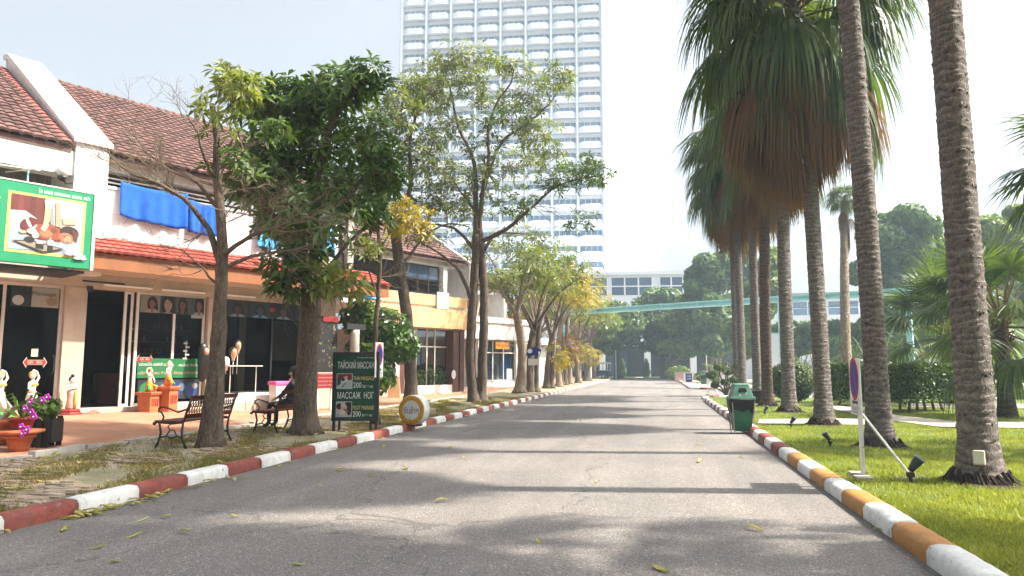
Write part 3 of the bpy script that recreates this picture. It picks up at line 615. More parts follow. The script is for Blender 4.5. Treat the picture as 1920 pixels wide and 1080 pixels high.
text('banner_lettering', 'นวดแผนไทย นวดฝ่าเท้า นวดน้ำมัน', .12, cm('f4f0e8', .8), w1, 1.98, .105, 1.60, width=.95); text('banner_lettering', 'สระไดร์ ทำเล็บ', .10, cm('f4f0e8', .8), w1, 2.9, .105, 1.58, width=.58)
text('banner_lettering', 'บริการต่อผม ทำสีผม ถักผม เปิดทุกวัน', .12, cm('d8a8a0', .8), w1, 2.36, .105, 1.36, width=1.7)
printed('window_print', w1, 1.5, .62, 1.75, .56, .11, [('202a38', SQ), ('18a868', [(.0, .0), (.16, 0), (.12, .9), (.04, .7)]), ('405878', ell(.35, .5, .12, .4)), ('c8a890', ell(.4, .62, .05, .15)), ('28488a', ell(.62, .5, .1, .45)), ('7098b8', ell(.7, .6, .06, .2)), ('3058a8', ell(.86, .45, .1, .4)), ('c0c8d0', ell(.92, .65, .05, .15))], .4)
def arrow(par, x, z, w_, y=.108):
    AR = [(0, .5), (.15, 1), (.15, .72), (.85, .72), (.85, 1), (1, .5), (.85, 0), (.85, .28), (.15, .28), (.15, 0)]
    s = MB(); s.poly([(x + w_ * (a * 1.06 - .03), z + .24 * (b * 1.16 - .08)) for a, b in AR], y + .002); s.build('arrow_border', cm('e8d8c8', .6), par)
    s = MB(); s.poly([(x + w_ * a, z + .24 * b) for a, b in AR], y); s.build('arrow_sticker', cm('b02018'), par)
    text('arrow_lettering', 'ผลัก   เลื่อน', .08, cm('f4e8d8', .8), par, x + w_ * .5, y - .002, z + .12, width=w_ * .62)
arrow(d2, -1.25, 1.52, .50); arrow(w1, 1.44, 1.62, .42)
printed('notice', d2, -1.1, 1.78, .15, .2, .108, [('d8d8c0', SQ)]); printed('notice', w1, 2.9, 2.96, .36, .09, .108, [('c8ccc8', SQ)])
st = MB()
for i, z in enumerate(np.arange(1.75, 2.3, .11)): st.box(2.72 + .06 * (i % 2), 2.84 + .06 * (i % 2), .106, .11, z, z + .05); st.box(2.79, 2.81, .106, .11, z, z + .11)
st.build('window_sticker', cm('d8d8d8'), w1)
# inside
bcol = [cm(c_, .5) for c_ in ('c8c0b0', 'a03030', '3868a0', 'd0a030', '508050', 'e0e0e0', '804060')]; bott = [MB().lathe([(.035, 0), (.038, .12), (.015, .15), (.015, .19)], 8).mesh('bottle', m_) for m_ in bcol]
for z in (1.9, 2.25, 2.6):
    P('shelf', M['wood'], (1.5, 3.3, .9, 1.15, z, z + .03))
    for i in range(13):
        if rng.random() < .75: link('bottle', bott[rng.randrange(7)], sh, loc=(1.6 + i * .13 + rng.uniform(-.03, .03), 1.0, z + .032))
P('curtain', mat('maroon_curtain', (.14, .03, .03), .9), *[(-2.6 + i * .12, -2.53 + i * .12, .7 + .03 * (i % 2), .74 + .03 * (i % 2), FL, 3.5) for i in range(7)])
P('salon_chair', cm('381014', .5), (5.0, 5.6, .6, 1.1, FL, 1.0), (5.0, 5.6, 1.05, 1.15, 1.0, 1.75), bevel=.05)
P('counter', mat('counter_wood', (.12, .05, .03), .5), (1.3, 3.0, 2.2, 2.7, FL, 1.35)); P('inner_door', M['wood'], (.2, 1.0, 3.7, 3.76, FL, 2.6))
P('salon_panel', M['cream'], (5.85, 7.2, .5, .56, 1.75, 3.05)); P('salon_column', M['cream'], (4.62, 4.86, .42, .6, FL, 3.6)); P('salon_mirror', M['pglass'], (4.9, 5.5, 1.6, 1.65, 1.4, 3.0))
P('salon_counter', M['dark'], (4.9, 7.2, .9, 1.5, FL, 1.65)); 
# rain pipe end and roof post
MB().tube([(8.05, -.9, 4.0), (8.9, -1.3, 3.86)], .06, 8).build('rain_pipe', M['ltblue'], sh, True)
P('roof_post', M['concrete'], (8.35, 8.6, -.1, .12, 4.96, 6.9)); P('side_wall', M['dark'], (8.02, 9.2, 3.0, 3.2, FL, 7.))
MB().prism([(-.0, 4.9), (3.3, 4.9), (3.3, 7.4), (2.9, 7.5), (0.2, 6.3)], 8.02, 8.3, 'x').build('side_gable', M['dark'], sh)
# things hung on and in the shop
def atA(x, y, z): return A.w(x, y, z)
bb = thing('billboard', 'green billboard with a back massage photo in a yellow frame above the shop doors', 'billboard', atA(-.5, -1.6, 3.88), A.rz)
MB().box(-5.4, -.02, .0, .14, 0, 1.86).build('panel', M['green'], bb, bevel=.01)
MB().box(-.02, .05, -.02, .16, -.02, 1.9).build('edge_trim', M['alu'], bb); MB().box(-5.4, -.02, -.012, .15, 1.861, 1.89).build('edge_trim', M['alu'], bb)
for x in (-4.8, -2.6, -.5): MB().tube([(x, .1, -.03), (x, 1.55, .02)], .03, 6).build('strut', M['black'], bb)
MB().box(-5.3, -.1, .1, 1.5, -.10, -.04).build('soffit', M['black'], bb)
printed('photo_border', bb, -1.80, .23, 1.61, 1.40, -.004, [('e8e878', SQ)])
sk, sk2, sk3 = 'b05438', '7a2a1c', 'd88860'
ph = [('a8b4b8', SQ), ('7c2f22', [(0, .70), (0, 1), (.55, 1), (.55, .45), (.35, .48)]), ('8f3a2a', [(.1, .72), (.1, 1), (.17, 1), (.17, .7)]), ('6a241a', [(.26, .66), (.26, 1), (.33, 1), (.33, .6)]),
      ('d8d4cc', [(.55, 1), (1, 1), (1, .35), (.72, .38), (.6, .5)]), ('ece8e2', [(.62, 1), (.95, 1), (.93, .62), (.7, .66)]), ('c8d4d8', [(0, .70), (.2, .72), (.36, .60), (.2, .3), (0, .25)]), ('b4c4cc', [(0, .42), (.5, .22), (1, .40), (1, .1), (0, 0)]),
      (sk2, [(.15, .45), (.27, .62), (.5, .55), (.75, .46), (.7, .22), (.4, .22), (.2, .3)]), (sk, [(.36, .5), (.55, .54), (.72, .44), (.68, .26), (.45, .25), (.36, .34)]), (sk3, ell(.5, .36, .09, .07)), ('8a4028', ell(.6, .42, .05, .05)),
      ('3a1a14', ell(.82, .42, .14, .12, 14, -.3)), ('c07a5c', ell(.78, .31, .115, .10, 14, -.5)), ('e0a484', ell(.80, .29, .06, .07)), ('2a1410', ell(.755, .335, .018, .012, 8)), ('2a1410', ell(.80, .24, .018, .012, 8)), ('983830', ell(.69, .26, .014, .03, 8)), ('6a3a2a', [(.85, .5), (.95, .42), (.93, .25), (.88, .3)]),
      ('ecc0a4', [(.46, .95), (.55, .95), (.54, .6), (.50, .5), (.44, .48), (.45, .6)]), ('ecc8b0', [(.41, .42), (.46, .56), (.53, .52), (.51, .46), (.47, .38)]), ('f0e8e0', [(.44, .95), (.47, 1), (.58, 1), (.57, .82), (.46, .82)]), ('e4b498', [(.6, .95), (.66, .95), (.70, .5), (.62, .5)]), ('e8c0a8', [(.7, .68), (.92, .68), (.90, .58), (.72, .56)]),
      ('7a1e1a', ell(.24, .46, .1, .12)), ('f4f0e8', ell(.30, .36, .07, .05)), ('f8f4ec', ell(.25, .5, .025, .1, 10, .4)), ('f8f4ec', ell(.32, .42, .02, .08, 10, -.5)), ('d0c0a0', ell(.18, .33, .05, .03)), ('f4f0e8', ell(.35, .30, .05, .06)),
      ('3a322c', [(.04, .16), (.30, .2), (.76, .1), (.5, .0), (.44, .0)]), ('b0a088', [(.1, .15), (.3, .18), (.7, .1), (.48, .02)]), ('1c1412', ell(.27, .2, .07, .06)), ('241a18', [(.36, .06), (.47, .05), (.47, .17), (.36, .18)]), ('e8e0d8', [(.37, .15), (.46, .15), (.46, .19), (.37, .19)]), ('201614', [(.52, .04), (.6, .04), (.6, .14), (.52, .14)]), ('e8dcd4', [(.52, .14), (.6, .14), (.6, .24), (.52, .24)]), ('f4d090', ell(.555, .26, .012, .03, 8))]
printed('photo', bb, -1.74, .29, 1.49, 1.28, -.006, ph, .5)
fl = MB()
for c_, r_, n_ in ((( -.42, .30), .17, 7), ((-.26, .22), .13, 6)):
    for i in range(n_):
        q = math.pi * (.05 + .9 * i / (n_ - 1)); fl.poly(ell(c_[0] + math.cos(q) * r_ * .6, c_[1] + math.sin(q) * r_ * .6, r_ * .55, r_ * .2, 10, q), -.052 - .0008 * i, i % 2)
fl.build('printed_lotus', [cm('c8a8e0', .7), cm('e8d8f0', .7)], bb)
text('lettering', 'ไอ พอย นวดแผน อบอบ สปา', .13, cm('f4f4ee', .8), bb, -.66, -.004, 1.72, width=1.1)
for z, s in ((1.35, 'ซ'), (.85, 'ส'), (.42, 'ก')): text('lettering', s, .42, cm('301818'), bb, -2.06, -.004, z, 1.5); text('lettering', s, .38, cm('f0dcd8', .8), bb, -2.06, -.008, z, 1.5)
gl = thing('wall_lamp', 'white globe lamp on a black bracket beside the billboard', 'lamp', atA(-.88, -.42, 6.2), A.rz)
MB().ball((0, -.05, .27), .16, 16).build('globe', M['lamp'], gl, True); MB().lathe([(.05, .0), (.11, .06), (.12, .12), (.06, .13)], 12, (0, -.05, 0)).build('holder', M['black'], gl, True); MB().tube([(0, -.05, .03), (.12, .02, -.03), (.26, .05, .02)], .025, 6).build('bracket', M['black'], gl)
MB()
dr = thing('drying_rack', 'thin metal drying rack standing on the balcony behind the billboard', 'rack', atA(-2.2, -.3, 5.1), A.rz)
for x in (-.9, .62): MB().tube([(x, 0, 0), (x, 0, 1.28)], .02, 6).build('post', M['teal'], dr)
MB().tube([(-1.2, 0, 1.2), (.85, -.1, 1.28)], .018, 6).build('rail', M['alu'], dr); MB().tube([(.2, .2, 1.15), (.9, -.25, 1.33)], .014, 6).build('rail', M['alu'], dr)
P_ = lambda n_, m_, *b_: None
def cloth(name, label, x0, x1, z0, z1, m, t=-.1, seed=0, sag=.06, slant=0.):
    V = []; F = []; nx, nz = 26, 10; r_ = random.Random(seed); ph_ = r_.uniform(0, 6)
    for j in range(nz + 1):
        for i in range(nx + 1):
            u = i / nx; v = j / nz; x = x0 + (x1 - x0) * u; z = z1 - (z1 - z0) * v * (1 + slant * (u - .5)) - sag * math.sin(math.pi * u) * (1 if v < .5 else .6) + .012 * math.sin(20 * u + ph_) * v
            V.append((x - x0, -.015 - (.05 * math.sin(13 * u + ph_) + .03 * math.sin(31 * u + 2 * ph_) + .05) * (.25 + v) * .8, z - z1))
    F = [(j * (nx + 1) + i, j * (nx + 1) + i + 1, (j + 1) * (nx + 1) + i + 1, (j + 1) * (nx + 1) + i) for j in range(nz) for i in range(nx)]
    mb = MB(); mb.add(V, F); o = mb.build(name, m, None, True, loc=atA(x0, t, z1), rz=A.rz)
    so_ = o.modifiers.new('s', 'SOLIDIFY'); so_.thickness = .012
    return tag(o, label, 'towel', 'towels hung out along the balcony')
q = [A.p(225, 340, -.1), A.p(342, 420, -.1), A.p(395, 430, -.1)]
cloth('towel', 'large blue towel hanging over the white balcony wall beside the gable', q[0][0], q[1][0] + .1, 5.55, q[0][1], M['bluecloth'], seed=1, slant=.1)
cloth('towel', 'small blue towel hanging between the large blue one and the bare branches', q[1][0] + .16, q[2][0] + .25, 5.45, 6.42, M['bluecloth'], seed=2)
cloth('towel', 'pale blue towel on the balcony behind the leafy tree', 4.75, 5.5, 5.3, 6.5, M['ltblue'], seed=3)
cloth('towel', 'light blue towel on the balcony end beside the concrete post', 7.05, 7.7, 5.35, 6.85, M['ltblue'], seed=4)
cloth('towel', 'white cloth hanging under the blue towels on the parapet foot', .5, 1.0, 4.98, 5.12, M['white'], t=-.12, seed=5, sag=.01)
wg = thing('wig', 'long dark brown wig on a mannequin head at the shop pillar', 'wig', atA(A.p(382, 650, -.2)[0], -.2, 1.1), A.rz)
MB().lathe([(.05, 0), (.13, .1), (.16, .5), (.17, .8), (.15, 1.0), (.09, 1.1), (.02, 1.13)], 14, sy=.6).build('hair', M['hair'], wg, True); MB().ball((.04, -.07, .88), .085, 12, sz=1.35).build('face', M['skin'], wg, True); MB().tube([(0, 0, .05), (0, .03, -.62)], .012, 6).build('stand', M['black'], wg)
for i, (px, py, k_) in enumerate(((438, 661, 'c8'), (446, 648, 'c8'), (424, 680, 'd8'))):
    s, z = A.p(px, py, -.3); h = thing('mannequin_head', ['pale mannequin head on a rod, lower of two in the salon window', 'pale mannequin head with black hair, upper of two in the salon window', 'white faceless mannequin head low in the salon window corner'][i], 'mannequin', atA(s, -.3, z - .42), A.rz, 'mannequin heads in the salon window')
    MB().lathe([(.045, .18), (.05, .26), (.085, .33), (.095, .42), (.085, .5), (.04, .55), (.01, .56)], 14, sy=1.1).build('head', M['skin'] if i < 2 else M['white'], h, True); MB().lathe([(.07, .30), (.10, .36), (.112, .46), (.105, .53), (.06, .585), (.01, .60)], 14, (0, .035, 0)).build('hair', M['hair'] if i < 2 else M['white'], h, True); e_ = MB(); [e_.ball((sx_ * .035, -.098, .43), .012, 6, 0, .6) for sx_ in (-1, 1)]; e_.ball((0, -.105, .39), .014, 6, 1, 1.6); e_.ball((0, -.092, .345), .018, 6, 2, .5); e_.build('features', [M['hair'], M['skin'] if i < 2 else M['white'], cm('a05048')], h); MB().tube([(0, 0, 1.32 - (z - .42)), (0, 0, .2)], .012, 6).build('rod', M['alu'], h)
tr = thing('display_table', 'thin metal rod table with a glass top before the salon window', 'table', A.w(4.55, -.35, .25), A.rz)
MB().box(-.75, .35, -.2, .2, 1.30, 1.325).build('table_top', M['alu'], tr); MB().tube([(.25, 0, 0), (.25, 0, 1.3)], .015, 6).build('leg', M['alu'], tr); MB().tube([(-.6, 0, 0), (-.6, 0, 1.3)], .015, 6).build('leg', M['alu'], tr)
tb = thing('storage_box', 'white plastic box with a pink lid outside the salon window', 'box', A.w(5.55, -.55, .22), A.rz)
MB().prism([(-.26, 0), (.26, 0), (.3, .75), (-.3, .75)], -.2, .2).build('box_body', mat('milky_plastic', (.7, .7, .72), .4), tb, bevel=.02); MB().box(-.33, .33, -.23, .23, .751, .87).build('lid', mat('pink_plastic', (.75, .12, .35), .4), tb, bevel=.02); MB().box(.36, .62, -.1, .12, .0, .95).build('side_pocket', M['white'], tb, bevel=.02)
# ------------------------------------------------------------------ the other shops along the row
B = Fac(G(785, 741, .12), 2050)
ob = thing('orange_shop', 'orange banded two storey shop with hedge plants behind its glass front', 'building', B.w(0, 0, 0), B.rz); PAR = ob
bz = lambda px, py, t=0.: B.p(px, py, t)
s0, s1 = bz(690, 700)[0], bz(872, 700)[0]
zt0, zt1 = bz(800, 552)[1], bz(800, 572)[1]; zb0, zb1 = bz(800, 578)[1], bz(800, 614)[1]
P('upper_band', M['orange'], (s0, s1, -.1, .1, zt1, zt0)); P('band_gap', M['white'], (s0, s1, .0, .12, zb0, zt1 - .002)); P('lower_band', M['orange'], (s0, s1, -.15, .15, zb1, zb0 - .002))
P('soffit', M['cream'], (s0, s1, .0, 1.6, zb1 - .06, zb1 - .002)); P('floor', M['cream'], (s0, s1, -.25, 5, -.3, .22)); P('rear_wall', M['cream'], (s0, s1, 4, 4.2, .22, zb1 - .06)); P('planter_wall', M['white'], (bz(783, 700)[0], bz(857, 700)[0], .02, .4, .221, bz(820, 722)[1]))
xw = [bz(x, 700, .5)[0] for x in (780, 800, 815, 838, 850)]
P('window_frame', M['alu'], *[(x - .035, x + .035, .5, .56, .23, zb1 - .062) for x in xw], (xw[0] + .036, xw[-1] - .036, .51, .55, 2.6, 2.66))
MB().box(xw[0], xw[-1], .528, .534, .23, zb1 - .062).build('pane', M['glass'], ob)
MB().box(xw[1] + .5, xw[1] + 1.1, .57, .6, 1.4, 1.46).build('door_rail', M['alu'], ob)
dkw = mat('brown_jamb', (.10, .045, .035), .6); P('jamb', dkw, (bz(849, 700)[0], bz(859, 700)[0], -.03, .6, .221, zb1 - .002)); P('jamb', dkw, (bz(862, 700)[0], bz(869, 700)[0], -.03, .6, .221, zb1 - .002)); P('jamb', dkw, (bz(748, 700)[0], bz(757, 700)[0], -.03, .5, .221, zb1 - .002))
P('wall_left', M['cream'], (s0, bz(748, 700)[0] - .002, .0, .3, .221, zb1 - .002))
P('upper_wall', M['dark'], (s0 - 1.6, s1 + 1, 2.4, 2.6, zt1, 7.4)); P('upper_pier', M['white'], (bz(822, 520, .9)[0], bz(829, 520, .9)[0], .5, .9, zt0, 7.3)); P('upper_floor', M['white'], (s0 - 1.6, s1 + 1, .12, 6, zt1 - .2, zt1 - .002))
xa, xb = bz(763, 520, .7)[0], bz(823, 520, .7)[0]; za, zb_ = bz(790, 550, .7)[1], bz(790, 496, .7)[1]
uf = MB(); uf.box(xa, xb, .7, .76, zb_ - .07, zb_); uf.box(xa, xb, .7, .76, za, za + .08); uf.box(xa, xb, .7, .76, (za + zb_) / 2 - .04, (za + zb_) / 2 + .04)
for x in np.linspace(xa, xb, 4): uf.box(x - .04, x + .04, .705, .757, za + .08, zb_ - .07)
uf = uf.build('upper_window', M['black'], ob)
for i in range(3):
    a_ = xa + (xb - xa) * i / 3; MB().box(a_ + .05, a_ + (xb - xa) / 3 - .05, .725, .73, (za + zb_) / 2 + .05, zb_ - .08).build('pane', M['pglass'], uf)
P('upper_beam', M['white'], (s0 - 1.6, s1 + 1, .5, .8, zb_ + .02, zb_ + .35))
ro = MB(); ez = zb_ + .36; ro.prism([(.2, ez), (4.6, ez + 2.6), (9, ez), (9, ez - .15), (4.6, ez + 2.4), (.2, ez - .12)], s0 - 1.7, s1 + .4, 'x'); ro = ro.build('roof', M['roofred'], ob)
tile_field(ro, 'roof_tile', tile_mesh(.3, .5, M['roofred'], .07), s0 - 1.7, s1 + .4, .3, (.15, ez - .01), (4.6, ez + 2.6), .42, 200, order=lambda s: s[1])
P('gable_wall', M['white'], (s1 + .4, s1 + .62, .1, 9, zt0, ez)); g = MB(); g.prism([(.0, ez - .02), (4.6, ez + 2.85), (9.1, ez - .02)], s1 + .41, s1 + .66, 'x'); g.build('gable_top', M['white'], ob)
# porch with shingled roof, white post on a sandy block
pa, pb = bz(700, 650, -1.6)[0], bz(770, 650, -1.6)[0]; pz0, pz1 = bz(740, 633, -1.6)[1], bz(740, 610, -1.6)[1] + .15
MB().prism([(-1.75, pz0), (-.16, pz1 + .35), (-.16, pz1 + .25), (-1.75, pz0 - .14)], pa - .6, pb + .3, 'x').build('porch_roof', M['white'], ob)
pr = MB().box(pa - .62, pb + .32, -1.8, -1.75, pz0 - .16, pz0 + .01).build('porch_fascia', M['white'], ob)
shm = MB().box(-.15, .15, 0, .3, 0, .012).mesh('shingle', M['shingle']); ang = math.atan2(pz1 + .35 - pz0, 1.6)
for j in range(7):
    for i in range(int((pb - pa + 1) / .305)):
        o = link('shingle', shm, ob, loc=(pa - .5 + i * .305 + (.15 if j % 2 else 0), -1.82 + j * .245 * math.cos(ang), pz0 + .012 + j * .245 * math.sin(ang) + .006)); o.rotation_euler = (ang + .035, 0, 0)
pq = bz(742, 650, -1.5)[0]; P('porch_post', M['white'], (pq - .14, pq + .16, -1.6, -1.3, 1.0, pz0 - .1)); P('porch_beam', M['white'], (pq - .1, pq + .1, -1.29, -.02, pz0 - .3, pz0 - .12))
MB().lathe([(.42, 0), (.3, 1.0)], 4, (pq, -1.45, .1)).build('post_block', mat('sand_block', (.52, .32, .17), .8, .2, 3), ob)
wl = thing('wall_lantern', 'black lantern on a white bracket beside the porch post', 'lamp', B.w(pq + .3, -1.5, 2.2), B.rz); MB().ball((.05, 0, .1), .14, 10).build('lantern', M['black'], wl, True); MB().tube([(-.15, 0, -.1), (.25, 0, .1)], .025, 6).build('bracket', M['white'], wl)
def leafcloud(lumps, n, size, seed, flat=.0, shell=.35):
    r_ = np.random.default_rng(seed); lumps = np.array(lumps, float)   # cx,cy,cz,rx,ry,rz
    a_ = lumps[:, 3] * lumps[:, 5] + .01; idx = r_.choice(len(lumps), n, p=a_ / a_.sum()); d_ = r_.normal(size=(n, 3)); d_ /= np.linalg.norm(d_, axis=1)[:, None]
    rr = 1 - shell * r_.uniform(0, 1, n) ** 1.5; c_ = lumps[idx, :3] + d_ * lumps[idx, 3:] * rr[:, None]
    nn = d_ + r_.normal(0, .55, (n, 3)); nn[:, 2] += .25; nn /= np.linalg.norm(nn, axis=1)[:, None]
    h_ = np.cross(nn, r_.normal(size=(n, 3))); h_ /= np.linalg.norm(h_, axis=1)[:, None]; v_ = np.cross(nn, h_); s_ = size * r_.uniform(.6, 1.4, n)[:, None]
    V = np.stack([c_ - h_ * s_, c_ - v_ * s_ * .45, c_ + h_ * s_, c_ + v_ * s_ * .45 + nn * s_ * .2], 1).reshape(-1, 3); F = np.arange(n * 4).reshape(-1, 4); return V, F
def shrub(name, label, lumps, n, size, m, seed, cat='shrub', group=None, stem=None):
    c_ = np.array([(l[0], l[1]) for l in lumps]).mean(0); z0 = min(l[2] - l[5] for l in lumps) if stem is None else stem
    t = thing(name, label, cat, (c_[0], c_[1], z0), 0, group); V, F = leafcloud(lumps, n, size, seed); V = V - np.array([c_[0], c_[1], z0])
    tag(link('foliage', npmesh('foliage', V, F, m), t), kind='stuff'); mb = MB(); r_ = random.Random(seed)
    for i in range(5):
        l = lumps[i % len(lumps)]; mb.tube([(l[0] - c_[0] + r_.uniform(-.1, .1), l[1] - c_[1], 0), (l[0] - c_[0] + r_.uniform(-.2, .2), l[1] - c_[1] + r_.uniform(-.2, .2), l[2] - z0)], [.035, .015], 5)
    mb.build('stem', M['twig'], t); return t
for i, (px, hh) in enumerate(((795, .62), (812, .72), (829, .66), (843, .58))):
    s, z = bz(px, 712, .25); c_ = B.w(s, .9, z + .15); shrub('glossy_shrub', 'glossy green shrub in the planter behind the orange shop glass', [(c_.x, c_.y, c_.z, .55, .5, hh)], 900, .1, M['leafdark'], 40 + i, group='planter shrubs of the orange shop', stem=.22)
sg = thing('round_notice', 'white oval notice stuck on the brown jamb of the orange shop', 'notice', B.w(bz(849, 702)[0], -.06, bz(849, 702)[1]), B.rz); MB().lathe([(.16, 0), (.16, .02)], 16).xf(Matrix.Rotation(math.pi / 2, 4, 'X') @ Matrix.Diagonal((1, 1.5, 1, 1))).build('disc', M['white'], sg)
vl = thing('white_towel', 'white towel hung over the orange upper band', 'towel', B.w(bz(815, 560)[0], -.16, bz(815, 552)[1]), B.rz); MB().box(0, .9, -.02, .0, -.75, .12).build('cloth', M['white'], vl, bevel=.01)
# ---- white excursion shop
Cq = Fac(G(905, 728, .1), 2050); cz = lambda px, py, t=0.: Cq.p(px, py, t)
ws = thing('white_shop', 'white two storey shop with an orange excursion sign over its window', 'building', Cq.w(0, 0, 0), Cq.rz); PAR = ws
a0, a1 = cz(868, 700)[0], cz(995, 700)[0]; zc = [cz(935, y)[1] for y in (596, 606, 612, 637, 541, 548)]
P('upper_band', M['white'], (a0, a1, -.1, .1, zc[1], zc[0])); P('lower_band', M['white'], (a0, a1, -.16, .12, zc[3], zc[2])); P('band_gap', M['cream'], (a0, a1, .0, .1, zc[2] + .002, zc[1] - .002))
P('floor', M['concrete'], (a0, a1, -.2, 5, -.3, .2)); P('rear_wall', M['cream'], (a0, a1, 3.4, 3.6, .2, zc[3])); P('soffit', M['cream'], (a0, a1, .13, 3.4, zc[3] - .1, zc[3] - .003))
P('pillar', M['white'], (cz(896, 700)[0], cz(906, 700)[0], -.03, .4, .201, zc[3] - .002)); P('pillar', M['white'], (cz(967, 700)[0], cz(975, 700)[0], -.03, .4, .201, zc[3] - .002))
P('window_base', M['white'], (cz(906, 700)[0] + .002, cz(967, 700)[0] - .002, .02, .3, .201, cz(935, 715)[1]))
xs = [cz(x, 700, .15)[0] for x in (906, 924, 944, 967)]; z0_, z1_ = cz(935, 714)[1], zc[3] - .01
P('window_frame', M['alu'], *[(x - .05, x + .05, .15, .2, z0_, z1_) for x in xs], (xs[0] + .051, xs[-1] - .051, .153, .197, z0_, z0_ + .08), (xs[0] + .051, xs[-1] - .051, .153, .197, 2.55, 2.63))
MB().box(xs[0], xs[-1], .17, .176, z0_, z1_).build('pane', M['glass'], ws)
ub = cz(900, 592)[1]; P('upper_room', M['cream'], (cz(900, 560, 1.)[0], cz(943, 560, 1.)[0], 2.2, 2.4, zc[1], zc[5])); P('upper_side', M['white'], (cz(943, 560, .4)[0], cz(946, 560, .4)[0] + .1, .3, 2.4, zc[0], zc[5]))
P('upper_beam', M['white'], (a0 - 2.4, cz(946, 545, .3)[0] + .1, .2, .5, zc[5], zc[4])); P('upper_slab', M['white'], (a0 - 2.4, a1, .1, 5, zc[1] - .25, zc[1] - .004)); P('upper_wall', M['cream'], (a0 - 2.4, cz(900, 560)[0], 1.4, 1.6, zc[1], zc[5]))
ezw = zc[4] + .02; ro = MB(); ro.prism([(-.1, ezw), (4.5, ezw + 3), (9, ezw), (9, ezw - .15), (4.5, ezw + 2.8), (-.1, ezw - .15)], a0 - 2.5, cz(950, 545)[0] + .2, 'x'); ro = ro.build('roof', M['roofred'], ws)
tile_field(ro, 'roof_tile', tile_mesh(.32, .6, M['roofred'], .07), a0 - 2.5, cz(950, 545)[0] + .2, .34, (-.15, ezw), (4.5, ezw + 3), .5, 120, order=lambda s: s[1])
es_ = thing('excursion_sign', 'orange sign with red Cyrillic lettering above the shop window', 'sign', Cq.w(cz(938, 648)[0], -.22, cz(938, 648)[1]), Cq.rz); MB().box(-.75, .75, 0, .05, -.25, .25).build('panel', cm('f0a010', .6), es_); text('lettering', 'экскурсии', .34, cm('c02008'), es_, 0, -.004, .0, width=1.35)
rk = cz(917, 700, -.0); r_ = thing('brochure_stand', 'pale blue brochure stand behind the excursion shop window', 'stand', Cq.w(rk[0], .7, .2), Cq.rz); MB().box(-.3, .3, 0, .3, 0, 1.6).build('rack', M['ltblue'], r_); MB().box(-.3, .3, .05, .3, 1.61, 1.8).build('header', M['white'], r_)
r2 = copy_tree(r_); r2.location = Cq.w(rk[0] + 1.5, .8, .2); r2['label'] = 'pale blue brochure stand next to the white poster in the excursion window'
nw = thing('window_poster', 'white poster standing in the excursion shop window', 'poster', Cq.w(cz(957, 700)[0], .1, cz(957, 711)[1]), Cq.rz); MB().box(-.3, .3, -.02, .02, 0, .75).build('sheet', M['white'], nw)
# scaffold-like red props and further low buildings glimpsed between the trunks
rp = thing('rusty_frame', 'rust red sloping timber props beside the white shop roof', 'frame', Cq.w(cz(962, 560)[0], 1.5, 0), Cq.rz)
zz0 = zc[2]; rust = mat('rust_red_timber', (.34, .10, .04), .8)
for i, (dx, dz_, l_) in enumerate(((.3, 0, 3.4), (.8, .2, 2.6), (1.5, 0, 2.2))): MB().tube([(dx, 0, zz0), (dx + (.35 - .5 * i), .3, zz0 + l_)], .09, 4).build('prop', rust, rp)
D = Fac((-11.6, 52, 0), 1700); bs = thing('blue_kiosk', 'low shop with bright blue panels between the tree trunks', 'building', D.w(0, 0, 0), D.rz); PAR = bs
P('wall', M['white'], (-3, 9, .3, 5, -.2, 3.4)); P('roof_slab', M['white'], (-3.2, 9.2, -.5, 5.2, 3.41, 3.8)); blu = cm('1878d0', .7)
for x in (-2.4, .4, 2.2, 4.2): P('blue_panel', blu, (x, x + 1.1, .22, .29, .2, 2.8))
for x in (-1.1, 1.6, 3.5, 6): P('window', M['pglass'], (x, x + .5, .24, .29, .8, 2.7))
D2 = Fac((-13, 68, 0), 1600); b2_ = thing('teal_kiosk', 'small pale building with teal trim at the far end of the tree row', 'building', D2.w(0, 0, 0), D2.rz); PAR = b2_
P('wall', M['white'], (-3, 9, .3, 5, -.2, 4.4)); P('trim', M['teal'], (-3, 9, .1, .29, 3.6, 4.6)); P('window', M['pglass'], (-2, 1, .24, .29, .8, 2.7)); P('window', M['pglass'], (2, 5, .24, .29, .8, 2.7))
# ------------------------------------------------------------------ hotel tower, 8 bays of balconies
kc = K(1138, 690, 140.); ub_ = np.array(_rt) * math.cos(R(5.5)) - np.array([_fw[0], _fw[1], 0]) / math.cos(PITCH) * math.sin(R(5.5)); ub_ /= np.linalg.norm(ub_)
trz = math.atan2(ub_[1], ub_[0])
ht = thing('hotel_tower', 'tall white hotel tower with rows of scalloped balconies in the haze', 'building', (kc.x, kc.y, 0), trz); PAR = ht
BW, FH, NF = 5.3, 3.24, 25
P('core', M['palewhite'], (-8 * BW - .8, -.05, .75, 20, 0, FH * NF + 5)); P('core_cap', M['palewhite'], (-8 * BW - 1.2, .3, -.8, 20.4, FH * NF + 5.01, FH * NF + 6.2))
bm = MB(); pr_ = []
for i in range(13):
    u = i / 12; x = -BW / 2 + .18 + (BW - .36) * u; sc_ = math.sin(math.pi * u); f_ = -1.05 * min(1, sc_ * 1.7); zlo = -.1 - .42 * min(1, sc_ * 1.7); zhi = .74 + .10 * min(1, sc_ * 1.7)
    pr_.append((x, f_, zlo, zhi))
V = []; F = []
for x, f_, zl, zh in pr_: V += [(x, f_, zl), (x, f_, zh), (x, f_ + .14, zh), (x, f_ + .14, zl)]
for i in range(12):
    for j in range(4): F.append((4 * i + j, 4 * i + 4 + j, 4 * i + 4 + (j + 1) % 4, 4 * i + (j + 1) % 4))
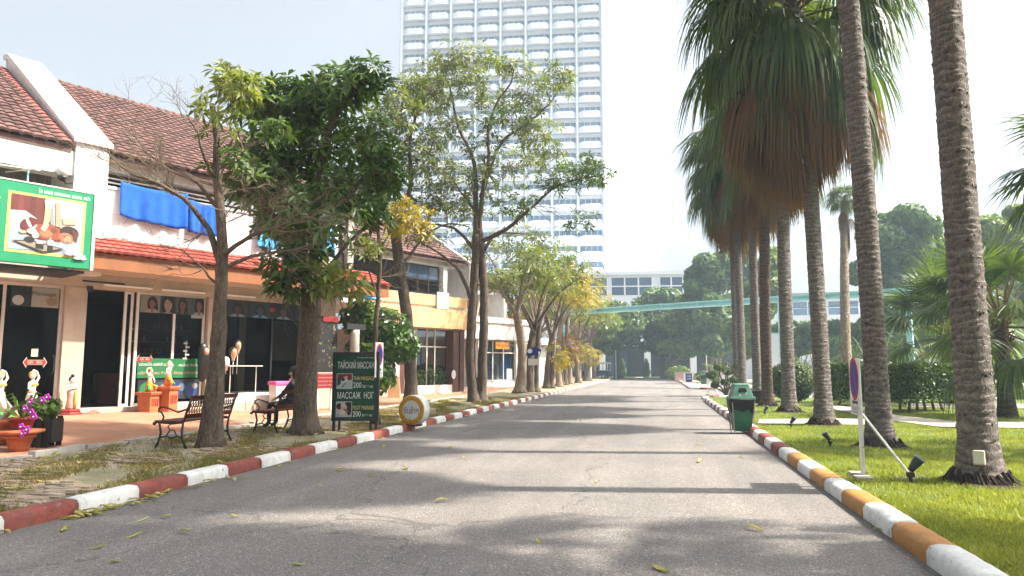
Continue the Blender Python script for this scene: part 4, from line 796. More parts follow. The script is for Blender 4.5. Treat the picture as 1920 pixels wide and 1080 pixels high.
bm.add(V, F); bm.box(-BW / 2 + .17, BW / 2 - .17, -.35, .74, -.2, -.02); bm = bm.mesh('balcony', M['palewhite'])
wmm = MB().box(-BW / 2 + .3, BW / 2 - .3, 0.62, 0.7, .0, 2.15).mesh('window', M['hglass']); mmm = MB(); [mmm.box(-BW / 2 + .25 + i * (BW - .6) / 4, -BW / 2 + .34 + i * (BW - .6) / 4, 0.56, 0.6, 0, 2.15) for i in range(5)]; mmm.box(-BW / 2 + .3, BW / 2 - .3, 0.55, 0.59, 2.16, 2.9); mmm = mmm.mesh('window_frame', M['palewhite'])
for fl_ in range(4, NF):
    for b_ in range(8):
        x = -(b_ + .5) * BW; z = fl_ * FH + 1.2
        link('balcony', bm, ht, loc=(x, 0, z)); wn = link('window', wmm, ht, loc=(x, 0, z)); link('frame', mmm, wn)
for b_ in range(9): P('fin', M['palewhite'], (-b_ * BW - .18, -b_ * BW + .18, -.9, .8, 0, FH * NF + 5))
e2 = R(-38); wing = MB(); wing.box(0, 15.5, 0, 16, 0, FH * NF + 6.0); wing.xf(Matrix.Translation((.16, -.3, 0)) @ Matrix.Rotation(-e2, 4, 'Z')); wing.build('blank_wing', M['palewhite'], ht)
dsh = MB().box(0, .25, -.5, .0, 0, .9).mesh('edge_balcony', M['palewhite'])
for fl_ in range(4, NF):
    o = link('edge_balcony', dsh, ht); q = Matrix.Rotation(-e2, 4, 'Z') @ Vector((15.52, .9, 0)); o.location = (.16 + q.x, -.3 + q.y, fl_ * FH + 1.2); o.rotation_euler.z = -e2
# podium
kp = K(1215, 690, 118.); prz = trz
pd = thing('hotel_podium', 'low white hotel podium with long dark window bands behind the trees', 'building', (kp.x, kp.y, 0), prz); PAR = pd
PT = 1.5 + (690 - 508) / FPX * 118
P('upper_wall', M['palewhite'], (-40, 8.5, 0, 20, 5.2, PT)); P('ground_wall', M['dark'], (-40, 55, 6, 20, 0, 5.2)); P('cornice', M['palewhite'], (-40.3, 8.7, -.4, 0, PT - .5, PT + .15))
for x0_, x1_ in ((-19, -6.5), (-5.9, 1.0), (2.2, 8.0)):
    zz1, zz2 = 1.5 + (690 - 552) / FPX * 118, 1.5 + (690 - 519) / FPX * 118
    P('window_band', M['pglass'], (x0_, x1_, -.06, -.002, zz1, zz2))
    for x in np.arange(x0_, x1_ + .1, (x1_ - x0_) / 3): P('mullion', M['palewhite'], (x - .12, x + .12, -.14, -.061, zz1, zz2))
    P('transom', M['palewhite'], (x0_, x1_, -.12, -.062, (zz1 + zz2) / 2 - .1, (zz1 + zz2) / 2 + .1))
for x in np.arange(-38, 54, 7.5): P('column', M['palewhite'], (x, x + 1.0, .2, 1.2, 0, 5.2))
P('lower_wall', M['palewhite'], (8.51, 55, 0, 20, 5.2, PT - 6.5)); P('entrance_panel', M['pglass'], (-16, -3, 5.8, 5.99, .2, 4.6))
kw = K(1545, 690, 92.); wb = thing('white_annex', 'white flat roofed building with blue windows behind the turquoise beam', 'building', (kw.x, kw.y, 0), R(-6)); PAR = wb
wz = lambda y: 1.5 + (690 - y) / FPX * 92
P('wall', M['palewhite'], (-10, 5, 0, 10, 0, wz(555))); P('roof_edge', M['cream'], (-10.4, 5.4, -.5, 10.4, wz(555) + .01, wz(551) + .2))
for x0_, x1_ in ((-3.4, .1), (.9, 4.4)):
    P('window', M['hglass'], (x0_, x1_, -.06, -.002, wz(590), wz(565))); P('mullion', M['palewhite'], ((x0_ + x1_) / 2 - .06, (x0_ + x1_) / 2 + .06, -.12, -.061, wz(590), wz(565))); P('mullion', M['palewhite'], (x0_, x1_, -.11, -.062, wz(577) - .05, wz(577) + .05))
for x in (-9, -6): P('window', M['hglass'], (x, x + 2, -.06, -.002, wz(650), wz(615)))
# ------------------------------------------------------------------ turquoise monorail beam on posts
b0 = K(1800, 548, 43.5); b1 = K(1040, 581, 64.); b0.z = b1.z = 6.35
mo = thing('monorail_beam', 'turquoise monorail beam crossing the road on tall posts', 'beam', (b0.x, b0.y, 0), math.atan2((b1 - b0).y, (b1 - b0).x)); Lb = (Vector((b1.x, b1.y)) - Vector((b0.x, b0.y))).length; PAR = mo
MB().prism([(-.3, 6.17), (.3, 6.17), (.3, 6.27), (.1, 6.31), (.1, 6.47), (.3, 6.51), (.3, 6.60), (-.3, 6.60), (-.3, 6.51), (-.1, 6.47), (-.1, 6.31), (-.3, 6.27)], 0, Lb, 'x').build('girder', M['teal'], mo)
for f_ in np.arange(.05, 1, .1): P('splice_plate', M['teal'], (Lb * f_, Lb * f_ + .12, -.32, .32, 6.16, 6.615))
def along(px): 
    r = ray(px, 690); d_ = (b1 - b0); den = d_.x * r[1] - d_.y * r[0]; t = (b0.y * r[0] - b0.x * r[1]) / den; return t * Lb
for px in (1710,):
    t = along(px); P('post', M['teal'], (t - .17, t + .17, -.17, .17, 0, 6.16)); P('base_plate', M['concrete'], (t - .4, t + .4, -.4, .4, -.1, .2))
t = along(1448); P('pier_panel', M['palewhite'], (t - .62, t + .48, -.2, .2, 0, 3.9)); P('post', M['teal'], (t - .8, t - .64, -.25, .25, 0, 6.16)); P('pier_cap', M['teal'], (t - .62, t + .5, -.22, .22, 3.901, 4.0))
for xx in (-15, Lb - .5): P('post', M['teal'], (Lb - 1.5, Lb - 1.1, -.2, .2, 0, 6.16)) if xx > 0 else None
MB().tube([(x, -.2, 5.9 - .25 * abs(math.sin(x * .55))) for x in np.linspace(1, Lb * .6, 50)], .02, 4).build('cable', M['black'], mo)
# ------------------------------------------------------------------ street furniture
def make_bench(label):
    t = thing('park_bench', label, 'bench', group='cast iron benches on the verge'); Lx = 1.3
    for x in (0, Lx):
        f = MB(); T = lambda pts, r=.018: f.tube([(x, a, b) for a, b in pts], r, 6)
        T([(.30, 0), (.24, .12), (.21, .26), (.25, .42)], .02); T([(-.28, 0), (-.21, .14), (-.19, .28), (-.21, .43)], .02)
        T([(.34, .40), (.30, .43), (0, .41), (-.21, .43), (-.27, .62), (-.36, .88)], .022)
        T([(-.29, .66), (-.1, .60), (.08, .66), (.2, .69), (.27, .66), (.27, .60), (.22, .60)], .017); T([(.22, .60), (.17, .52), (.2, .44)], .016)
        T([(.22, .17), (.1, .2), (0, .16), (-.1, .2), (-.2, .17)], .014); T([(.1, .2), (.04, .3), (-.04, .3), (-.1, .2)], .012); T([(.03, .29), (.08, .36), (.02, .40)], .012)
        f.ball((x, .345, .405), .03, 8); f.build('end_frame', M['black'], t, True)
    for i in range(5): MB().box(-.02, Lx + .02, -.17 + i * .105, -.17 + i * .105 + .085, .432, .46).build('slat', M['woodred'], t, bevel=.008)
    for z0, z1, y0 in ((.49, .57, -.245), (.80, .88, -.36)): 
        s = MB(); s.prism([(y0, z0), (y0 - .028, z1), (y0 - .003, z1), (y0 + .025, z0)], -.02, Lx + .02, 'x'); s.build('back_slat', M['woodred'], t, bevel=.006)
    la = MB()
    for i in range(19):
        x = .04 + i * .0675; la.tube([(x - .03, -.262, .575), (x + .03, -.345, .80)], .008, 5); la.tube([(x + .03, -.258, .575), (x - .03, -.341, .80)], .008, 5)
    la.tube([(0, -.30, .69), (Lx, -.30, .69)], .012, 6); la.build('back_lattice', M['black'], t)
    return t
b1_ = make_bench('black iron bench with red wood slats beside the bare branched tree'); b1_.location = (-8.1, 10.8, zL(-8.1, 11) - .01); b1_.rotation_euler.z = R(90)
b2__ = copy_tree(b1_); b2__['label'] = 'black iron bench with a seated person, in front of the salon window'; b2__.location = (-8.05, 13.68, zL(-8.1, 14) - .01); b2__.rotation_euler.z = R(90)
# no-parking signs
def nopark(label, loc, rz, base, tilt=0., brace=False, wd=.46, ht=.72, zc_=1.15, wood=False):
    t = thing('no_parking_sign', label, 'sign', loc, rz, 'no parking signs along the kerbs')
    MB().box(-wd / 2, wd / 2, -.012, .012, zc_ - ht / 2, zc_ + ht / 2).build('panel', M['kwhite'], t, bevel=.01)
    zc2 = zc_ + ht * .14; y = -.0135
    pr = MB(); pr.disc((0, y, zc2), wd * .44, wd * .44 * 1.12, 28, 0); pr.disc((0, y - .001, zc2), wd * .35, wd * .35 * 1.12, 28, 1)
    a_ = [(-.62, .72), (-.5, .82), (.62, -.72), (.5, -.82)]; pr.poly([(q_[0] * wd * .40, zc2 + q_[1] * wd * .42) for q_ in (a_[0], a_[3], a_[2], a_[1])], y - .002, 0)
    pr.poly([(-wd * .24, zc_ - ht * .30), (wd * .24, zc_ - ht * .30), (wd * .24, zc_ - ht * .25), (-wd * .24, zc_ - ht * .25)], y, 2)
    pr.poly([(wd * .16, zc_ - ht * .33), (wd * .30, zc_ - ht * .275), (wd * .16, zc_ - ht * .22)], y - .001, 2); pr.poly([(-wd * .16, zc_ - ht * .33), (-wd * .30, zc_ - ht * .275), (-wd * .16, zc_ - ht * .22)], y - .001, 2)
    pr.build('printed_sign', [cm('d01830'), cm('2038b0'), cm('202028')], t)
    text('lettering', 'ห้ามจอดรถ', .085, cm('383840'), t, 0, y, zc_ - ht * .375, width=wd * .72); text('lettering', 'NO PARKING', .05, cm('383840'), t, 0, y, zc_ - ht * .45, width=wd * .6)
    m_ = M['wood'] if wood else M['kwhite']
    MB().box(-.025, .025, .013, .06, -.05, zc_ + (.1 if not wood else .3)).build('post', m_, t)
    if brace:
        MB().tube([(.0, .05, zc_ - ht * .45), (.0, .62, .0)], .018, 6).build('brace', m_, t); MB().box(-.22, -.06, -.1, .07, -.03, .06).build('footing', M['concrete'], t, bevel=.01); MB().box(.06, .3, -.1, .1, -.03, .05).build('footing', M['concrete'], t, bevel=.01); MB().box(-.1, .14, .4, .8, -.04, .03).build('brace_footing', M['concrete'], t, bevel=.01)
    return t
p = G(1613, 895, .12); n1 = nopark('white no parking sign with a slanting brace on the lawn by the ochre kerb', (p.x, p.y, .11), R(-92), None, brace=True, wd=.56)
p = G(707, 806, .13); n2 = nopark('white no parking sign on a grey timber post beside the green massage board', (p.x + .05, p.y - .1, .11), R(92), None, wd=.5, ht=.78, zc_=1.68 - .11, wood=True)
p = G(1011, 738, .13); n3 = nopark('white no parking sign on a thin pole beneath a blue panel with white discs', (p.x, p.y, .11), R(94), None, wd=.4, ht=.85, zc_=1.85)
bp = thing('blue_panel_sign', 'dark blue curved panel with white round emblems beside a kerbside pole', 'sign', (p.x - .35, p.y + .3, .1), R(10)); MB().prism([(-.42, 2.15), (-.3, 2.45), (.1, 2.55), (.42, 2.4), (.35, 2.05), (.0, 2.1), (-.3, 1.95)], -.04, .04).build('panel', cm('182c90', .6), bp); e_ = MB()
for x, z, r_ in ((-.2, 2.32, .13), (-.12, 1.75, .15), (.12, 1.72, .13)): e_.lathe([(r_, 0), (r_, .05)], 14).xf(Matrix.Identity(4)) if 0 else e_.disc((x, -.05, z), r_, r_, 16)
e_.build('emblem', M['white'], bp); MB().tube([(.0, .03, 0), (.0, .03, 2.1)], .03, 6).build('pole', M['alu'], bp); MB().box(-.3, .3, -.045, .03, 1.55, 1.9).build('lower_panel', M['white'], bp)
# Thai massage board
p0, p1 = G(627, 808, .13), G(703, 808, .13); mid = (p0 + p1) / 2; rzb = math.atan2(p1.y - p0.y, p1.x - p0.x); bw = (p1 - p0).length
gb = thing('massage_board', 'dark green Thai massage price board with two photos and white lettering', 'sign', (mid.x, mid.y, .1), rzb); hw = bw / 2 + .02; zb0, zb1 = .30, 1.70
MB().box(-hw, hw, -.0, .05, zb0, zb1).build('panel', M['dkgreen'], gb)
fr = MB(); fr.box(-hw - .05, -hw, -.03, .07, zb0 - .05, zb1 + .05); fr.box(hw, hw + .05, -.03, .07, zb0 - .05, zb1 + .05); fr.box(-hw, hw, -.03, .07, zb1, zb1 + .05); fr.box(-hw, hw, -.03, .07, zb0 - .05, zb0); fr.build('frame', M['black'], gb)
for s in (-1, 1): MB().box(s * hw - .025, s * hw + .025, -.025, .065, -.06, zb0 - .051).build('post', M['black'], gb); MB().box(s * hw - .12 * s - .02, s * hw - .12 * s + .02, -.02, .05, -.06, zb0 - .051).build('post', M['black'], gb)
wh = cm('f0f0e8', .8); ye = cm('f0d890', .75); yf = -.004
text('lettering', 'ТАЙСКИЙ МАССАЖ', .2, wh, gb, 0, yf, 1.45, width=bw * .92); text('lettering', 'THAI MASSAGE', .12, ye, gb, bw * .2, yf, 1.17, width=bw * .52); text('lettering', '200', .17, wh, gb, bw * .04, yf, 1.02, width=bw * .2); text('lettering', 'бат / 1 час', .09, wh, gb, bw * .30, yf, .995, width=bw * .26)
text('lettering', 'МАССАЖ  НОГ', .2, wh, gb, -bw * .0, yf, .79, width=bw * .9); text('lettering', 'FOOT MASSAGE', .12, ye, gb, bw * .2, yf, .53, width=bw * .52); text('lettering', '200', .17, wh, gb, bw * .04, yf, .39, width=bw * .2); text('lettering', 'бат / 1 час', .09, wh, gb, bw * .30, yf, .37, width=bw * .26)
text('lettering', 'thai massage and foot massage', .035, wh, gb, bw * .22, yf, 1.63, width=bw * .42)
printed('photo', gb, -bw * .48, .94, bw * .40, .34, yf, [('d8e0d8', SQ), ('903030', [(.05, .45), (.95, .6), (.95, .96), (.05, .96)]), ('404848', [(.03, .2), (.25, .3), (.3, .7), (.05, .75)]), ('e8e8f0', ell(.5, .55, .2, .22)), ('e8c8b0', ell(.6, .75, .1, .1)), ('383030', ell(.42, .62, .1, .12)), ('c8d8d0', [(.2, .06), (.95, .1), (.92, .45), (.5, .4)]), ('50605c', [(.3, .1), (.36, .1), (.6, .4), (.55, .42)])])
printed('photo', gb, -bw * .48, .33, bw * .40, .34, yf, [('d8d8d0', SQ), ('203028', [(.55, .4), (.96, .3), (.96, .95), (.6, .95)]), ('581848', ell(.2, .68, .18, .2)), ('e8c8b0', ell(.5, .62, .2, .2)), ('f0e0d8', ell(.45, .75, .14, .1)), ('b87858', ell(.62, .42, .16, .1, 12, -.6)), ('481038', ell(.82, .25, .12, .14)), ('c0b0e0', ell(.15, .12, .1, .1)), ('f4f0ec', ell(.45, .3, .16, .12))])
# round drive-slowly sign
p = G(775, 797, .13); rs = thing('round_slow_sign', 'round yellow and white drum sign with red Thai letters standing at the kerb', 'sign', (p.x + .02, p.y, .14), R(-8.5)); rr = .355
Rx = Matrix.Translation((0, 0, rr)) @ Matrix.Rotation(math.pi / 2, 4, 'X')
MB().lathe([(rr * .9, -.15), (rr, -.13), (rr, .13), (rr * .95, .15)], 40).xf(Rx).build('drum', M['kwhite'], rs, True)
rg = MB(); n_ = 40
for i in range(n_):
    q0, q1 = 2 * math.pi * i / n_, 2 * math.pi * (i + 1) / n_; c0, s0_, c1, s1_ = math.cos(q0), math.sin(q0), math.cos(q1), math.sin(q1); ro_, ri_ = rr * .97, rr * .64
    rg.add([(ro_ * c0, -.152, rr + ro_ * s0_), (ro_ * c1, -.152, rr + ro_ * s1_), ((ro_ + ri_) / 2 * c1, -.178, rr + (ro_ + ri_) / 2 * s1_), ((ro_ + ri_) / 2 * c0, -.178, rr + (ro_ + ri_) / 2 * s0_), (ri_ * c1, -.156, rr + ri_ * s1_), (ri_ * c0, -.156, rr + ri_ * s0_)], [(0, 1, 2, 3), (3, 2, 4, 5)])
rg.build('ring', mat('sign_ochre', (.52, .27, .02), .45, .2, 6), rs, True); MB().disc((0, -.158, rr), rr * .65, rr * .65, 32).build('face', M['kwhite'], rs); MB().disc((0, -.1575, rr), rr * .67, rr * .67, 32).build('face_rim', cm('a01818'), rs)
text('lettering', 'ขับช้าๆ', .2, cm('701010'), rs, 0, -.160, rr - .02, width=.40); MB().box(-.16, .16, -.12, .12, -.03, .02).build('foot', cm('802020'), rs)
# red menu boards and the tall picture panel by the shop corner
q = A.p(605, 755, -1.2); rm = thing('menu_panel', 'tall picture panel with red menu board at the salon corner', 'sign', A.w(q[0], -1.2, .1), A.rz); z_ = lambda y: A.p(605, y, -1.2)[1] - .1
MB().box(-.35, .5, 0, .06, z_(698), z_(592)).build('picture_panel', cm('181818'), rm); MB().box(-.3, .45, -.03, -.002, z_(728), z_(700)).build('menu_board', cm('a01818'), rm); MB().box(-.1, .5, -.03, -.002, z_(603), z_(592)).build('header_board', cm('981414'), rm); MB().box(-.22, -.16, .0, .05, -.1, z_(728)).build('post', M['alu'], rm); MB().box(.3, .36, .0, .05, -.1, z_(728)).build('post', M['alu'], rm)
mb = MB(); r_ = random.Random(3)
for i in range(70):
    x = r_.uniform(-.3, .42); z = r_.uniform(z_(690) + .04, z_(604) - .06); a_ = r_.uniform(0, 3.1); l_ = r_.uniform(.03, .10); w_ = r_.uniform(.012, .035); c1, s1 = math.cos(a_), math.sin(a_)
    mb.poly([(x + c1 * l_, z + s1 * l_), (x - s1 * w_, z + c1 * w_), (x - c1 * l_ * .8, z - s1 * l_ * .8), (x + s1 * w_ * 1.3, z - c1 * w_ * 1.3)], -.003 - .0002 * i, i % 5)
mb.build('printed_picture', [cm('8a7a50'), cm('404038'), cm('a09880'), cm('282420'), cm('6a5038')], rm)
for i in range(4): text('lettering', ('массаж тела', 'массаж ног', 'маникюр', 'педикюр')[i], .07, cm('e0a0a0', .7), rm, .07, -.034, z_(728) + .10 + i * .12, width=.55)
q = A.p(672, 700, -1.6); po = thing('round_post', 'round grey concrete post next to the picture panel', 'post', A.w(q[0] - .1, -1.5, .0), A.rz); MB().lathe([(.17, 0), (.15, 2.6), (.15, 2.75)], 14).build('shaft', M['concrete'], po, True); MB().box(-.4, .35, -.1, .1, 2.76, 2.95).build('cap', M['black'], po)
# ------------------------------------------------------------------ statues, pots
def figure_parts(mb, h, mi_skin, mi_dress, mi_hair, mi_sash):
    k = h
    mb.lathe([(.13 * k, 0), (.15 * k, .03 * k), (.115 * k, .25 * k), (.12 * k, .40 * k), (.135 * k, .46 * k), (.10 * k, .55 * k)], 14, mi=mi_dress, sy=.85)
    mb.lathe([(.10 * k, .54 * k), (.125 * k, .62 * k), (.12 * k, .68 * k), (.05 * k, .72 * k), (.045 * k, .75 * k)], 14, mi=mi_sash, sy=.75)
    mb.ball((0, -.005 * k, .81 * k), .082 * k, 14, mi_skin, 1.15); mb.ball((0, .018 * k, .835 * k), .086 * k, 14, mi_hair, 1.05); mb.ball((0, .0, .94 * k), .05 * k, 10, mi_hair, .9)
    mb.tube([(.115 * k, 0, .66 * k), (.15 * k, -.05 * k, .55 * k), (.02 * k, -.13 * k, .60 * k), (.0, -.12 * k, .66 * k)], [.035 * k, .03 * k, .024 * k, .02 * k], 7, mi=mi_skin); mb.tube([(-.115 * k, 0, .66 * k), (-.15 * k, -.05 * k, .55 * k), (-.02 * k, -.13 * k, .60 * k), (.0, -.12 * k, .66 * k)], [.035 * k, .03 * k, .024 * k, .02 * k], 7, mi=mi_skin)
    for s in (-1, 1): mb.ball((s * .03 * k, -.083 * k, .825 * k), .011 * k, 6, mi_hair)
    mb.ball((0, -.088 * k, .775 * k), .014 * k, 6, mi_dress)
stone = mat('painted_stone', (.72, .62, .55), .5, .15, 9); pink = mat('painted_pink', (.62, .30, .25), .5, .2, 9); gold = mat('painted_gold', (.70, .38, .06), .45, .2, 9); dkred = mat('painted_dark_red', (.22, .03, .025), .5, .3, 9); orng = mat('painted_orange', (.75, .22, .03), .5, .2, 9); grn = mat('painted_green', (.05, .32, .06), .5, .2, 9)
q = A.p(131, 776, -.32); la = thing('greeting_statue', 'painted statue of a woman pressing her palms together by the shop pillar', 'statue', A.w(q[0], -.34, .3), A.rz + R(25))
MB().lathe([(.27, 0), (.27, .06), (.22, .1), (.23, .14), (.17, .18)], 8).build('base', dkred, la); f = MB(); figure_parts(f, .88, 0, 1, 2, 3); f.v = [(x, y, z + .18) for x, y, z in f.v]; f.prism([(-.03, .2), (.05, .2), (.05, .68), (-.01, .62)], -.13, -.10, mi=4); f.build('figure', [stone, pink, M['hair'], pink, gold], la, True)
def nymph(mb, h, turn=1):                       # kneeling dancer, one arm over the head
    k = h; mb.lathe([(.05 * k, .0), (.15 * k, .03 * k), (.165 * k, .12 * k), (.13 * k, .26 * k), (.115 * k, .34 * k), (.085 * k, .42 * k)], 16, mi=1, sy=.85)
    mb.tube([(.06 * k * turn, -.05 * k, .24 * k), (.13 * k * turn, -.2 * k, .20 * k), (.10 * k * turn, -.16 * k, .03 * k)], [.075 * k, .06 * k, .04 * k], 10, mi=1); mb.tube([(-.07 * k * turn, -.03 * k, .22 * k), (-.16 * k * turn, -.12 * k, .10 * k), (-.1 * k * turn, .06 * k, .04 * k)], [.075 * k, .06 * k, .04 * k], 10, mi=4)
    mb.lathe([(.085 * k, .41 * k), (.072 * k, .47 * k), (.10 * k, .57 * k), (.105 * k, .62 * k), (.085 * k, .655 * k), (.035 * k, .68 * k), (.033 * k, .73 * k)], 16, mi=0, sy=.72)
    for s in (-1, 1): mb.ball((s * .045 * k, -.06 * k, .585 * k), .04 * k, 10, 3)
    hx = .03 * k * turn; mb.ball((hx, -.012 * k, .785 * k), .066 * k, 14, 0, 1.22); mb.ball((hx * .5, .014 * k, .805 * k), .07 * k, 14, 2, 1.1); mb.lathe([(.074 * k, 0), (.072 * k, .022 * k), (.05 * k, .05 * k), (.03 * k, .06 * k)], 12, (hx * .6, .006 * k, .825 * k), 3)
    mb.tube([(-.1 * k * turn, 0, .63 * k), (-.19 * k * turn, .01 * k, .74 * k), (-.13 * k * turn, .02 * k, .87 * k), (.0, .0, .91 * k), (.05 * k * turn, -.02 * k, .89 * k)], [.03 * k, .028 * k, .024 * k, .018 * k, .012 * k], 8, mi=0); mb.tube([(.1 * k * turn, 0, .62 * k), (.16 * k * turn, -.04 * k, .50 * k), (.10 * k * turn, -.13 * k, .40 * k), (.06 * k * turn, -.16 * k, .34 * k)], [.03 * k, .027 * k, .02 * k, .014 * k], 8, mi=0)
    mb.lathe([(.098 * k, .40 * k), (.102 * k, .43 * k)], 14, mi=3, sy=.85)
    for s in (-1, 1): mb.ball((hx + s * .024 * k, -.074 * k, .80 * k), .008 * k, 6, 2)
    mb.ball((hx, -.08 * k, .78 * k), .011 * k, 6, 0); mb.ball((hx, -.072 * k, .752 * k), .012 * k, 6, 3, .5)
for i, (px, py, hb, hf, lab) in enumerate(((277, 777, .58, .72, 'kneeling dancer statue in gold headdress on the lower brick red pedestal'), (312, 778, .72, .76, 'dancer statue raising an arm on the taller brick red pedestal'))):
    q = A.p(px, py, -.6); t = thing('dancer_statue', lab, 'statue', A.w(q[0], -.6, .28), A.rz + R(30)); hw = .22
    bd = MB(); bd.box(-hw, hw, -hw, hw, 0, .07); bd.box(-hw + .03, hw - .03, -hw + .03, hw - .03, .07, hb - .08); bd.box(-hw - .02, hw + .02, -hw - .02, hw + .02, hb - .08, hb)
    bd.build('pedestal', mat('pedestal_brick_red', (.45, .13, .05), .7, .25, 6), t, bevel=.008)
    sl_ = MB()
    for s in range(4): sl_.box(-.135 + s * .075, -.095 + s * .075, -hw + .018, -hw + .028, hb * .35, hb * .68); sl_.box(hw - .028, hw - .018, -.135 + s * .075, -.095 + s * .075, hb * .35, hb * .68)
    sl_.build('pedestal_slot', dkred, t); bead = MB()
    for s in range(8): bead.ball((-hw + .01 + s * .06, -hw - .02, hb - .03), .028, 6); bead.ball((hw + .02, -hw + .01 + s * .06, hb - .03), .028, 6)
    bead.build('pedestal_bead', M['terrapot'], t); f = MB(); nymph(f, hf, 1 if i == 0 else -1); f.v = [(x, y, z + hb) for x, y, z in f.v]; f.build('figure', [stone, orng, mat('headdress_brown', (.35, .16, .05), .5), gold, grn], t, True)
for i, (px, lab) in enumerate(((56, 'white kneeling dancer statue with gold headdress above the orchid pots'), (-4, 'white dancer statue on a green and red base at the walkway edge'))):
    q = A.p(px, 790, -1.5); t = thing('dancer_statue', lab, 'statue', A.w(q[0], -1.5, .26), A.rz + R(35)); f = MB(); nymph(f, 1.0, -1); f.v = [(x, y, z + .28) for x, y, z in f.v]; f.build('figure', [stone, stone, mat('headdress_gold', (.5, .3, .08), .5), gold, stone], t, True)
    b_ = MB(); b_.ball((-.14, -.08, .16), .16, 12, 1); b_.ball((.16, -.06, .16), .14, 12, 1); b_.lathe([(.24, 0), (.25, .1), (.2, .3), (.14, .36)], 12, mi=0, sy=.8); b_.build('base', [cm('b02818'), grn], t, True)
def pot(mb, r, h, c=(0, 0, 0)): mb.lathe([(r * .62, 0), (r * .72, h * .3), (r * .9, h * .78), (r * 1.05, h * .8), (r * 1.08, h), (r * .95, h), (r * .9, h * .85)], 18, c)
p = G(35, 846, .19); t = thing('orchid_pot', 'terracotta pot of purple orchids on a wide saucer at the walkway edge', 'plant pot', (p.x, p.y, zL(p.x, p.y)), 0)
m_ = MB(); pot(m_, .21, .26); m_.build('lower_pot', M['terrapot'], t, True); m_ = MB(); m_.lathe([(.2, .26), (.33, .29), (.34, .33), (.2, .34)], 18); m_.build('saucer', M['terrapot'], t, True); m_ = MB(); pot(m_, .2, .2, (.02, 0, .33)); m_.build('upper_pot', dkred, t, True)
r_ = random.Random(5); lf = MB(); fw_ = MB()
for i in range(26):
    a_ = r_.uniform(0, 6.28); l_ = r_.uniform(.2, .5); up_ = r_.uniform(.15, .5); w_ = r_.uniform(.018, .04); c_ = (.02 + .06 * math.cos(a_), .06 * math.sin(a_), .52); px_, py_ = -math.sin(a_) * w_, math.cos(a_) * w_
    pt = [(c_[0], c_[1], c_[2]), (c_[0] + math.cos(a_) * l_ * .5, c_[1] + math.sin(a_) * l_ * .5, c_[2] + up_ * .8), (c_[0] + math.cos(a_) * l_, c_[1] + math.sin(a_) * l_, c_[2] + up_ * .7)]
    lf.add([pt[0], (pt[1][0] + px_, pt[1][1] + py_, pt[1][2]), (pt[1][0] - px_, pt[1][1] - py_, pt[1][2]), pt[2]], [(0, 1, 2), (1, 3, 2)])
lf.build('leaves', M['leaf'], t)
for (x, y, z) in ((.3, -.12, .62), (.34, -.1, .55), (.26, -.2, .68), (.3, -.15, .78), (.22, -.2, .40), (.27, -.22, .30), (.33, -.2, .36), (.42, -.05, .8), (.48, -.02, .85)):
    for i in range(5): a_ = 6.28 * i / 5; fw_.ball((x + .035 * math.cos(a_), y, z + .035 * math.sin(a_)), .028, 6, 0, .9, 1, .4)
    fw_.ball((x, y - .015, z), .012, 6, 1)
tag(fw_.build('flowers', [mat('orchid_purple', (.45, .03, .42), .5), M['white']], t, True), kind='stuff')
p = G(66, 840, .19); t2 = thing('black_planter', 'black slatted planter box behind the orchid pot', 'planter', (p.x - .1, p.y + .15, zL(p.x, p.y)), R(15)); 
for i in range(5): MB().box(-.28 + i * .115, -.19 + i * .115, -.2, -.18, 0, .5).build('slat', M['black'], t2); MB().box(-.28 + i * .115, -.19 + i * .115, .18, .2, 0, .5).build('slat', M['black'], t2)
MB().box(-.3, .3, -.17, .17, .08, .46).build('box_body', M['black'], t2); V, F = leafcloud([(0, 0, .62, .3, .25, .2)], 260, .09, 9); link('leaves', npmesh('leaves', V, F, M['leaf']), t2)
q = G(-20, 838, .2); t3 = thing('clay_bowl', 'round clay bowl holding driftwood beside the orchid pot', 'bowl', (q.x, q.y + .2, zL(q.x, q.y)), 0); m_ = MB(); pot(m_, .34, .42); m_.build('bowl', M['terrapot'], t3, True); m_ = MB(); [m_.tube([(0, 0, .4), (.2 * math.cos(i), .2 * math.sin(i), .6), (.45 * math.cos(i + .3), .4 * math.sin(i + .3), .68 + .05 * i)], [.03, .025, .008], 6) for i in range(4)]; m_.build('driftwood', M['wood'], t3)
q = A.p(170, 774, -.5); t = thing('doorstep_stone', 'brown rock lying before the shop doorway', 'rock', A.w(q[0], -.5, .28), A.rz); m_ = MB(); m_.ball((0, 0, .03), .2, 9, 0, .55, 1.2, .7); m_.v = [(x + .03 * math.sin(17 * z + 9 * y), y + .03 * math.sin(13 * x), z + .02 * math.sin(19 * x)) for x, y, z in m_.v]; m_.build('rock', mat('brown_rock', (.2, .12, .08), .9, .4, 8), t)
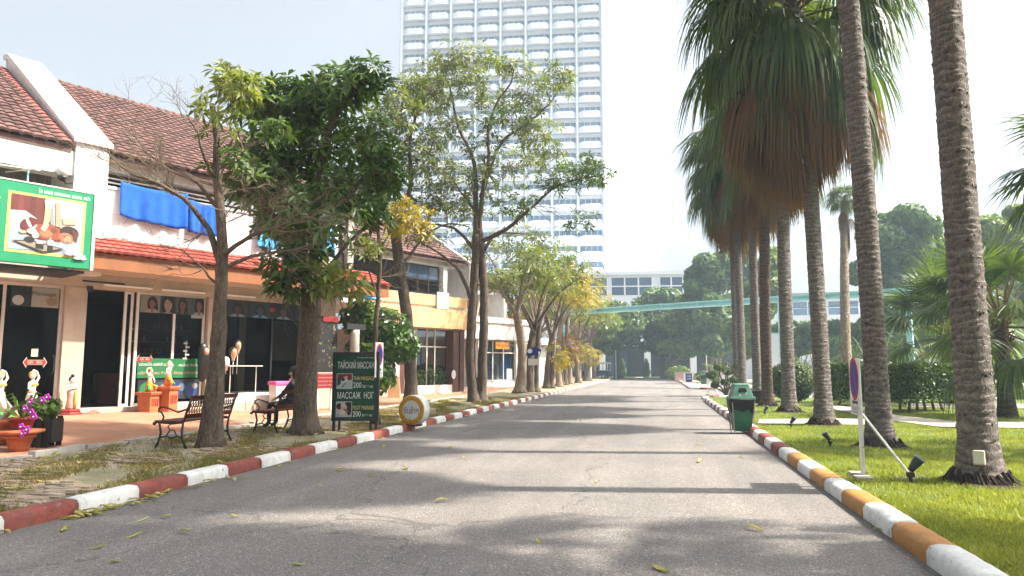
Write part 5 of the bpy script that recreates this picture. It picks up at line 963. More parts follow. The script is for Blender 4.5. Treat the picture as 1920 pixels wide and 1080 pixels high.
# ------------------------------------------------------------------ litter bins
def make_bin(label):
    t = thing('litter_bin', label, 'bin', group='green litter bins')
    def fr(mb, z0, w0, d0, z1, w1, d1, mi=0): mb.add([(-w0, -d0, z0), (w0, -d0, z0), (w0, d0, z0), (-w0, d0, z0), (-w1, -d1, z1), (w1, -d1, z1), (w1, d1, z1), (-w1, d1, z1)], [(0, 3, 2, 1), (4, 5, 6, 7), (0, 1, 5, 4), (1, 2, 6, 5), (2, 3, 7, 6), (3, 0, 4, 7)], mi)
    m_ = MB(); fr(m_, .06, .19, .17, .72, .25, .23); m_.build('body', M['bingreen'], t, bevel=.02)
    bgm = MB(); n_ = 36; r_ = random.Random(2)
    ring = lambda k, z, j: [((.27 + k + j * r_.uniform(-1, 1)) * math.copysign(abs(math.cos(a_)) ** .45, math.cos(a_)), (.25 + k + j * r_.uniform(-1, 1)) * math.copysign(abs(math.sin(a_)) ** .45, math.sin(a_)), z + j * 1.5 * r_.uniform(-1, 1)) for a_ in [2 * math.pi * i / n_ for i in range(n_)]]
    rings = [ring(-.01, .55, .02), ring(.012, .62, .015), ring(.025, .70, .012), ring(.03, .77, .008), ring(.0, .80, .006)]
    for i in range(4): bgm.add(rings[i] + rings[i + 1], [(j, (j + 1) % n_, n_ + (j + 1) % n_, n_ + j) for j in range(n_)])
    bgm.v = [(x, y, z - (.09 * math.sin(3 * x * 4 + 2) ** 2 if z < .6 else 0)) for x, y, z in bgm.v]; bgm.build('bag', M['bag'], t, True)
    l_ = MB(); fr(l_, .775, .285, .265, .83, .275, .255); fr(l_, .831, .24, .22, 1.08, .17, .15); fr(l_, 1.081, .18, .16, 1.12, .15, .13); lid = l_.build('lid', M['lidgreen'], t, bevel=.012)
    o_ = MB(); o_.prism([(-.1, .93), (.1, .93), (.08, 1.02), (-.08, 1.02)], -.2, -.19); o_.build('opening', M['black'], lid); s_ = MB(); s_.disc((-.06, -.236, .87), .022, .022); s_.disc((.08, -.228, .90), .018, .022); s_.build('sticker', M['white'], lid)
    for s in (-1, 1): MB().tube([(s * .21, -.215, 0), (s * .245, -.25, .7)], .014, 6).build('leg', M['wood'], t); MB().tube([(s * .21, .2, 0), (s * .24, .24, .7)], .014, 6).build('leg', M['wood'], t)
    return t
p = G(1395, 814, 0); bn = make_bin('green litter bin with a black bag standing against the kerb'); bn.location = (p.x - .02, p.y + .2, 0); bn.rotation_euler.z = R(6); bn.scale = (1, 1, 1.02)
p = G(1320, 722, .1); b2b = copy_tree(bn); b2b['label'] = 'green litter bin on the far island beside low white walls'; b2b.location = (p.x, p.y, .11); b2b.rotation_euler.z = R(-8)
# ------------------------------------------------------------------ garden spotlights
def make_spot():
    t = thing('garden_spotlight', '', 'lamp', group='garden spotlights on the lawn'); MB().tube([(0, 0, -.05), (0, 0, .12)], .028, 8).build('stake', M['black'], t); MB().box(-.05, .05, -.045, .045, .10, .17).build('knuckle', M['black'], t, bevel=.01)
    m_ = MB(); m_.lathe([(.045, -.1), (.05, -.06), (.07, .06), (.08, .13), (.075, .135), (.06, .12)], 14).xf(Matrix.Translation((.06, 0, .27)) @ Matrix.Rotation(R(38), 4, 'Y')); h = m_.build('head', M['black'], t, True)
    m_ = MB(); m_.lathe([(.082, .115), (.084, .15), (.07, .152)], 14).xf(Matrix.Translation((.06, 0, .27)) @ Matrix.Rotation(R(38), 4, 'Y')); m_.build('rim', mat('spot_rim', (.35, .42, .40), .4), h); return t
sp0 = make_spot(); labs = ['black garden spotlight next to the braced no parking sign', 'black garden spotlight in the grass between the sign and the litter bin', 'black garden spotlight close to the footpath edge', 'black garden spotlight beyond the footpath near the bin']
for i, (px, py, a_) in enumerate(((1708, 906, 0), (1557, 838, 160), (1483, 803, 20), (1434, 778, 30))):
    o = sp0 if i == 0 else copy_tree(sp0); p = G(px, py, .12); o.location = (p.x, p.y, .11); o.rotation_euler.z = R(a_); o['label'] = labs[i]; q_ = .82 if i == 0 else .66; o.scale = (q_, q_, q_)
# ------------------------------------------------------------------ people
def skin_body(pts, edges, rad, root):
    me = bpy.data.meshes.new('b'); me.from_pydata(pts, edges, []); o = bpy.data.objects.new('b', me); COL.objects.link(o)
    s = o.modifiers.new('s', 'SKIN'); s.use_smooth_shade = True
    for i, r_ in enumerate(rad): me.skin_vertices[0].data[i].radius = (r_, r_) if not isinstance(r_, tuple) else r_
    me.skin_vertices[0].data[root].use_root = True; u = o.modifiers.new('u', 'SUBSURF'); u.levels = 2; u.render_levels = 2
    dg = bpy.context.evaluated_depsgraph_get(); out = bpy.data.meshes.new_from_object(o.evaluated_get(dg)); bpy.data.objects.remove(o); return out
def person(name, label, loc, rz, pts, shirt, trousers, hairlong=False, regions=None):
    # pts: pelvis, chest, neck, headlow, headtop, shL, elL, wrL, handL, shR, elR, wrR, handR, hipL, knL, anL, toeL, hipR, knR, anR, toeR
    E = [(0, 1), (1, 2), (2, 3), (3, 4), (1, 5), (5, 6), (6, 7), (7, 8), (1, 9), (9, 10), (10, 11), (11, 12), (0, 13), (13, 14), (14, 15), (15, 16), (0, 17), (17, 18), (18, 19), (19, 20)]
    rad = [.15, .16, .062, .085, .085, .075, .05, .034, .03, .075, .05, .034, .03, .105, .068, .045, .04, .105, .068, .045, .04]
    P0 = list(pts); n0 = len(P0)
    for h, w_ in ((8, 7), (12, 11)):               # five fingers on each hand
        d_ = (Vector(P0[h]) - Vector(P0[w_])).normalized(); sd_ = d_.cross(Vector((0, 1, .3))).normalized()
        for i, (off, ln) in enumerate(((-.028, .07), (-.009, .085), (.01, .08), (.028, .06), (.045, .045))):
            b_ = Vector(P0[h]) + sd_ * off * .8 + d_ * (.02 if i < 4 else -.03); P0 += [tuple(b_), tuple(b_ + d_ * ln * .6 + sd_ * (off * .3)), tuple(b_ + d_ * ln + Vector((0, 0, -.012)))]
            k = len(P0) - 3; E += [(h, k), (k, k + 1), (k + 1, k + 2)]; rad += [.011, .010, .008]
    me = skin_body(P0, E, rad, 0); me.materials.append(shirt); me.materials.append(trousers); me.materials.append(M['skin']); me.materials.append(M['black'])
    V0 = [Vector(p_) for p_ in P0]; lab = {}
    for i in range(len(P0)): lab[i] = 2 if i in (2, 3, 4, 7, 8, 11, 12) or i >= n0 else (1 if i in (0, 13, 14, 15, 17, 18, 19) else (3 if i in (16, 20) else 0))
    for pl in me.polygons:
        c_ = pl.center; k = min(range(len(V0)), key=lambda i: (V0[i] - c_).length - rad[i] * .9); pl.material_index = lab[k]; pl.use_smooth = True
    t = thing(name, label, 'person', loc, rz); link('body', me, t); hd = (Vector(pts[3]) + Vector(pts[4])) / 2
    fc = (Vector(pts[16]) - Vector(pts[15])); fc.z = 0; fc = fc.normalized() if fc.length > .01 else Vector((0, -1, 0))
    h = MB(); hc = hd - fc * .022; h.ball((hc.x, hc.y, hc.z + .035), .115, 14, 0, 1.12)
    if hairlong: h.tube([hc + Vector((0, 0, 0)) - fc * .03, hc - fc * .06 + Vector((0, 0, -.14)), hc - fc * .07 + Vector((0, 0, -.26))], [.1, .09, .04], 10)
    h.build('hair', M['hair'] if not regions else regions, t, True)
    f = MB(); sd_ = fc.cross(Vector((0, 0, 1))); e0 = hd + fc * .096
    for s in (-1, 1): c_ = e0 + sd_ * s * .035 + Vector((0, 0, .015)); f.ball(c_, .012, 6, 0); c2 = hd + sd_ * s * .1 - Vector((0, 0, .01)); f.ball(c2, .028, 6, 1, 1.3)
    c_ = e0 + fc * .012 + Vector((0, 0, -.02)); f.ball(c_, .018, 6, 1); c_ = e0 - Vector((0, 0, .06)) - fc * .012; f.ball(c_, .02, 6, 2, .4)
    f.build('face', [M['hair'], M['skin'], cm('904840')], t, True); return t
# seated on the second bench, facing the shops (local +y is forward)
pts = [(0, -.02, .56), (0, -.10, .93), (0, -.08, 1.10), (0, -.05, 1.17), (0, -.04, 1.31), (-.19, -.10, 1.0), (-.26, .06, .78), (-.14, .28, .68), (-.1, .36, .66), (.19, -.10, 1.0), (.34, -.03, .98), (.27, .0, 1.20), (.2, .0, 1.28), (-.1, .02, .54), (-.13, .45, .55), (-.14, .44, .13), (-.14, .58, .06), (.1, .02, .54), (.14, .45, .55), (.14, .42, .13), (.14, .56, .06)]
person('person', 'person in dark clothes sitting on the bench with one arm raised to the head', (-8.08, 14.74, zL(-8, 14.3) - .015), R(90), pts, cm('181616', .5), cm('14141a', .5), True)
pst = [(0, 0, .93), (0, -.01, 1.28), (0, 0, 1.47), (0, .02, 1.55), (0, .03, 1.69), (-.19, 0, 1.38), (-.27, .03, 1.12), (-.25, .1, .9), (-.25, .12, .82), (.19, 0, 1.38), (.26, .04, 1.12), (.2, .2, .95), (.17, .27, .93), (-.1, 0, .9), (-.12, .06, .5), (-.14, -.06, .09), (-.14, .08, .04), (.1, 0, .9), (.12, .03, .5), (.13, .1, .09), (.13, .24, .04)]
p = G(1364, 729, .1); person('person', 'person in a white shirt walking behind the palm trunks by the topiary', (p.x, p.y, .11), R(115), pst, M['white'], cm('a8a8a8', .5))
p = K(1910, 690, 34.); person('person', 'person in a dark blue shirt standing in the garden beyond the fan palm', (p.x, p.y, .1), R(60), pst, cm('182848', .5), cm('202428', .5))
# ------------------------------------------------------------------ palms
def fan_frond(e, pet, Rb, nseg, droop, seed, mats, width=.055, dead=False, spread=205):
    """a fan leaf leaving the trunk along +x at elevation e; petiole then blade of narrow drooping segments"""
    r_ = random.Random(seed); mb = MB(); e = R(e); d_ = Vector((math.cos(e), 0, math.sin(e))); pts = [Vector((0, 0, 0))]; g_ = Vector((0, 0, -1))
    for i in range(4): d_ = (d_ + g_ * droop * .07).normalized(); pts.append(pts[-1] + d_ * pet / 4)
    mb.tube(pts, [.03, .024, .02, .017, .014], 4, mi=1)
    h = pts[-1]; side = Vector((0, 1, 0)); nrm = d_.cross(side) * -1
    for s in range(nseg):
        a_ = R(-spread / 2 + spread * (s + .5) / nseg) + r_.uniform(-.03, .03); q = (d_ * math.cos(a_) + side * math.sin(a_) + nrm * (.10 * math.cos(a_) + r_.uniform(-.05, .05))).normalized()
        Ls = Rb * (.66 + .34 * math.cos(a_ * .85)) * r_.uniform(.88, 1.08); p_ = h.copy(); w0 = width * r_.uniform(.8, 1.2); wv = q.cross(nrm).normalized(); V = [p_]; ns = 5
        for i in range(1, ns + 1):
            t = i / ns; k = droop * (.06 if t < .35 else .62) * (1.4 if dead else 1); q = (q + g_ * k * r_.uniform(.8, 1.2)).normalized(); p_ = p_ + q * Ls / ns; ww = w0 * (.75 if i == 1 else (1.0 if i == 2 else (.8 if i == 3 else .4)))
            if i < ns: V += [p_ + wv * ww * .5, p_ - wv * ww * .5]
            else: V.append(p_)
        F = [(0, 1, 2)] + [(2 * i + 1, 2 * i + 3, 2 * i + 4, 2 * i + 2) for i in range(ns - 2)] + [(2 * ns - 3, 2 * ns - 1, 2 * ns - 2)]
        mb.add(V, F)
    return mb.mesh('frond', mats)
fg = [M['frond'], M['frondyel']]; fy = [M['frondyel'], M['frondyel']]; fd = [M['fronddead'], M['fronddead']]
FR = {}
for key, e, pet, Rb, dr_, mt, dead in (('u', 62, 1.3, 1.7, .6, fg, 0), ('m', 36, 1.6, 1.95, .85, fg, 0), ('h', 12, 1.75, 2.05, 1.05, fg, 0), ('l', -14, 1.7, 2.05, 1.25, fg, 0), ('n', -36, 1.6, 2.0, 1.3, fg, 0), ('y', -42, 1.5, 1.95, 1.3, fy, 0), ('e', -34, 1.5, 1.95, 1.35, fd, 1), ('d', -54, 1.35, 1.9, 1.4, fd, 1), ('s', -72, 1.0, 1.8, 1.5, fd, 1)):
    FR[key] = [fan_frond(e + v * 6 - 4, pet * (1 - .08 * v), Rb, 36, dr_, 11 * v + len(key) + int(e), mt, .062, dead) for v in range(4)]
def palm_trunk(h, r0, r1, lean, seed, m, step=.085, flare=.13):
    r_ = random.Random(seed); mb = MB(); n = 30; S = []; V = []; F = []; z = -.1; rows = 0; ph = [r_.uniform(0, 6.28) for _ in range(4)]
    k = 0
    while z < h:
        st = step * r_.uniform(.75, 1.3); p1_, p2_ = r_.uniform(0, 6.28), r_.uniform(0, 6.28); am = st * r_.uniform(.15, .4); lip = r_.uniform(.008, .02)
        for q4, (dz_, ex) in enumerate(((0, 0.), (st * .5, .004), (st * .86, lip), (st * .97, lip * .8))):
            zz = z + dz_; t = max(0, zz / h); rr = r0 + (r1 - r0) * min(1, t * 1.15) + flare * math.exp(-max(0, zz) / .28)
            for j in range(n):
                a_ = 2 * math.pi * j / n; wob = am * (math.sin(a_ + p1_) + .6 * math.sin(2 * a_ + p2_) + .5 * math.sin(5 * a_ + p1_ * 3)) * (1 if dz_ else .9); rj = rr + ex * (.1 + 1.1 * r_.random() * abs(math.sin(2.5 * a_ + p2_))) + .012 * math.sin(3 * a_ + ph[0]) + r_.uniform(-.005, .005)
                V.append((lean[0] * t * t + rj * math.cos(a_), lean[1] * t * t + rj * math.sin(a_), zz + wob)); S.append({0: .0, 1: .45, 2: .8, 3: 1.}[q4] * r_.uniform(.55, 1.) if q4 else r_.uniform(0, .35))
            rows += 1
        z += st
    for i in range(rows - 1):
        for j in range(n): F.append((i * n + j, i * n + (j + 1) % n, (i + 1) * n + (j + 1) % n, (i + 1) * n + j))
    me = npmesh('trunk', np.array(V), np.array(F), m); at = me.attributes.new('scar', 'FLOAT', 'POINT'); at.data.foreach_set('value', np.array(S, np.float32)); return me
def palm(label, loc, h, seed, r0=.195, r1=.168, lean=(0, 0), m=None, full=1., skirt=1., scale=1.):
    t = thing('fan_palm', label, 'palm tree', loc, 0, 'tall fan palms in a row on the lawn'); r_ = random.Random(seed)
    link('trunk', palm_trunk(h, r0, r1, lean, seed, m or M['palmbark']), t)
    tx, ty = lean; rt_ = MB()                       # fibrous root collar where the trunk meets the soil
    for i in range(46):
        a_ = 6.283 * i / 46 + r_.uniform(-.1, .1); q0 = r0 + .10; q1 = r0 + r_.uniform(.2, .36); rt_.tube([(q0 * math.cos(a_), q0 * math.sin(a_), r_.uniform(.08, .2)), ((q0 + .07) * math.cos(a_ + .1), (q0 + .07) * math.sin(a_ + .1), .06), (q1 * math.cos(a_ + .15), q1 * math.sin(a_ + .15), -.01)], [.022, .02, .01], 5)
    rt_.lathe([(r0 + .34, .012), (r0 + .22, .045), (r0 + .08, .06)], 20); tag(rt_.build('root_collar', M['palmdark'], t), kind='stuff')
    def put(key, n, z0, z1, ph=0.):
        for i in range(n):
            a_ = 6.283 * (i * .618 + r_.uniform(-.05, .05)) + ph; o = link('frond', FR[key][r_.randrange(4)], t); z = r_.uniform(z0, z1); o.location = (tx + .12 * math.cos(a_), ty + .12 * math.sin(a_), h + z); o.rotation_euler = (r_.uniform(-.15, .15), r_.uniform(-.12, .12), a_); s = r_.uniform(.88, 1.12) * scale; o.scale = (s, s, s)
    put('u', int(8 * full), .1, .35); put('m', int(11 * full), .0, .3, 1); put('h', int(13 * full), -.3, .15, 2); put('l', int(12 * full), -.8, -.1, 3); put('n', int(10 * full), -1.9, -.4, 4); put('y', int(11 * full), -1.6, -.4, 5)
    put('e', int(10 * full * skirt), -2.0, -.6, 2.5); put('d', int(12 * full * skirt), -2.5, -.8, 6); put('s', int(9 * full * skirt), -2.9, -1.2, 7); return t
g_ = lambda px, py: G(px, py, .12)
PL = []
pl = g_(1840, 905); PL.append(palm('thick palm trunk with a beige electric box near its foot', (pl.x, pl.y, .1), 12.9, 1, r0=.20, r1=.165, lean=(-.05, .1)))
pl = g_(1652, 838); PL.append(palm('palm with pale ringed trunk behind the braced no parking sign', (pl.x, pl.y, .1), 14.2, 2, lean=(-.3, .1)))
pl = g_(1545, 797); PL.append(palm('palm with a flared foot between the footpath and the spotlights', (pl.x, pl.y, .1), 10.9, 3, lean=(-.2, .1), full=1.25, scale=1.15))
pl = g_(1480, 773); PL.append(palm('palm with ragged dark bark patches before the round bush', (pl.x, pl.y, .1), 11.4, 4, r0=.2, r1=.19, lean=(.2, .1), full=1.2))
pl = g_(1440, 762); PL.append(palm('palm with the darkest, almost black trunk of the row', (pl.x, pl.y, .1), 11.6, 5, r0=.185, r1=.175, lean=(.45, .2), m=M['palmdark'], full=1.1))
pl = g_(1421, 748); PL.append(palm('slim palm just beyond the dark trunked one', (pl.x, pl.y, .1), 12.3, 6, r0=.19, r1=.165, lean=(.1, 0)))
pl = g_(1397, 744); PL.append(palm('slim palm at the end of the row above the litter bin, left of a pair', (pl.x - .1, pl.y, .1), 12.3, 7, r0=.19, r1=.17))
pl = g_(1386, 741); PL.append(palm('slim palm almost touching its neighbour at the end of the row', (pl.x + .05, pl.y + 1, .1), 11.9, 8, r0=.2, r1=.17, full=.8))
PL.append(palm('palm of the row standing closest to the road bend', (3.85, 5.6, .1), 11.0, 9))
bx = thing('electric_box', 'small beige electric box fixed to the thick palm trunk', 'box', (PL[0].location.x - .10, PL[0].location.y - .25, .36), R(-28)); MB().box(-.06, .06, -.06, .02, 0, .17).build('housing', M['cream'], bx, bevel=.012); MB().box(-.05, .05, -.066, -.061, .02, .15).build('cover', M['alu'], bx)
# distant slim palm
p = K(1588, 700, 38.); p.z = .1; q = thing('fan_palm', 'distant slim palm with a small crown and grey skirt above the monorail beam', 'palm tree', p, 0, 'distant palms'); hh = 1.5 + (690 - 375) / FPX * 38
link('trunk', palm_trunk(hh, .27, .2, (.35, 0), 21, M['barkpale'], .25, .1), q); r_ = random.Random(4)
for key, n_, s_ in (('u', 8, .45), ('m', 9, .45), ('h', 8, .45), ('l', 7, .45), ('d', 4, .5), ('s', 12, .6)):
    for i in range(n_):
        a_ = 6.283 * (i * .618) + n_; o = link('frond', FR[key][r_.randrange(4)], q); o.location = (.35, 0, hh + .1 - (1. if key == 's' else (.5 if key == 'd' else 0)) * r_.uniform(.3, 1.3)); o.rotation_euler.z = a_; o.scale = (s_, s_, s_) if key != 's' else (.32, .32, .75)
# lower fan palms on the right, stiff green fans
FF = {k_: [fan_frond(e + 6 * v, 1.25, 1.2, 34, dr_, 90 + v + int(e), fg, .055, spread=240) for v in range(3)] for k_, e, dr_ in (('a', 66, .25), ('b', 40, .35), ('c', 14, .45), ('d', -12, .6), ('e', -36, .75))}
def low_palm(label, loc, h, seed, n, s_=1., r0=.2):
    t = thing('low_fan_palm', label, 'palm tree', loc, 0, 'low fan palms'); r_ = random.Random(seed); link('trunk', palm_trunk(h, r0, r0 * .9, (0, 0), seed, M['palmdark'], .09, .1), t)
    f = MB()                                        # fibrous old leaf bases
    for i in range(70): a_ = r_.uniform(0, 6.28); z = h - r_.uniform(-.1, .8); f.tube([(.12 * math.cos(a_), .12 * math.sin(a_), z), (.32 * math.cos(a_), .32 * math.sin(a_), z + r_.uniform(.05, .35))], [.035, .01], 4)
    f.build('leaf_bases', M['fronddead'], t)
    for key, m_, z in (('a', .18, .3), ('b', .26, .22), ('c', .26, .1), ('d', .18, -.05), ('e', .12, -.2)):
        for i in range(max(1, int(n * m_))): a_ = 6.283 * (i * .618 + r_.uniform(-.05, .05)) + z * 9; o = link('frond', FF[key][r_.randrange(3)], t); o.location = (.06 * math.cos(a_), .06 * math.sin(a_), h + z); o.rotation_euler = (r_.uniform(-.2, .2), 0, a_); s2 = s_ * r_.uniform(.85, 1.12); o.scale = (s2, s2, s2)
    return t
p = g_(1890, 783); low_palm('low fan palm with brown fibrous trunk and bright green fans beside the thick trunk', (p.x, p.y, .1), 2.6, 31, 42, 1.2)
p = g_(1845, 765); low_palm('low fan palm with wide fans behind the clipped hedge', (p.x, p.y + 3, .1), 2.6, 33, 34, 1.35)
low_palm('low fan palm whose stiff fans reach into view beside the thick trunk', (8.0, 14.0, .1), 4.6, 35, 32, .95, .17)
palm('palm behind the lawn edge whose crown shades the nearest asphalt', (7.0, 7.0, .1), 8.6, 36, full=.5, scale=.72)
# clipped hedges and bush
def hedge(name, label, c, wd, dp, z0, h, rz, n, seed, group='clipped hedges'):
    r_ = np.random.default_rng(seed); t = thing(name, label, 'hedge', (c[0], c[1], .1), rz, group); fx = r_.choice(3, n, p=np.array([wd * h, dp * h, wd * dp]) / (wd * h + dp * h + wd * dp)); u, v = r_.uniform(-.5, .5, n), r_.uniform(-.5, .5, n); sg = r_.choice([-.5, .5], n)
    P_ = np.where((fx == 0)[:, None], np.stack([u * wd, sg * dp, v * h], 1), np.where((fx == 1)[:, None], np.stack([sg * wd, u * dp, v * h], 1), np.stack([u * wd, v * dp, np.full(n, .5) * h], 1))); P_ *= (1 + .04 * np.sin(5 * P_[:, [1, 2, 0]]) + r_.normal(0, .03, (n, 3))) * (1 - .10 * r_.uniform(0, 1, n)[:, None] ** 3); P_ *= 1 - .12 * (np.abs(P_[:, [0]]) / wd * 2) ** 6 * (np.abs(P_[:, [2]]) / h * 2) ** 6; P_[:, 2] += z0 + h / 2
    nn = r_.normal(size=(n, 3)) + P_ * [1, 1, 0] / wd; nn[:, 2] += .6; nn /= np.linalg.norm(nn, axis=1)[:, None]; a_ = np.cross(nn, r_.normal(size=(n, 3))); a_ /= np.linalg.norm(a_, axis=1)[:, None]; b_ = np.cross(nn, a_); s_ = .05 * r_.uniform(.6, 1.5, n)[:, None]
    V = np.stack([P_ - a_ * s_, P_ - b_ * s_ * .5, P_ + a_ * s_, P_ + b_ * s_ * .5], 1).reshape(-1, 3); link('foliage', npmesh('foliage', V, np.arange(4 * n).reshape(-1, 4), M['hedge']), t)
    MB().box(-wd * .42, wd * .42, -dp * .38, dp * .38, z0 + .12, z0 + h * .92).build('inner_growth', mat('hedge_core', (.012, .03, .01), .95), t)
    rr = random.Random(seed)
    for i in range(max(3, int(wd / .45))): x = -wd * .4 + i * wd * .8 / max(2, int(wd / .45) - 1); MB().tube([(x, 0, -.05), (x + rr.uniform(-.1, .1), rr.uniform(-.1, .1), z0 * .6 + .1), (x + rr.uniform(-.2, .2), rr.uniform(-.15, .15), z0 + .25)], [.05, .04, .03], 6).build('stem', M['twig'], t)
p0, p1 = G(1655, 776, .12), G(1782, 770, .12); c_ = (p0 + p1) / 2; hedge('clipped_hedge', 'dark clipped box hedge with bare stems between the two big trunks', (c_.x, c_.y + .4), (p1 - p0).length + .5, 1.2, .32, 1.2, math.atan2(p1.y - p0.y, p1.x - p0.x), 9000, 51)
p = G(1612, 762, .12); hedge('clipped_hedge', 'clipped hedge with sunlit top behind the no parking sign', (p.x, p.y + .5), 1.7, 1.2, .15, 1.42, R(10), 6000, 52)
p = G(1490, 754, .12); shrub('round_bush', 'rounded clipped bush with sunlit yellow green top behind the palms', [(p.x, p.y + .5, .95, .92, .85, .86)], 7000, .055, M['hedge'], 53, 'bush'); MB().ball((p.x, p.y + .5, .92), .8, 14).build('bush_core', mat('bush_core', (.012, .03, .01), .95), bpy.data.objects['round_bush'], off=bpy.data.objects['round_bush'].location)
# feathery and strap-leaved garden palms in the background
def feather(e, L_, seed, m):
    r_ = random.Random(seed); mb = MB(); d_ = Vector((math.cos(R(e)), 0, math.sin(R(e)))); p_ = Vector((0, 0, 0)); pts = [p_.copy()]; n_ = 14
    for i in range(n_): d_ = (d_ + Vector((0, 0, -.095))).normalized(); p_ = p_ + d_ * L_ / n_; pts.append(p_.copy())
    mb.tube(pts, [.02] * n_ + [.006], 4)
    for i in range(2, n_ + 1):
        for k in range(2):
            for s in (-1, 1):
                b_ = pts[i - 1].lerp(pts[i], k / 2); l_ = L_ * .30 * math.sin(math.pi * min(.97, (i + 1) / (n_ + 3))) + .08; q = Vector((.45, s, -.25 + r_.uniform(-.1, .15))).normalized(); m1 = b_ + q * l_ * .5; tp = b_ + q * l_ + Vector((0, 0, -.12 * l_)); mb.add([b_, m1 + Vector((.02, 0, .0)), m1 - Vector((.02, 0, 0)), tp], [(0, 1, 2), (1, 3, 2)])
    return mb.mesh('frond', m)
FE = [feather(e, 2.2, e, M['leaffarlight'] if e % 2 else M['frond']) for e in (80, 68, 61, 47, 35, 25)]
for i, (px, k_, s_, zb, lab) in enumerate(((1640, 40, 1.0, .3, 'feathery garden palm left of the turquoise post'), (1530, 44, .9, .3, 'spiky leaved palm clump before the white annex'), (1505, 41, .85, .3, 'spiky leaved palm clump beside the white pier'), (1600, 46, 1.2, .6, 'bright feathery palm behind the distant slim palm'), (1660, 48, 1.2, 1.0, 'feathery palm arching under the monorail beam'), (1740, 34, 1.1, .4, 'feathery palm between the hedge and the turquoise post'), (1350, 62, 1.0, .1, 'small feathery palm at the far garden corner'), (1850, 40, 1.5, 1.5, 'tall feathery palm behind the low fan palms'), (1950, 42, 1.6, 2., 'feathery palm at the garden edge beyond the person in blue'))):
    p = K(px, 700, k_); t = thing('feather_palm', lab, 'palm', (p.x, p.y, .05), 0, 'feathery garden palms'); r_ = random.Random(i + 60); st = MB()
    for j in range(3): st.tube([(r_.uniform(-.2, .2), r_.uniform(-.2, .2), 0), (r_.uniform(-.3, .3), r_.uniform(-.3, .3), zb + .6)], .05, 6)
    st.build('stem', M['barkpale'], t)
    for j in range(20): o = link('frond', FE[r_.randrange(6)], t); o.location = (r_.uniform(-.25, .25), r_.uniform(-.25, .25), zb + r_.uniform(0, .7)); o.rotation_euler.z = r_.uniform(0, 6.3); s2 = s_ * r_.uniform(.8, 1.25); o.scale = (s2, s2, s2)
# ------------------------------------------------------------------ trees of the verge
def smooth_path(pts, step=.25, jit=.0, r_=None):
    pts = [Vector(p) for p in pts]; out = []
    for i in range(len(pts) - 1):
        p0 = pts[max(i - 1, 0)]; p1 = pts[i]; p2 = pts[i + 1]; p3 = pts[min(i + 2, len(pts) - 1)]; n = max(2, int((p2 - p1).length / step))
        for j in range(n):
            t = j / n; q = .5 * ((2 * p1) + (p2 - p0) * t + (2 * p0 - 5 * p1 + 4 * p2 - p3) * t * t + (3 * p1 - p0 - 3 * p2 + p3) * t ** 3)
            if jit and (i or j): q = q + Vector((r_.gauss(0, jit), r_.gauss(0, jit), r_.gauss(0, jit)))
            out.append(q)
    out.append(pts[-1]); return out
def whorls(P_, A_, ll, seed, nl=8, wid=.14, droop=.3):
    r_ = np.random.default_rng(seed); n = len(P_); P_ = np.repeat(P_, nl, 0); A_ = np.repeat(A_, nl, 0); N = n * nl
    b_ = np.cross(A_, r_.normal(size=(n, 3)).repeat(nl, 0)); b_ /= np.linalg.norm(b_, axis=1)[:, None] + 1e-9; c_ = np.cross(A_, b_)
    an = np.tile(np.arange(nl) * 2 * np.pi / nl, n) + r_.normal(0, .2, N); el = r_.uniform(.85, 1.75, N)
    d_ = (b_ * np.cos(an)[:, None] + c_ * np.sin(an)[:, None]) * np.sin(el)[:, None] + A_ * np.cos(el)[:, None]; sd_ = np.cross(d_, A_); sd_ /= np.linalg.norm(sd_, axis=1)[:, None] + 1e-9
    l_ = (ll * r_.uniform(.65, 1.2, N))[:, None]; z = np.array([0, 0, 1.]); nm = np.cross(sd_, d_)
    base = P_ + d_ * l_ * .08; mid = P_ + d_ * l_ * .58 - z * droop * l_ * .18; tip = P_ + d_ * l_ - z * droop * l_ * .75
    V = np.stack([base, mid + sd_ * l_ * wid + nm * l_ * .04, tip, mid - nm * l_ * .02, mid - sd_ * l_ * wid + nm * l_ * .04], 1).reshape(-1, 3)
    o = np.arange(N)[:, None] * 5; F = np.concatenate([o + [0, 1, 2, 3], o + [0, 3, 2, 4]]); return V, F
def twig_burst(mb, p_, d_, L_, r0, depth_, r_, kids=3):
    pts = [p_]; q = d_.normalized(); n = 5
    for i in range(n): q = (q + Vector((r_.gauss(0, .16), r_.gauss(0, .16), r_.gauss(.03, .12)))).normalized(); pts.append(pts[-1] + q * L_ / n)
    mb.tube(pts, [r0 * (1 - .75 * i / n) for i in range(n + 1)], 4 if depth_ < 2 else 5, False)
    if depth_ > 0:
        for i in range(kids + (1 if r_.random() < .5 else 0)):
            k = r_.randrange(1, n + 1); ax = (q + Vector((r_.gauss(0, .7), r_.gauss(0, .7), r_.gauss(.1, .5)))).normalized(); twig_burst(mb, pts[k], ax, L_ * r_.uniform(.45, .75), r0 * .55, depth_ - 1, r_, kids)
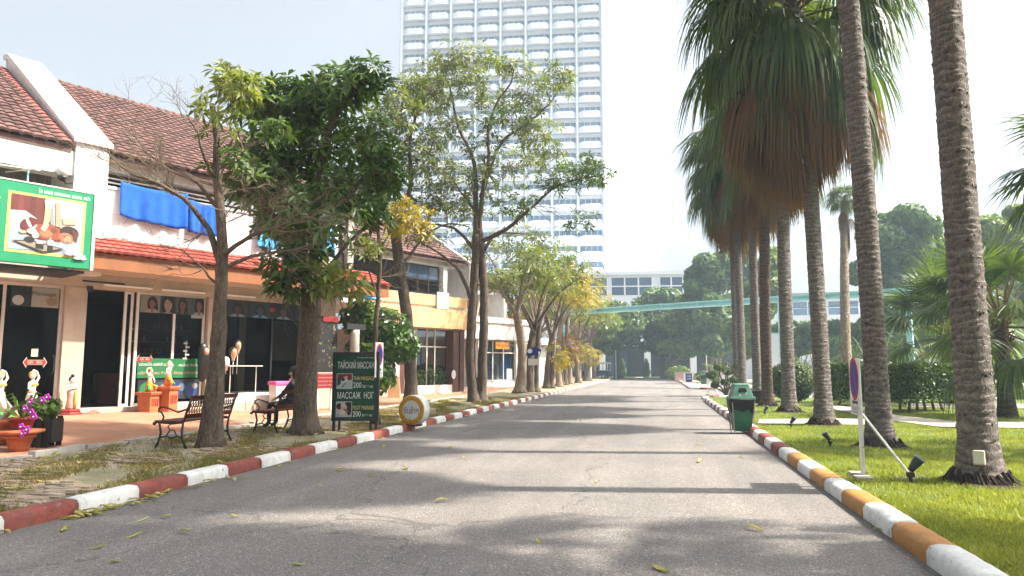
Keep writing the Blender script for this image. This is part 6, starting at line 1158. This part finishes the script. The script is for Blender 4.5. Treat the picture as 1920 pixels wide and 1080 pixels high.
def tree(name, label, base, limbs, clumps, seed, leaf=.2, bark='bark', group='street trees on the verge', bare=(), nl=8, wid=.14):
    t = thing(name, label, 'tree', base, 0, group); bv = Vector(base); r_ = random.Random(seed); nr_ = np.random.default_rng(seed); tr_ = MB(); lm = MB(); nodes = []
    for i, (pts, r0, r1) in enumerate(limbs):
        P_ = smooth_path(pts, .22, .012 if i else .006, r_); n = len(P_); rad = [r0 + (r1 - r0) * (j / (n - 1)) ** .8 for j in range(n)]
        if i == 0 or abs(P_[0].z - bv.z) < .3: rad = [q + .6 * r0 * math.exp(-max(0, p_.z - bv.z) / .22) for q, p_ in zip(rad, P_)]
        rad = [q * r_.uniform(.94, 1.06) for q in rad]
        (tr_ if (i == 0 or abs(P_[0].z - bv.z) < .3) else lm).tube([p_ - bv for p_ in P_], rad, 12 if r0 > .1 else 8)
        if i > 0: nodes += [(p_, q) for p_, q in zip(P_[n // 3:], rad[n // 3:])]
        else: nodes += [(p_, q) for p_, q in zip(P_[-3:], rad[-3:])]
    tr_.build('trunk', M[bark], t, True)
    N = np.array([p_ for p_, _ in nodes]); tw = MB(); groups = {}
    def connect(p_, r0, r1, sides):
        nonlocal N
        d_ = np.linalg.norm(N - p_, axis=1) + .25 * np.maximum(0, N[:, 2] - p_[2]); k = int(d_.argmin()); a_ = Vector(N[k]); b_ = Vector(p_); D = (b_ - a_).length
        m1 = a_.lerp(b_, .4) + Vector((r_.gauss(0, .06), r_.gauss(0, .06), -.04 + r_.gauss(.05, .06))) * D; m2 = a_.lerp(b_, .75) + Vector((r_.gauss(0, .05), r_.gauss(0, .05), r_.gauss(0, .05))) * D
        tw.tube([x - bv for x in (a_, m1, m2, b_)], [r0, r0 * .8, (r0 + r1) / 2, r1], sides, False); return m1, m2, b_
    for (c_, rad, n, key) in clumps:
        c_ = np.array(c_); rad = np.array(rad); m_ = max(2, n // 9)
        for pass_, cnt in ((0, m_), (1, n)):
            d_ = nr_.normal(size=(cnt, 3)); d_ /= np.linalg.norm(d_, axis=1)[:, None]; rr = nr_.uniform(0, 1, cnt) ** (.5 if pass_ == 0 else .42) * (.75 if pass_ == 0 else 1.05); pts = c_ + d_ * rad * rr[:, None]; pts = pts[np.argsort(np.linalg.norm(pts - N[np.linalg.norm(N - c_, axis=1).argmin()], axis=1))]; new = []
            for p_ in pts:
                m1, m2, b_ = connect(p_, .016 if pass_ == 0 else .007, .008 if pass_ == 0 else .004, 5 if pass_ == 0 else 3)
                if pass_ == 0: N = np.concatenate([N, np.array([m1, m2, b_])])
                else:
                    ax = ((b_ - m2).normalized() + Vector((0, 0, .6))).normalized(); groups.setdefault(key, []).append((np.array(b_), np.array(ax)))
    for (px0, d_, L_, r0, dp) in bare: twig_burst(tw, Vector(px0) - bv, Vector(d_), L_, r0, dp, r_)
    if lm.v: lm.build('limb', M[bark], t, True)
    if tw.v: tag(tw.build('twigs', M['twig'], t), kind='stuff')
    for i, (key, lst) in enumerate(groups.items()):
        V, F = whorls(np.array([a_ for a_, _ in lst]) - np.array(bv), np.array([b_ for _, b_ in lst]), leaf, seed + i, nl, wid); tag(link('foliage', npmesh('foliage', V, F, M[key]), t), kind='stuff')
    return t
def px_tree(name, label, base, limbs, clumps, seed, bare=(), dscale=1., **kw):
    k0 = depth(base); r_ = random.Random(seed); ppm = FPX / k0
    L_ = [([K(x, y, k0 + (q[0] if q else 0)) if j or i else Vector(base) for j, (x, y, *q) in enumerate(pts)], r0, r1) for i, (pts, r0, r1) in enumerate(limbs)]
    for pts, _, _ in L_[1:]:
        pass
    C_ = []
    for (x, y, rx, ry, dd, n, key) in clumps: C_.append((K(x, y, k0 + dd), (rx / ppm, max(rx, ry) / ppm * 1.1 * dscale, ry / ppm), n, key))
    Br = []
    for (x, y, dd, vx, vy, ln, r0, dp, cnt) in bare:
        for i in range(cnt): a_ = K(x, y, k0 + dd); b_ = K(x + vx + r_.gauss(0, 14), y + vy + r_.gauss(0, 14), k0 + dd + r_.gauss(0, .5)); Br.append((a_, b_ - a_, ln * r_.uniform(.7, 1.2), r0, dp))
    return tree(name, label, tuple(base), L_, C_, seed, bare=Br, **kw)
# the bare-branched tree by the first bench
b = G(395, 839, .14); b.z = zL(b.x, b.y) - .02
px_tree('street_tree', 'tree with many bare twigs and few leaves beside the first iron bench', b,
    [([(395, 839), (401, 740), (409, 640), (414, 540), (417, 470), (413, 400), (408, 320), (405, 245), (398, 195)], .19, .045),
     ([(416, 500), (392, 430), (345, 372, -.4), (300, 345, -.7), (248, 325, -.9), (205, 290, -1.0)], .07, .012), ([(414, 410), (375, 345, .3), (320, 320, .6), (280, 290, .9), (245, 240, 1.)], .045, .01), ([(409, 330), (440, 290, .2), (480, 270, .3), (520, 235, .4)], .04, .01), ([(409, 335), (385, 300, -.3), (372, 250, -.5), (350, 215, -.6)], .035, .01),
     ([(418, 480), (455, 452, -.4), (510, 430, -.7), (570, 408, -.9), (620, 380, -1.)], .05, .01), ([(416, 505), (470, 480, .4), (540, 470, .6), (600, 468, .8)], .045, .01), ([(414, 540), (380, 505, .4), (340, 470, .6), (300, 460, .7)], .03, .008), ([(404, 245), (425, 205, .2), (450, 180, .3)], .03, .01)],
    [(412, 222, 44, 34, 0, 14, 'leaflight'), (455, 168, 40, 24, .3, 18, 'leaflight'), (430, 300, 40, 35, .2, 16, 'leaf'), (385, 195, 26, 20, -.2, 6, 'leaflight'), (520, 245, 30, 25, .4, 20, 'leaf')], 101,
    bare=[(345, 372, -.4, -60, -30, 1.1, .014, 3, 3), (300, 345, -.7, -60, -25, 1.0, .012, 3, 3), (248, 325, -.9, -50, -40, .9, .01, 3, 3), (392, 430, -.2, -70, 25, 1.0, .012, 3, 3), (320, 320, .6, -60, -30, .9, .012, 3, 3), (280, 290, .9, -50, -50, .9, .01, 3, 2), (372, 250, -.5, -30, -50, .8, .01, 3, 3), (455, 452, -.4, 60, -40, 1.0, .012, 3, 3), (510, 430, -.7, 60, -20, .9, .012, 3, 4), (570, 408, -.9, 50, -10, .8, .01, 3, 4), (470, 480, .4, 60, 10, .9, .012, 3, 3), (540, 470, .6, 50, -10, .9, .01, 3, 3), (380, 505, .4, -60, -5, .9, .01, 3, 3), (414, 420, 0, 50, -40, .9, .012, 3, 3), (410, 370, 0, 45, -40, .8, .012, 3, 2), (410, 350, 0, -60, -10, .9, .012, 3, 2), (205, 290, -1., -30, -40, .6, .008, 2, 2)], leaf=.2)
# the dense tree by the second bench
b = G(572, 813, .14); b.z = zL(b.x, b.y) - .02; dk = 'leafdark'
px_tree('street_tree', 'leafy dark green tree with the thickest trunk beside the second bench', b,
    [([(572, 813), (573, 730), (578, 640), (583, 575), (582, 520)], .255, .2), ([(582, 535), (600, 455), (645, 380, -.3), (690, 322, -.5), (735, 290, -.6)], .12, .02), ([(578, 530), (560, 420, .3), (542, 330, .5), (520, 250, .6), (498, 190, .6)], .12, .02), ([(584, 525), (592, 400), (604, 290, -.2), (640, 200, -.3), (690, 150, -.4)], .13, .02), ([(574, 520), (510, 400, -.6), (462, 300, -.9), (435, 205, -1.)], .09, .015), ([(590, 540), (640, 470, .6), (690, 420, .9), (720, 380, 1.)], .07, .015), ([(576, 540), (545, 500, -.7), (520, 470, -1.0)], .05, .012), ([(592, 560), (620, 535, -.6), (650, 530, -.9)], .04, .012)],
    [(445, 160, 52, 28, -1., 42, 'leaflight'), (590, 190, 50, 36, .2, 46, 'leaf'), (545, 175, 40, 28, .4, 34, 'leaf'), (500, 195, 62, 42, .3, 79, 'leaf'), (565, 215, 70, 52, .6, 93, dk), (640, 175, 62, 42, -.2, 70, 'leaf'), (690, 142, 40, 28, -.4, 43, dk), (600, 285, 100, 62, .5, 110, 'leaf'), (515, 290, 75, 60, 0, 100, 'leaf'), (690, 260, 52, 52, -.5, 56, 'leaf'), (560, 375, 95, 55, .4, 90, dk), (655, 360, 70, 52, -.3, 93, dk), (480, 345, 48, 45, -.7, 50, 'leaf'), (560, 455, 55, 45, -.4, 57, dk), (545, 510, 45, 48, -.9, 50, dk), (622, 525, 58, 34, -.9, 43, 'leaflight'), (715, 320, 36, 34, -.6, 36, 'leaf'), (600, 410, 80, 50, -1.2, 50, dk), (700, 395, 40, 40, .8, 36, 'leaf'), (520, 420, 45, 40, .6, 36, dk)], 102, leaf=.29, bare=[(600, 540, -.5, 60, 20, .9, .012, 2, 2), (582, 600, -.3, 50, -30, .8, .01, 2, 2), (585, 640, -.3, 60, -20, .8, .008, 1, 2), (560, 560, -.4, -60, 10, .9, .01, 2, 2)])
# slim trunk behind the green board
p = K(706, 740, 17.2); b = Vector((p.x, p.y, zL(p.x, p.y)))
px_tree('street_tree', 'slim young tree behind the green massage board', b, [([(706, 800), (703, 690), (706, 600), (712, 500), (709, 430), (713, 360)], .085, .04), ([(709, 470), (735, 430, .2), (760, 400, .3)], .03, .01), ([(708, 560), (690, 500, -.3), (670, 470, -.5)], .03, .01), ([(711, 400), (730, 350, .2), (760, 320, .3)], .03, .01)], [(750, 400, 40, 30, .3, 34, 'leafyellow'), (690, 460, 36, 26, -.4, 24, 'leaflight'), (715, 345, 36, 30, 0, 40, 'leaf')], 103, leaf=.2, bare=[(705, 520, 0, 60, -20, 1., .01, 2, 3), (705, 600, 0, 60, -30, .9, .01, 2, 2)])
# tree before the orange shop
p = K(772, 700, 28.); b = Vector((p.x, p.y, zL(p.x, p.y)))
px_tree('street_tree', 'tree with a stout leaning trunk before the orange shop', b, [([(773, 747), (768, 650), (757, 550), (744, 460), (740, 420)], .27, .2), ([(742, 440), (770, 345, .2), (768, 270, .4), (785, 195, .5)], .14, .03), ([(742, 440), (712, 350, -.4), (700, 270, -.6), (690, 220, -.7)], .11, .02), ([(752, 500), (800, 440, .8), (840, 420, 1.), (880, 425, 1.2)], .08, .02), ([(772, 330, .2), (805, 290, .6), (815, 240, .8)], .06, .02)],
    [(735, 205, 52, 46, -.4, 110, 'leaflight'), (790, 175, 56, 42, .5, 120, 'leaflight'), (715, 290, 46, 56, -.6, 90, 'leaf'), (785, 285, 46, 52, .5, 90, 'leaflight'), (762, 412, 52, 40, -.8, 80, 'leafyellow'), (740, 350, 46, 40, 0, 60, 'leaf'), (820, 380, 42, 32, 1., 40, 'leaflight'), (695, 370, 36, 36, -.4, 40, 'leafyellow')], 104, leaf=.3, bare=[(750, 520, 0, 70, 30, 1.6, .015, 2, 3), (752, 540, -.3, -60, 0, 1.6, .015, 2, 3)])
# the big twin-trunk tree
b = G(890, 753, .14); b.z = zL(b.x, b.y) - .02; lg = 'leaflight'; lf_ = 'leaf'
px_tree('street_tree', 'tall open crowned tree with twin trunks before the hotel tower', b,
    [([(884, 753), (882, 680), (886, 580), (892, 480), (893, 440)], .23, .16), ([(902, 753, .1), (905, 660, .1), (908, 560, .1), (903, 470, .1), (898, 430)], .22, .15), ([(893, 450), (892, 382), (889, 307), (857, 230, .4), (844, 165, .6), (824, 128, .7)], .14, .02), ([(898, 440), (905, 360), (917, 300, -.3), (915, 249, -.4), (931, 195, -.5), (962, 147, -.6), (958, 112, -.6)], .12, .02), ([(902, 370), (927, 293, .5), (949, 258, .7), (989, 231, .9), (1033, 191, 1.1), (1058, 152, 1.2)], .10, .02), ([(903, 452), (949, 430, -.6), (998, 388, -1.), (1042, 350, -1.2), (1112, 330, -1.3)], .11, .02), ([(887, 465), (851, 428, .6), (795, 418, 1.), (770, 400, 1.2)], .09, .02), ([(884, 560), (862, 510, -.5), (830, 480, -.9), (790, 455, -1.1)], .11, .03), ([(906, 470), (930, 440, .6), (960, 437, .9), (1000, 440, 1.2)], .09, .02), ([(893, 400), (850, 340, -.6), (815, 310, -1.)], .06, .015)],
    [(868, 112, 66, 26, .6, 80, lg), (828, 150, 56, 44, .7, 90, lg), (900, 160, 56, 44, .2, 60, lg), (960, 128, 42, 28, -.6, 40, lg), (1045, 150, 40, 36, 1.2, 60, lg), (990, 180, 60, 34, .6, 60, lg), (838, 232, 56, 44, .4, 60, lg), (905, 250, 52, 44, -.3, 45, lf_), (965, 228, 52, 36, .6, 55, lg), (1010, 255, 50, 36, .6, 50, lg), (1105, 318, 46, 26, -1.3, 70, lf_), (1050, 335, 42, 26, -1.1, 45, lf_), (960, 318, 62, 36, -.6, 55, lg), (880, 330, 62, 36, 0, 60, lg), (815, 320, 46, 46, -.8, 55, lg), (855, 392, 60, 36, .6, 50, lg), (965, 385, 56, 32, -.8, 50, lf_), (1020, 290, 42, 26, .2, 30, lg), (800, 440, 40, 30, -1., 26, lg), (1090, 415, 36, 22, -1.2, 18, lf_)], 105, leaf=.3, wid=.12, bare=[(890, 500, 0, 50, -20, 2., .02, 2, 3), (1000, 388, -1., 60, 20, 1.6, .015, 2, 3)])
# the row beyond
def row_tree(label, x, y, h, r0, seed, n, key, twin=False, low=None):
    z0 = zL(x, y) - .02; r_ = random.Random(seed); b = Vector((x, y, z0)); fork = h * r_.uniform(.42, .55); L_ = [([b, b + Vector((r_.gauss(0, .1), r_.gauss(0, .1), fork * .5)), b + Vector((r_.gauss(0, .2), r_.gauss(0, .2), fork))], r0, r0 * .7)]; top = L_[0][0][-1]
    if twin: L_.append(([b + Vector((.3, .1, 0)), b + Vector((.35, .1, fork * .5)), b + Vector((.5, .2, fork * 1.05))], r0 * .8, r0 * .5))
    C_ = []; nb_ = 6
    for i in range(nb_):
        a_ = 6.283 * i / nb_ + r_.uniform(-.4, .4); rr = r_.uniform(.16, .3) * h; zz = z0 + h * r_.uniform(.62, .95); e = Vector((top.x + rr * math.cos(a_), top.y + rr * math.sin(a_), zz)); m_ = top.lerp(e, .5) + Vector((0, 0, r_.uniform(-.3, .4))); L_.append(([top - Vector((0, 0, r_.uniform(0, .8))), m_, e], r0 * .45, .02)); s = h * r_.uniform(.10, .15); C_.append((e, (s * 1.2, s * 1.2, s * .8), n // nb_, key if r_.random() < .7 else 'leaflight'))
    C_.append((top + Vector((0, 0, h * .42)), (h * .16, h * .16, h * .1), n // 5, key))
    if low: C_.append((top + Vector((.5, -.5, -fork * .45)), (.9, .9, 1.0), n // 4, low)); L_.append(([top - Vector((0, 0, fork * .5)), top + Vector((.5, -.5, -fork * .35))], .05, .015))
    Br = [(top - Vector((0, 0, r_.uniform(0, fork * .5))), Vector((r_.gauss(0, 1), r_.gauss(0, 1), .4)), h * .16, .02, 2) for _ in range(5)]
    tree('street_tree', label, tuple(b), L_, C_, seed, leaf=.34, bark='bark' if seed % 2 else 'barkpale', bare=Br)
far_lab = 'yellowing tree in the tight far row of trunks along the verge'
for i, (y, h, r0, n, key, twin, low, lab) in enumerate(((38.4, 9.4, .3, 230, 'leaflight', 0, None, 'rough dark trunked tree before the excursion shop window'), (40.6, 9.2, .24, 200, 'leaflight', 1, None, 'twin stemmed tree behind the kerbside pole with blue panel'), (44.5, 9.0, .26, 180, 'leaf', 0, None, 'tree with reddish twigs next to the blue panels'), (48, 8.6, .24, 180, 'leafyellow', 1, 'leafyellow', 'tree carrying yellow low leaves on twin stems'), (52.5, 9.2, .24, 200, 'leafyellow', 0, 'leafrust', 'tree with a tuft of orange rusty leaves round its trunk'), (57, 9.6, .26, 230, 'leafyellow', 1, None, far_lab), (61, 9.8, .24, 240, 'leafyellow', 0, 'leafyellow', far_lab), (65, 9.6, .24, 240, 'leafyellow', 0, None, far_lab), (70, 9.8, .24, 240, 'leaflight', 0, 'leafyellow', far_lab), (76, 9.2, .4, 240, 'leaflight', 0, 'leafyellow', 'thick brown trunk at the end of the tree row by the parked bus'))):
    row_tree(lab, -7.45 + .25 * math.sin(i * 2.1), y, h, r0, 120 + i, n, key, twin, low)
# dark leafy shrub tree between the two shops
q = K(690, 640, 25.5); t = thing('leafy_shrub', 'broad leaved green shrub in the gap beside the grey post', 'shrub', (q.x, q.y, .15)); lumps = [(q.x + dx, q.y + dy, z, .9, .8, .7) for dx, dy, z in ((0, 0, 2.0), (.5, .3, 3.0), (-.3, .2, 3.3), (.2, 0, 1.2), (.9, .4, 2.3))]; V, F = leafcloud(lumps, 6000, .12, 77, shell=.8); link('foliage', npmesh('foliage', V - np.array([q.x, q.y, .15]), F, M['leafdark']), t); m_ = MB(); [m_.tube([(0, 0, 0), (l[0] - q.x, l[1] - q.y, l[2])], [.05, .02], 6) for l in lumps]; m_.build('stem', M['twig'], t)
# ------------------------------------------------------------------ background trees
def bg_tree(label, px, k_, lumps_px, n, size, key, seed, trunk=.4, zt=None, name='background_tree', group='background trees'):
    base = K(px, 690, k_); base.z = 0; t = thing(name, label, 'tree', base, 0, group); r_ = random.Random(seed); ppm = FPX / k_; lum = []
    for (x, y, rx, ry) in lumps_px:
        c_ = K(x, y, k_); R_ = (rx / ppm, rx / ppm, ry / ppm); lum.append((*c_, R_[0] * .62, R_[1] * .62, R_[2] * .62))
        for j in range(12): a_ = r_.uniform(0, 6.28); e = r_.uniform(-.5, 1.4); s = r_.uniform(.22, .42); lum.append((c_.x + R_[0] * .72 * math.cos(a_) * math.cos(e), c_.y + R_[1] * .72 * math.sin(a_) * math.cos(e), c_.z + R_[2] * .72 * math.sin(e), R_[0] * s, R_[1] * s, R_[2] * s * .85))
    V, F = leafcloud(lum, n, size, seed, shell=.4); link('crown', npmesh('crown', V - np.array(base), F, M[key]), t); m_ = MB(); cz_ = np.mean([l[2] for l in lum]); c0 = Vector(np.mean([l[:3] for l in lum], 0)) - base
    m_.tube([(0, 0, -.2), (0, 0, c0.z * .4), (c0.x * .5, c0.y * .5, c0.z * .7), tuple(c0)], [trunk * 1.25, trunk, trunk * .75, trunk * .3], 10)
    for l in lum[::4]: m_.tube([(c0.x * .4, c0.y * .4, c0.z * .6), ((c0.x * .4 + l[0] - base.x) / 2, (c0.y * .4 + l[1] - base.y) / 2, c0.z * .7), (l[0] - base.x, l[1] - base.y, l[2])], [trunk * .4, trunk * .25, trunk * .1], 6)
    m_.build('trunk', M['bark'], t, True); return t
bg_tree('huge dome shaped dark green tree behind the turquoise beam', 1680, 62, [(1690, 470, 92, 90), (1740, 500, 60, 80), (1645, 530, 50, 70), (1700, 590, 80, 60)], 26000, .3, 'leaffar', 201, .7)
bg_tree('light green tree rising behind the low fan palms', 1850, 52, [(1850, 470, 70, 70), (1900, 440, 50, 60), (1800, 520, 45, 60)], 12000, .24, 'leaffarlight', 202, .4)
bg_tree('dark tree filling the garden behind the person in blue', 1890, 56, [(1880, 590, 90, 80), (1780, 610, 70, 60), (1960, 540, 80, 100)], 14000, .28, 'leaffar', 203, .4)
for i, (lab, px, k_, lp, key, n) in enumerate((('rounded tree over the parked bus at the end of the road', 1110, 92, [(1105, 615, 60, 50), (1070, 580, 50, 40)], 'leaffarlight', 8000), ('dark shady tree left of the far entrance', 1158, 98, [(1160, 622, 62, 58), (1120, 640, 45, 40)], 'leaffar', 9000), ('tall shady tree in the middle beyond the road end', 1245, 100, [(1235, 600, 66, 62), (1250, 645, 60, 42)], 'leaffar', 10000), ('tree with pale sunlit patches over the low planter wall', 1262, 94, [(1300, 610, 62, 66), (1280, 655, 50, 30)], 'leaffarlight', 9000), ('tall tree crown rising above the beam beside the palm skirts', 1345, 90, [(1345, 520, 62, 48), (1310, 545, 40, 40), (1380, 500, 40, 40)], 'leaffar', 10000), ('blue shaded tree below the beam near the white shirted person', 1330, 86, [(1350, 610, 62, 66), (1330, 650, 46, 36)], 'leaffar', 10000), ('leafy tree behind the slim palm trunks', 1430, 70, [(1430, 560, 50, 66), (1455, 505, 38, 44), (1400, 640, 50, 50)], 'leaffarlight', 9000), ('bushy tree under the beam behind the white pier', 1480, 66, [(1490, 640, 60, 44), (1560, 640, 60, 40)], 'leaffar', 8000), ('dense tree below the beam behind the feathery palms', 1640, 60, [(1640, 640, 60, 50), (1580, 660, 50, 30), (1700, 655, 50, 40)], 'leaffar', 9000), ('tree behind the blue kiosk roofs', 1010, 80, [(1030, 560, 60, 50), (985, 590, 40, 40)], 'leaffarlight', 7000))):
    bg_tree(lab, px, k_, lp, n, .34, key, 210 + i, .45)
# low plants along the garden
for i, (px, py, rx, h, lab) in enumerate(((1600, 735, .8, .5, 'low shrub beside the far footpath behind the hedge'), (1860, 745, .7, .45, 'low flowering shrub beyond the low fan palm trunk'), (1900, 748, .6, .4, 'low shrub near the person in blue'), (1840, 747, .5, .35, 'small round plant in the far garden bed'))):
    p = G(px, py, .12); shrub('garden_shrub', lab, [(p.x, p.y, .12 + h * .6, rx, rx * .7, h)], 900, .08, M['leaffarlight'], 300 + i, group='low garden shrubs')
# ------------------------------------------------------------------ the far end of the road
def far(px, k_): p = K(px, 690, k_); return (p.x, p.y)
x, y = far(1112, 96); v = thing('parked_bus', 'white and dark blue open sided minibus parked at the road end', 'bus', (x, y, .01), R(170)); PAR = v
m_ = MB(); m_.prism([(-2.3, .45), (2.2, .45), (2.35, .7), (2.3, 1.15), (-2.3, 1.15)], -.85, .85); m_.build('body', cm('182450', .6), v, bevel=.05)
P('roof', M['white'], (-2.35, 1.7, -.88, .88, 2.05, 2.25), bevel=.05); P('hood', cm('182450', .6), (2.2, 2.9, -.75, .75, .5, 1.05), bevel=.06)
for xx in (-2.25, -1.2, -.2, .8, 1.55): P('pillar', M['white'], (xx, xx + .1, -.85, -.78, 1.151, 2.05)); P('pillar', M['white'], (xx, xx + .1, .78, .85, 1.151, 2.05))
P('side_band', M['white'], (-2.31, 2.2, -.87, -.851, .95, 1.2)); MB().prism([(1.62, 2.05), (1.7, 2.05), (2.25, 1.15), (2.15, 1.15)], -.8, .8).build('windscreen', M['pglass'], v)
for xx in (-1.6, 1.7):
    for s in (-1, 1): w_ = MB().lathe([(.34, -.1), (.36, 0), (.34, .1)], 16).xf(Matrix.Translation((xx, s * .8, .36)) @ Matrix.Rotation(math.pi / 2, 4, 'X')).build('wheel', M['black'], v, True); MB().lathe([(.18, -.11), (.18, .11)], 12).xf(Matrix.Translation((xx, s * .8, .36)) @ Matrix.Rotation(math.pi / 2, 4, 'X')).build('hub', M['alu'], w_)
for px, k_, h, m__, lab, nm in ((1108, 82, 2.6, M['white'], 'thin white post in front of the parked bus', 'white_post'), (1155, 97, 4.0, M['teal'], 'turquoise lamp post under the shady trees', 'lamp_post'), (1325, 62, 2.6, M['alu'], 'thin grey pole behind the far litter bin', 'grey_pole')):
    x, y = far(px, k_); t = thing(nm, lab, 'post', (x, y, 0)); MB().tube([(0, 0, 0), (0, 0, h)], .07 if k_ > 70 else .04, 8).build('shaft', m__, t); MB().lathe([(.14, 0), (.12, .25), (.08, .3)], 8).build('foot', m__, t)
for i, (px0, px1, k_, h, m__, lab) in enumerate(((1266, 1282, 76, 1.0, mat('pink_wall', (.55, .36, .30), .8), 'low pinkish planter wall at the road end'), (1283, 1298, 75, .95, M['white'], 'low white wall beside the blue box sign'), (1352, 1372, 52, 1.15, M['white'], 'low white wall behind the topiary'), (1302, 1318, 78, .8, mat('pink_wall', (.5, .33, .3), .8), 'short pink wall right of the blue box sign'))):
    a_, b_ = far(px0, k_), far(px1, k_); t = thing('low_wall', lab, 'wall', (a_[0], a_[1], .0), math.atan2(b_[1] - a_[1], b_[0] - a_[0])); l_ = math.hypot(b_[0] - a_[0], b_[1] - a_[1]); MB().box(0, l_, 0, .4, 0, h).build('wall_body', m__, t); MB().box(-.05, l_ + .05, -.05, .45, h + .002, h + .08).build('coping', M['concrete'], t)
x, y = far(1291, 72); t = thing('blue_box_sign', 'small blue box sign with two rows of white marks on the pavement', 'sign', (x, y, .0), YAW); MB().box(-.3, .3, -.15, .15, .11, .95).build('panel', cm('2030b0', .6), t); lt_ = MB(); [lt_.poly([(-.2 + .1 * i, z), (-.13 + .1 * i, z), (-.13 + .1 * i, z + .12), (-.2 + .1 * i, z + .12)], -.154) for i in range(4) for z in (.36, .62)]; lt_.build('white_marks', M['white'], t); MB().box(-.32, .32, -.17, .17, .0, .108).build('plinth', M['concrete'], t)
for i, (px, k_, rx, h, lab) in enumerate(((1272, 80, 1.4, .9, 'round green shrub above the pink planter wall'), (1322, 70, 1.1, .55, 'low yellow green hedge behind the far bin'), (1345, 68, 1.0, .6, 'low clipped yellow green hedge by the grey pole'), (1365, 66, .8, .7, 'clipped shrub behind the low white wall'))):
    x, y = far(px, k_); shrub('far_shrub', lab, [(x, y, .35 + h * .6, rx, .7, h)], 1300, .12, M['leaffarlight'], 330 + i, group='shrubs at the road end')
x, y = far(1170, 104); tag(MB().box(x - 4, x + 1.5, y, y + 6, .0, .14).build('grass_strip', M['lawn']), kind='structure'); x, y = far(1205, 104); tag(MB().box(x, x + 12, y, y + 6, .0, .14).build('grass_strip', M['lawn']), kind='structure'); x, y = far(1188, 104); tag(MB().box(x - 1.3, x + 2.4, y, y + 8, .0, .1).build('entrance_path', M['path']), kind='structure')
for px, lab in ((1167, 'small conical bush left of the entrance path'), (1212, 'small conical bush right of the entrance path')):
    x, y = far(px, 104); shrub('conical_bush', lab, [(x, y, .9, .6, .6, .8), (x, y, 1.7, .45, .45, .8), (x, y, 2.4, .25, .25, .5)], 1500, .12, M['leaffar'], px, 'bush', 'conical bushes at the entrance')
# cloud-pruned topiary with its crooked stems
p = G(1350, 738, .1); tp = thing('topiary', 'cloud pruned topiary with crooked stems at the end of the lawn', 'topiary', (p.x, p.y - 4, .1)); V_, F_ = [], []; s_ = MB(); o_ = 0
for i, (dx, z, r_) in enumerate(((-.75, 1.05, .26), (-.35, 1.45, .25), (.1, 1.25, .28), (.35, .8, .25), (-.55, .55, .22), (.55, 1.5, .22), (-.1, .7, .2))):
    V, F = leafcloud([(dx, .1 * (i % 3 - 1), z, r_, r_, r_ * .75)], 420, .05, 400 + i); link('foliage_ball', npmesh('foliage_ball', V, F, M['hedge']), tp); s_.tube([(0, 0, 0), (dx * .3, .1, z * .4), (dx * .8, .05, z * .7), (dx, .1 * (i % 3 - 1), z)], [.05, .04, .03, .015], 6)
s_.build('stem', M['bark'], tp)
p = G(1333, 737, .1); n4 = copy_tree(n1); n4.location = (KR + .45, p.y - 3, .1); n4['label'] = 'white no parking sign on a braced pole at the far lawn corner'
p = G(1420, 757, .1); t = thing('black_bucket', 'black bucket between the slim palm trunks behind the bin', 'bucket', (p.x, p.y, .1)); MB().lathe([(.2, 0), (.28, .5), (.3, .52), (.26, .52), (.2, .1)], 16).build('bucket_body', M['bag'], t, True)
MB()
# ------------------------------------------------------------------ the hazy air
hz = MB(); hz.box(-345, 345, -140, 440, -1.1, 96); ho = hz.build('haze', None); ho.data.materials.clear()
hm = bpy.data.materials.new('haze_air'); hm.use_nodes = True; hn = hm.node_tree.nodes; hn.remove(hn['Principled BSDF'])
pv_ = hn.new('ShaderNodeVolumePrincipled'); pv_.inputs['Color'].default_value = (.66, .84, 1, 1); pv_.inputs['Density'].default_value = .0011; pv_.inputs['Anisotropy'].default_value = .3
hm.node_tree.links.new(pv_.outputs[0], hn['Material Output'].inputs['Volume']); ho.data.materials.append(hm)
tag(ho, 'pale morning haze over the whole street', 'haze', kind='stuff')
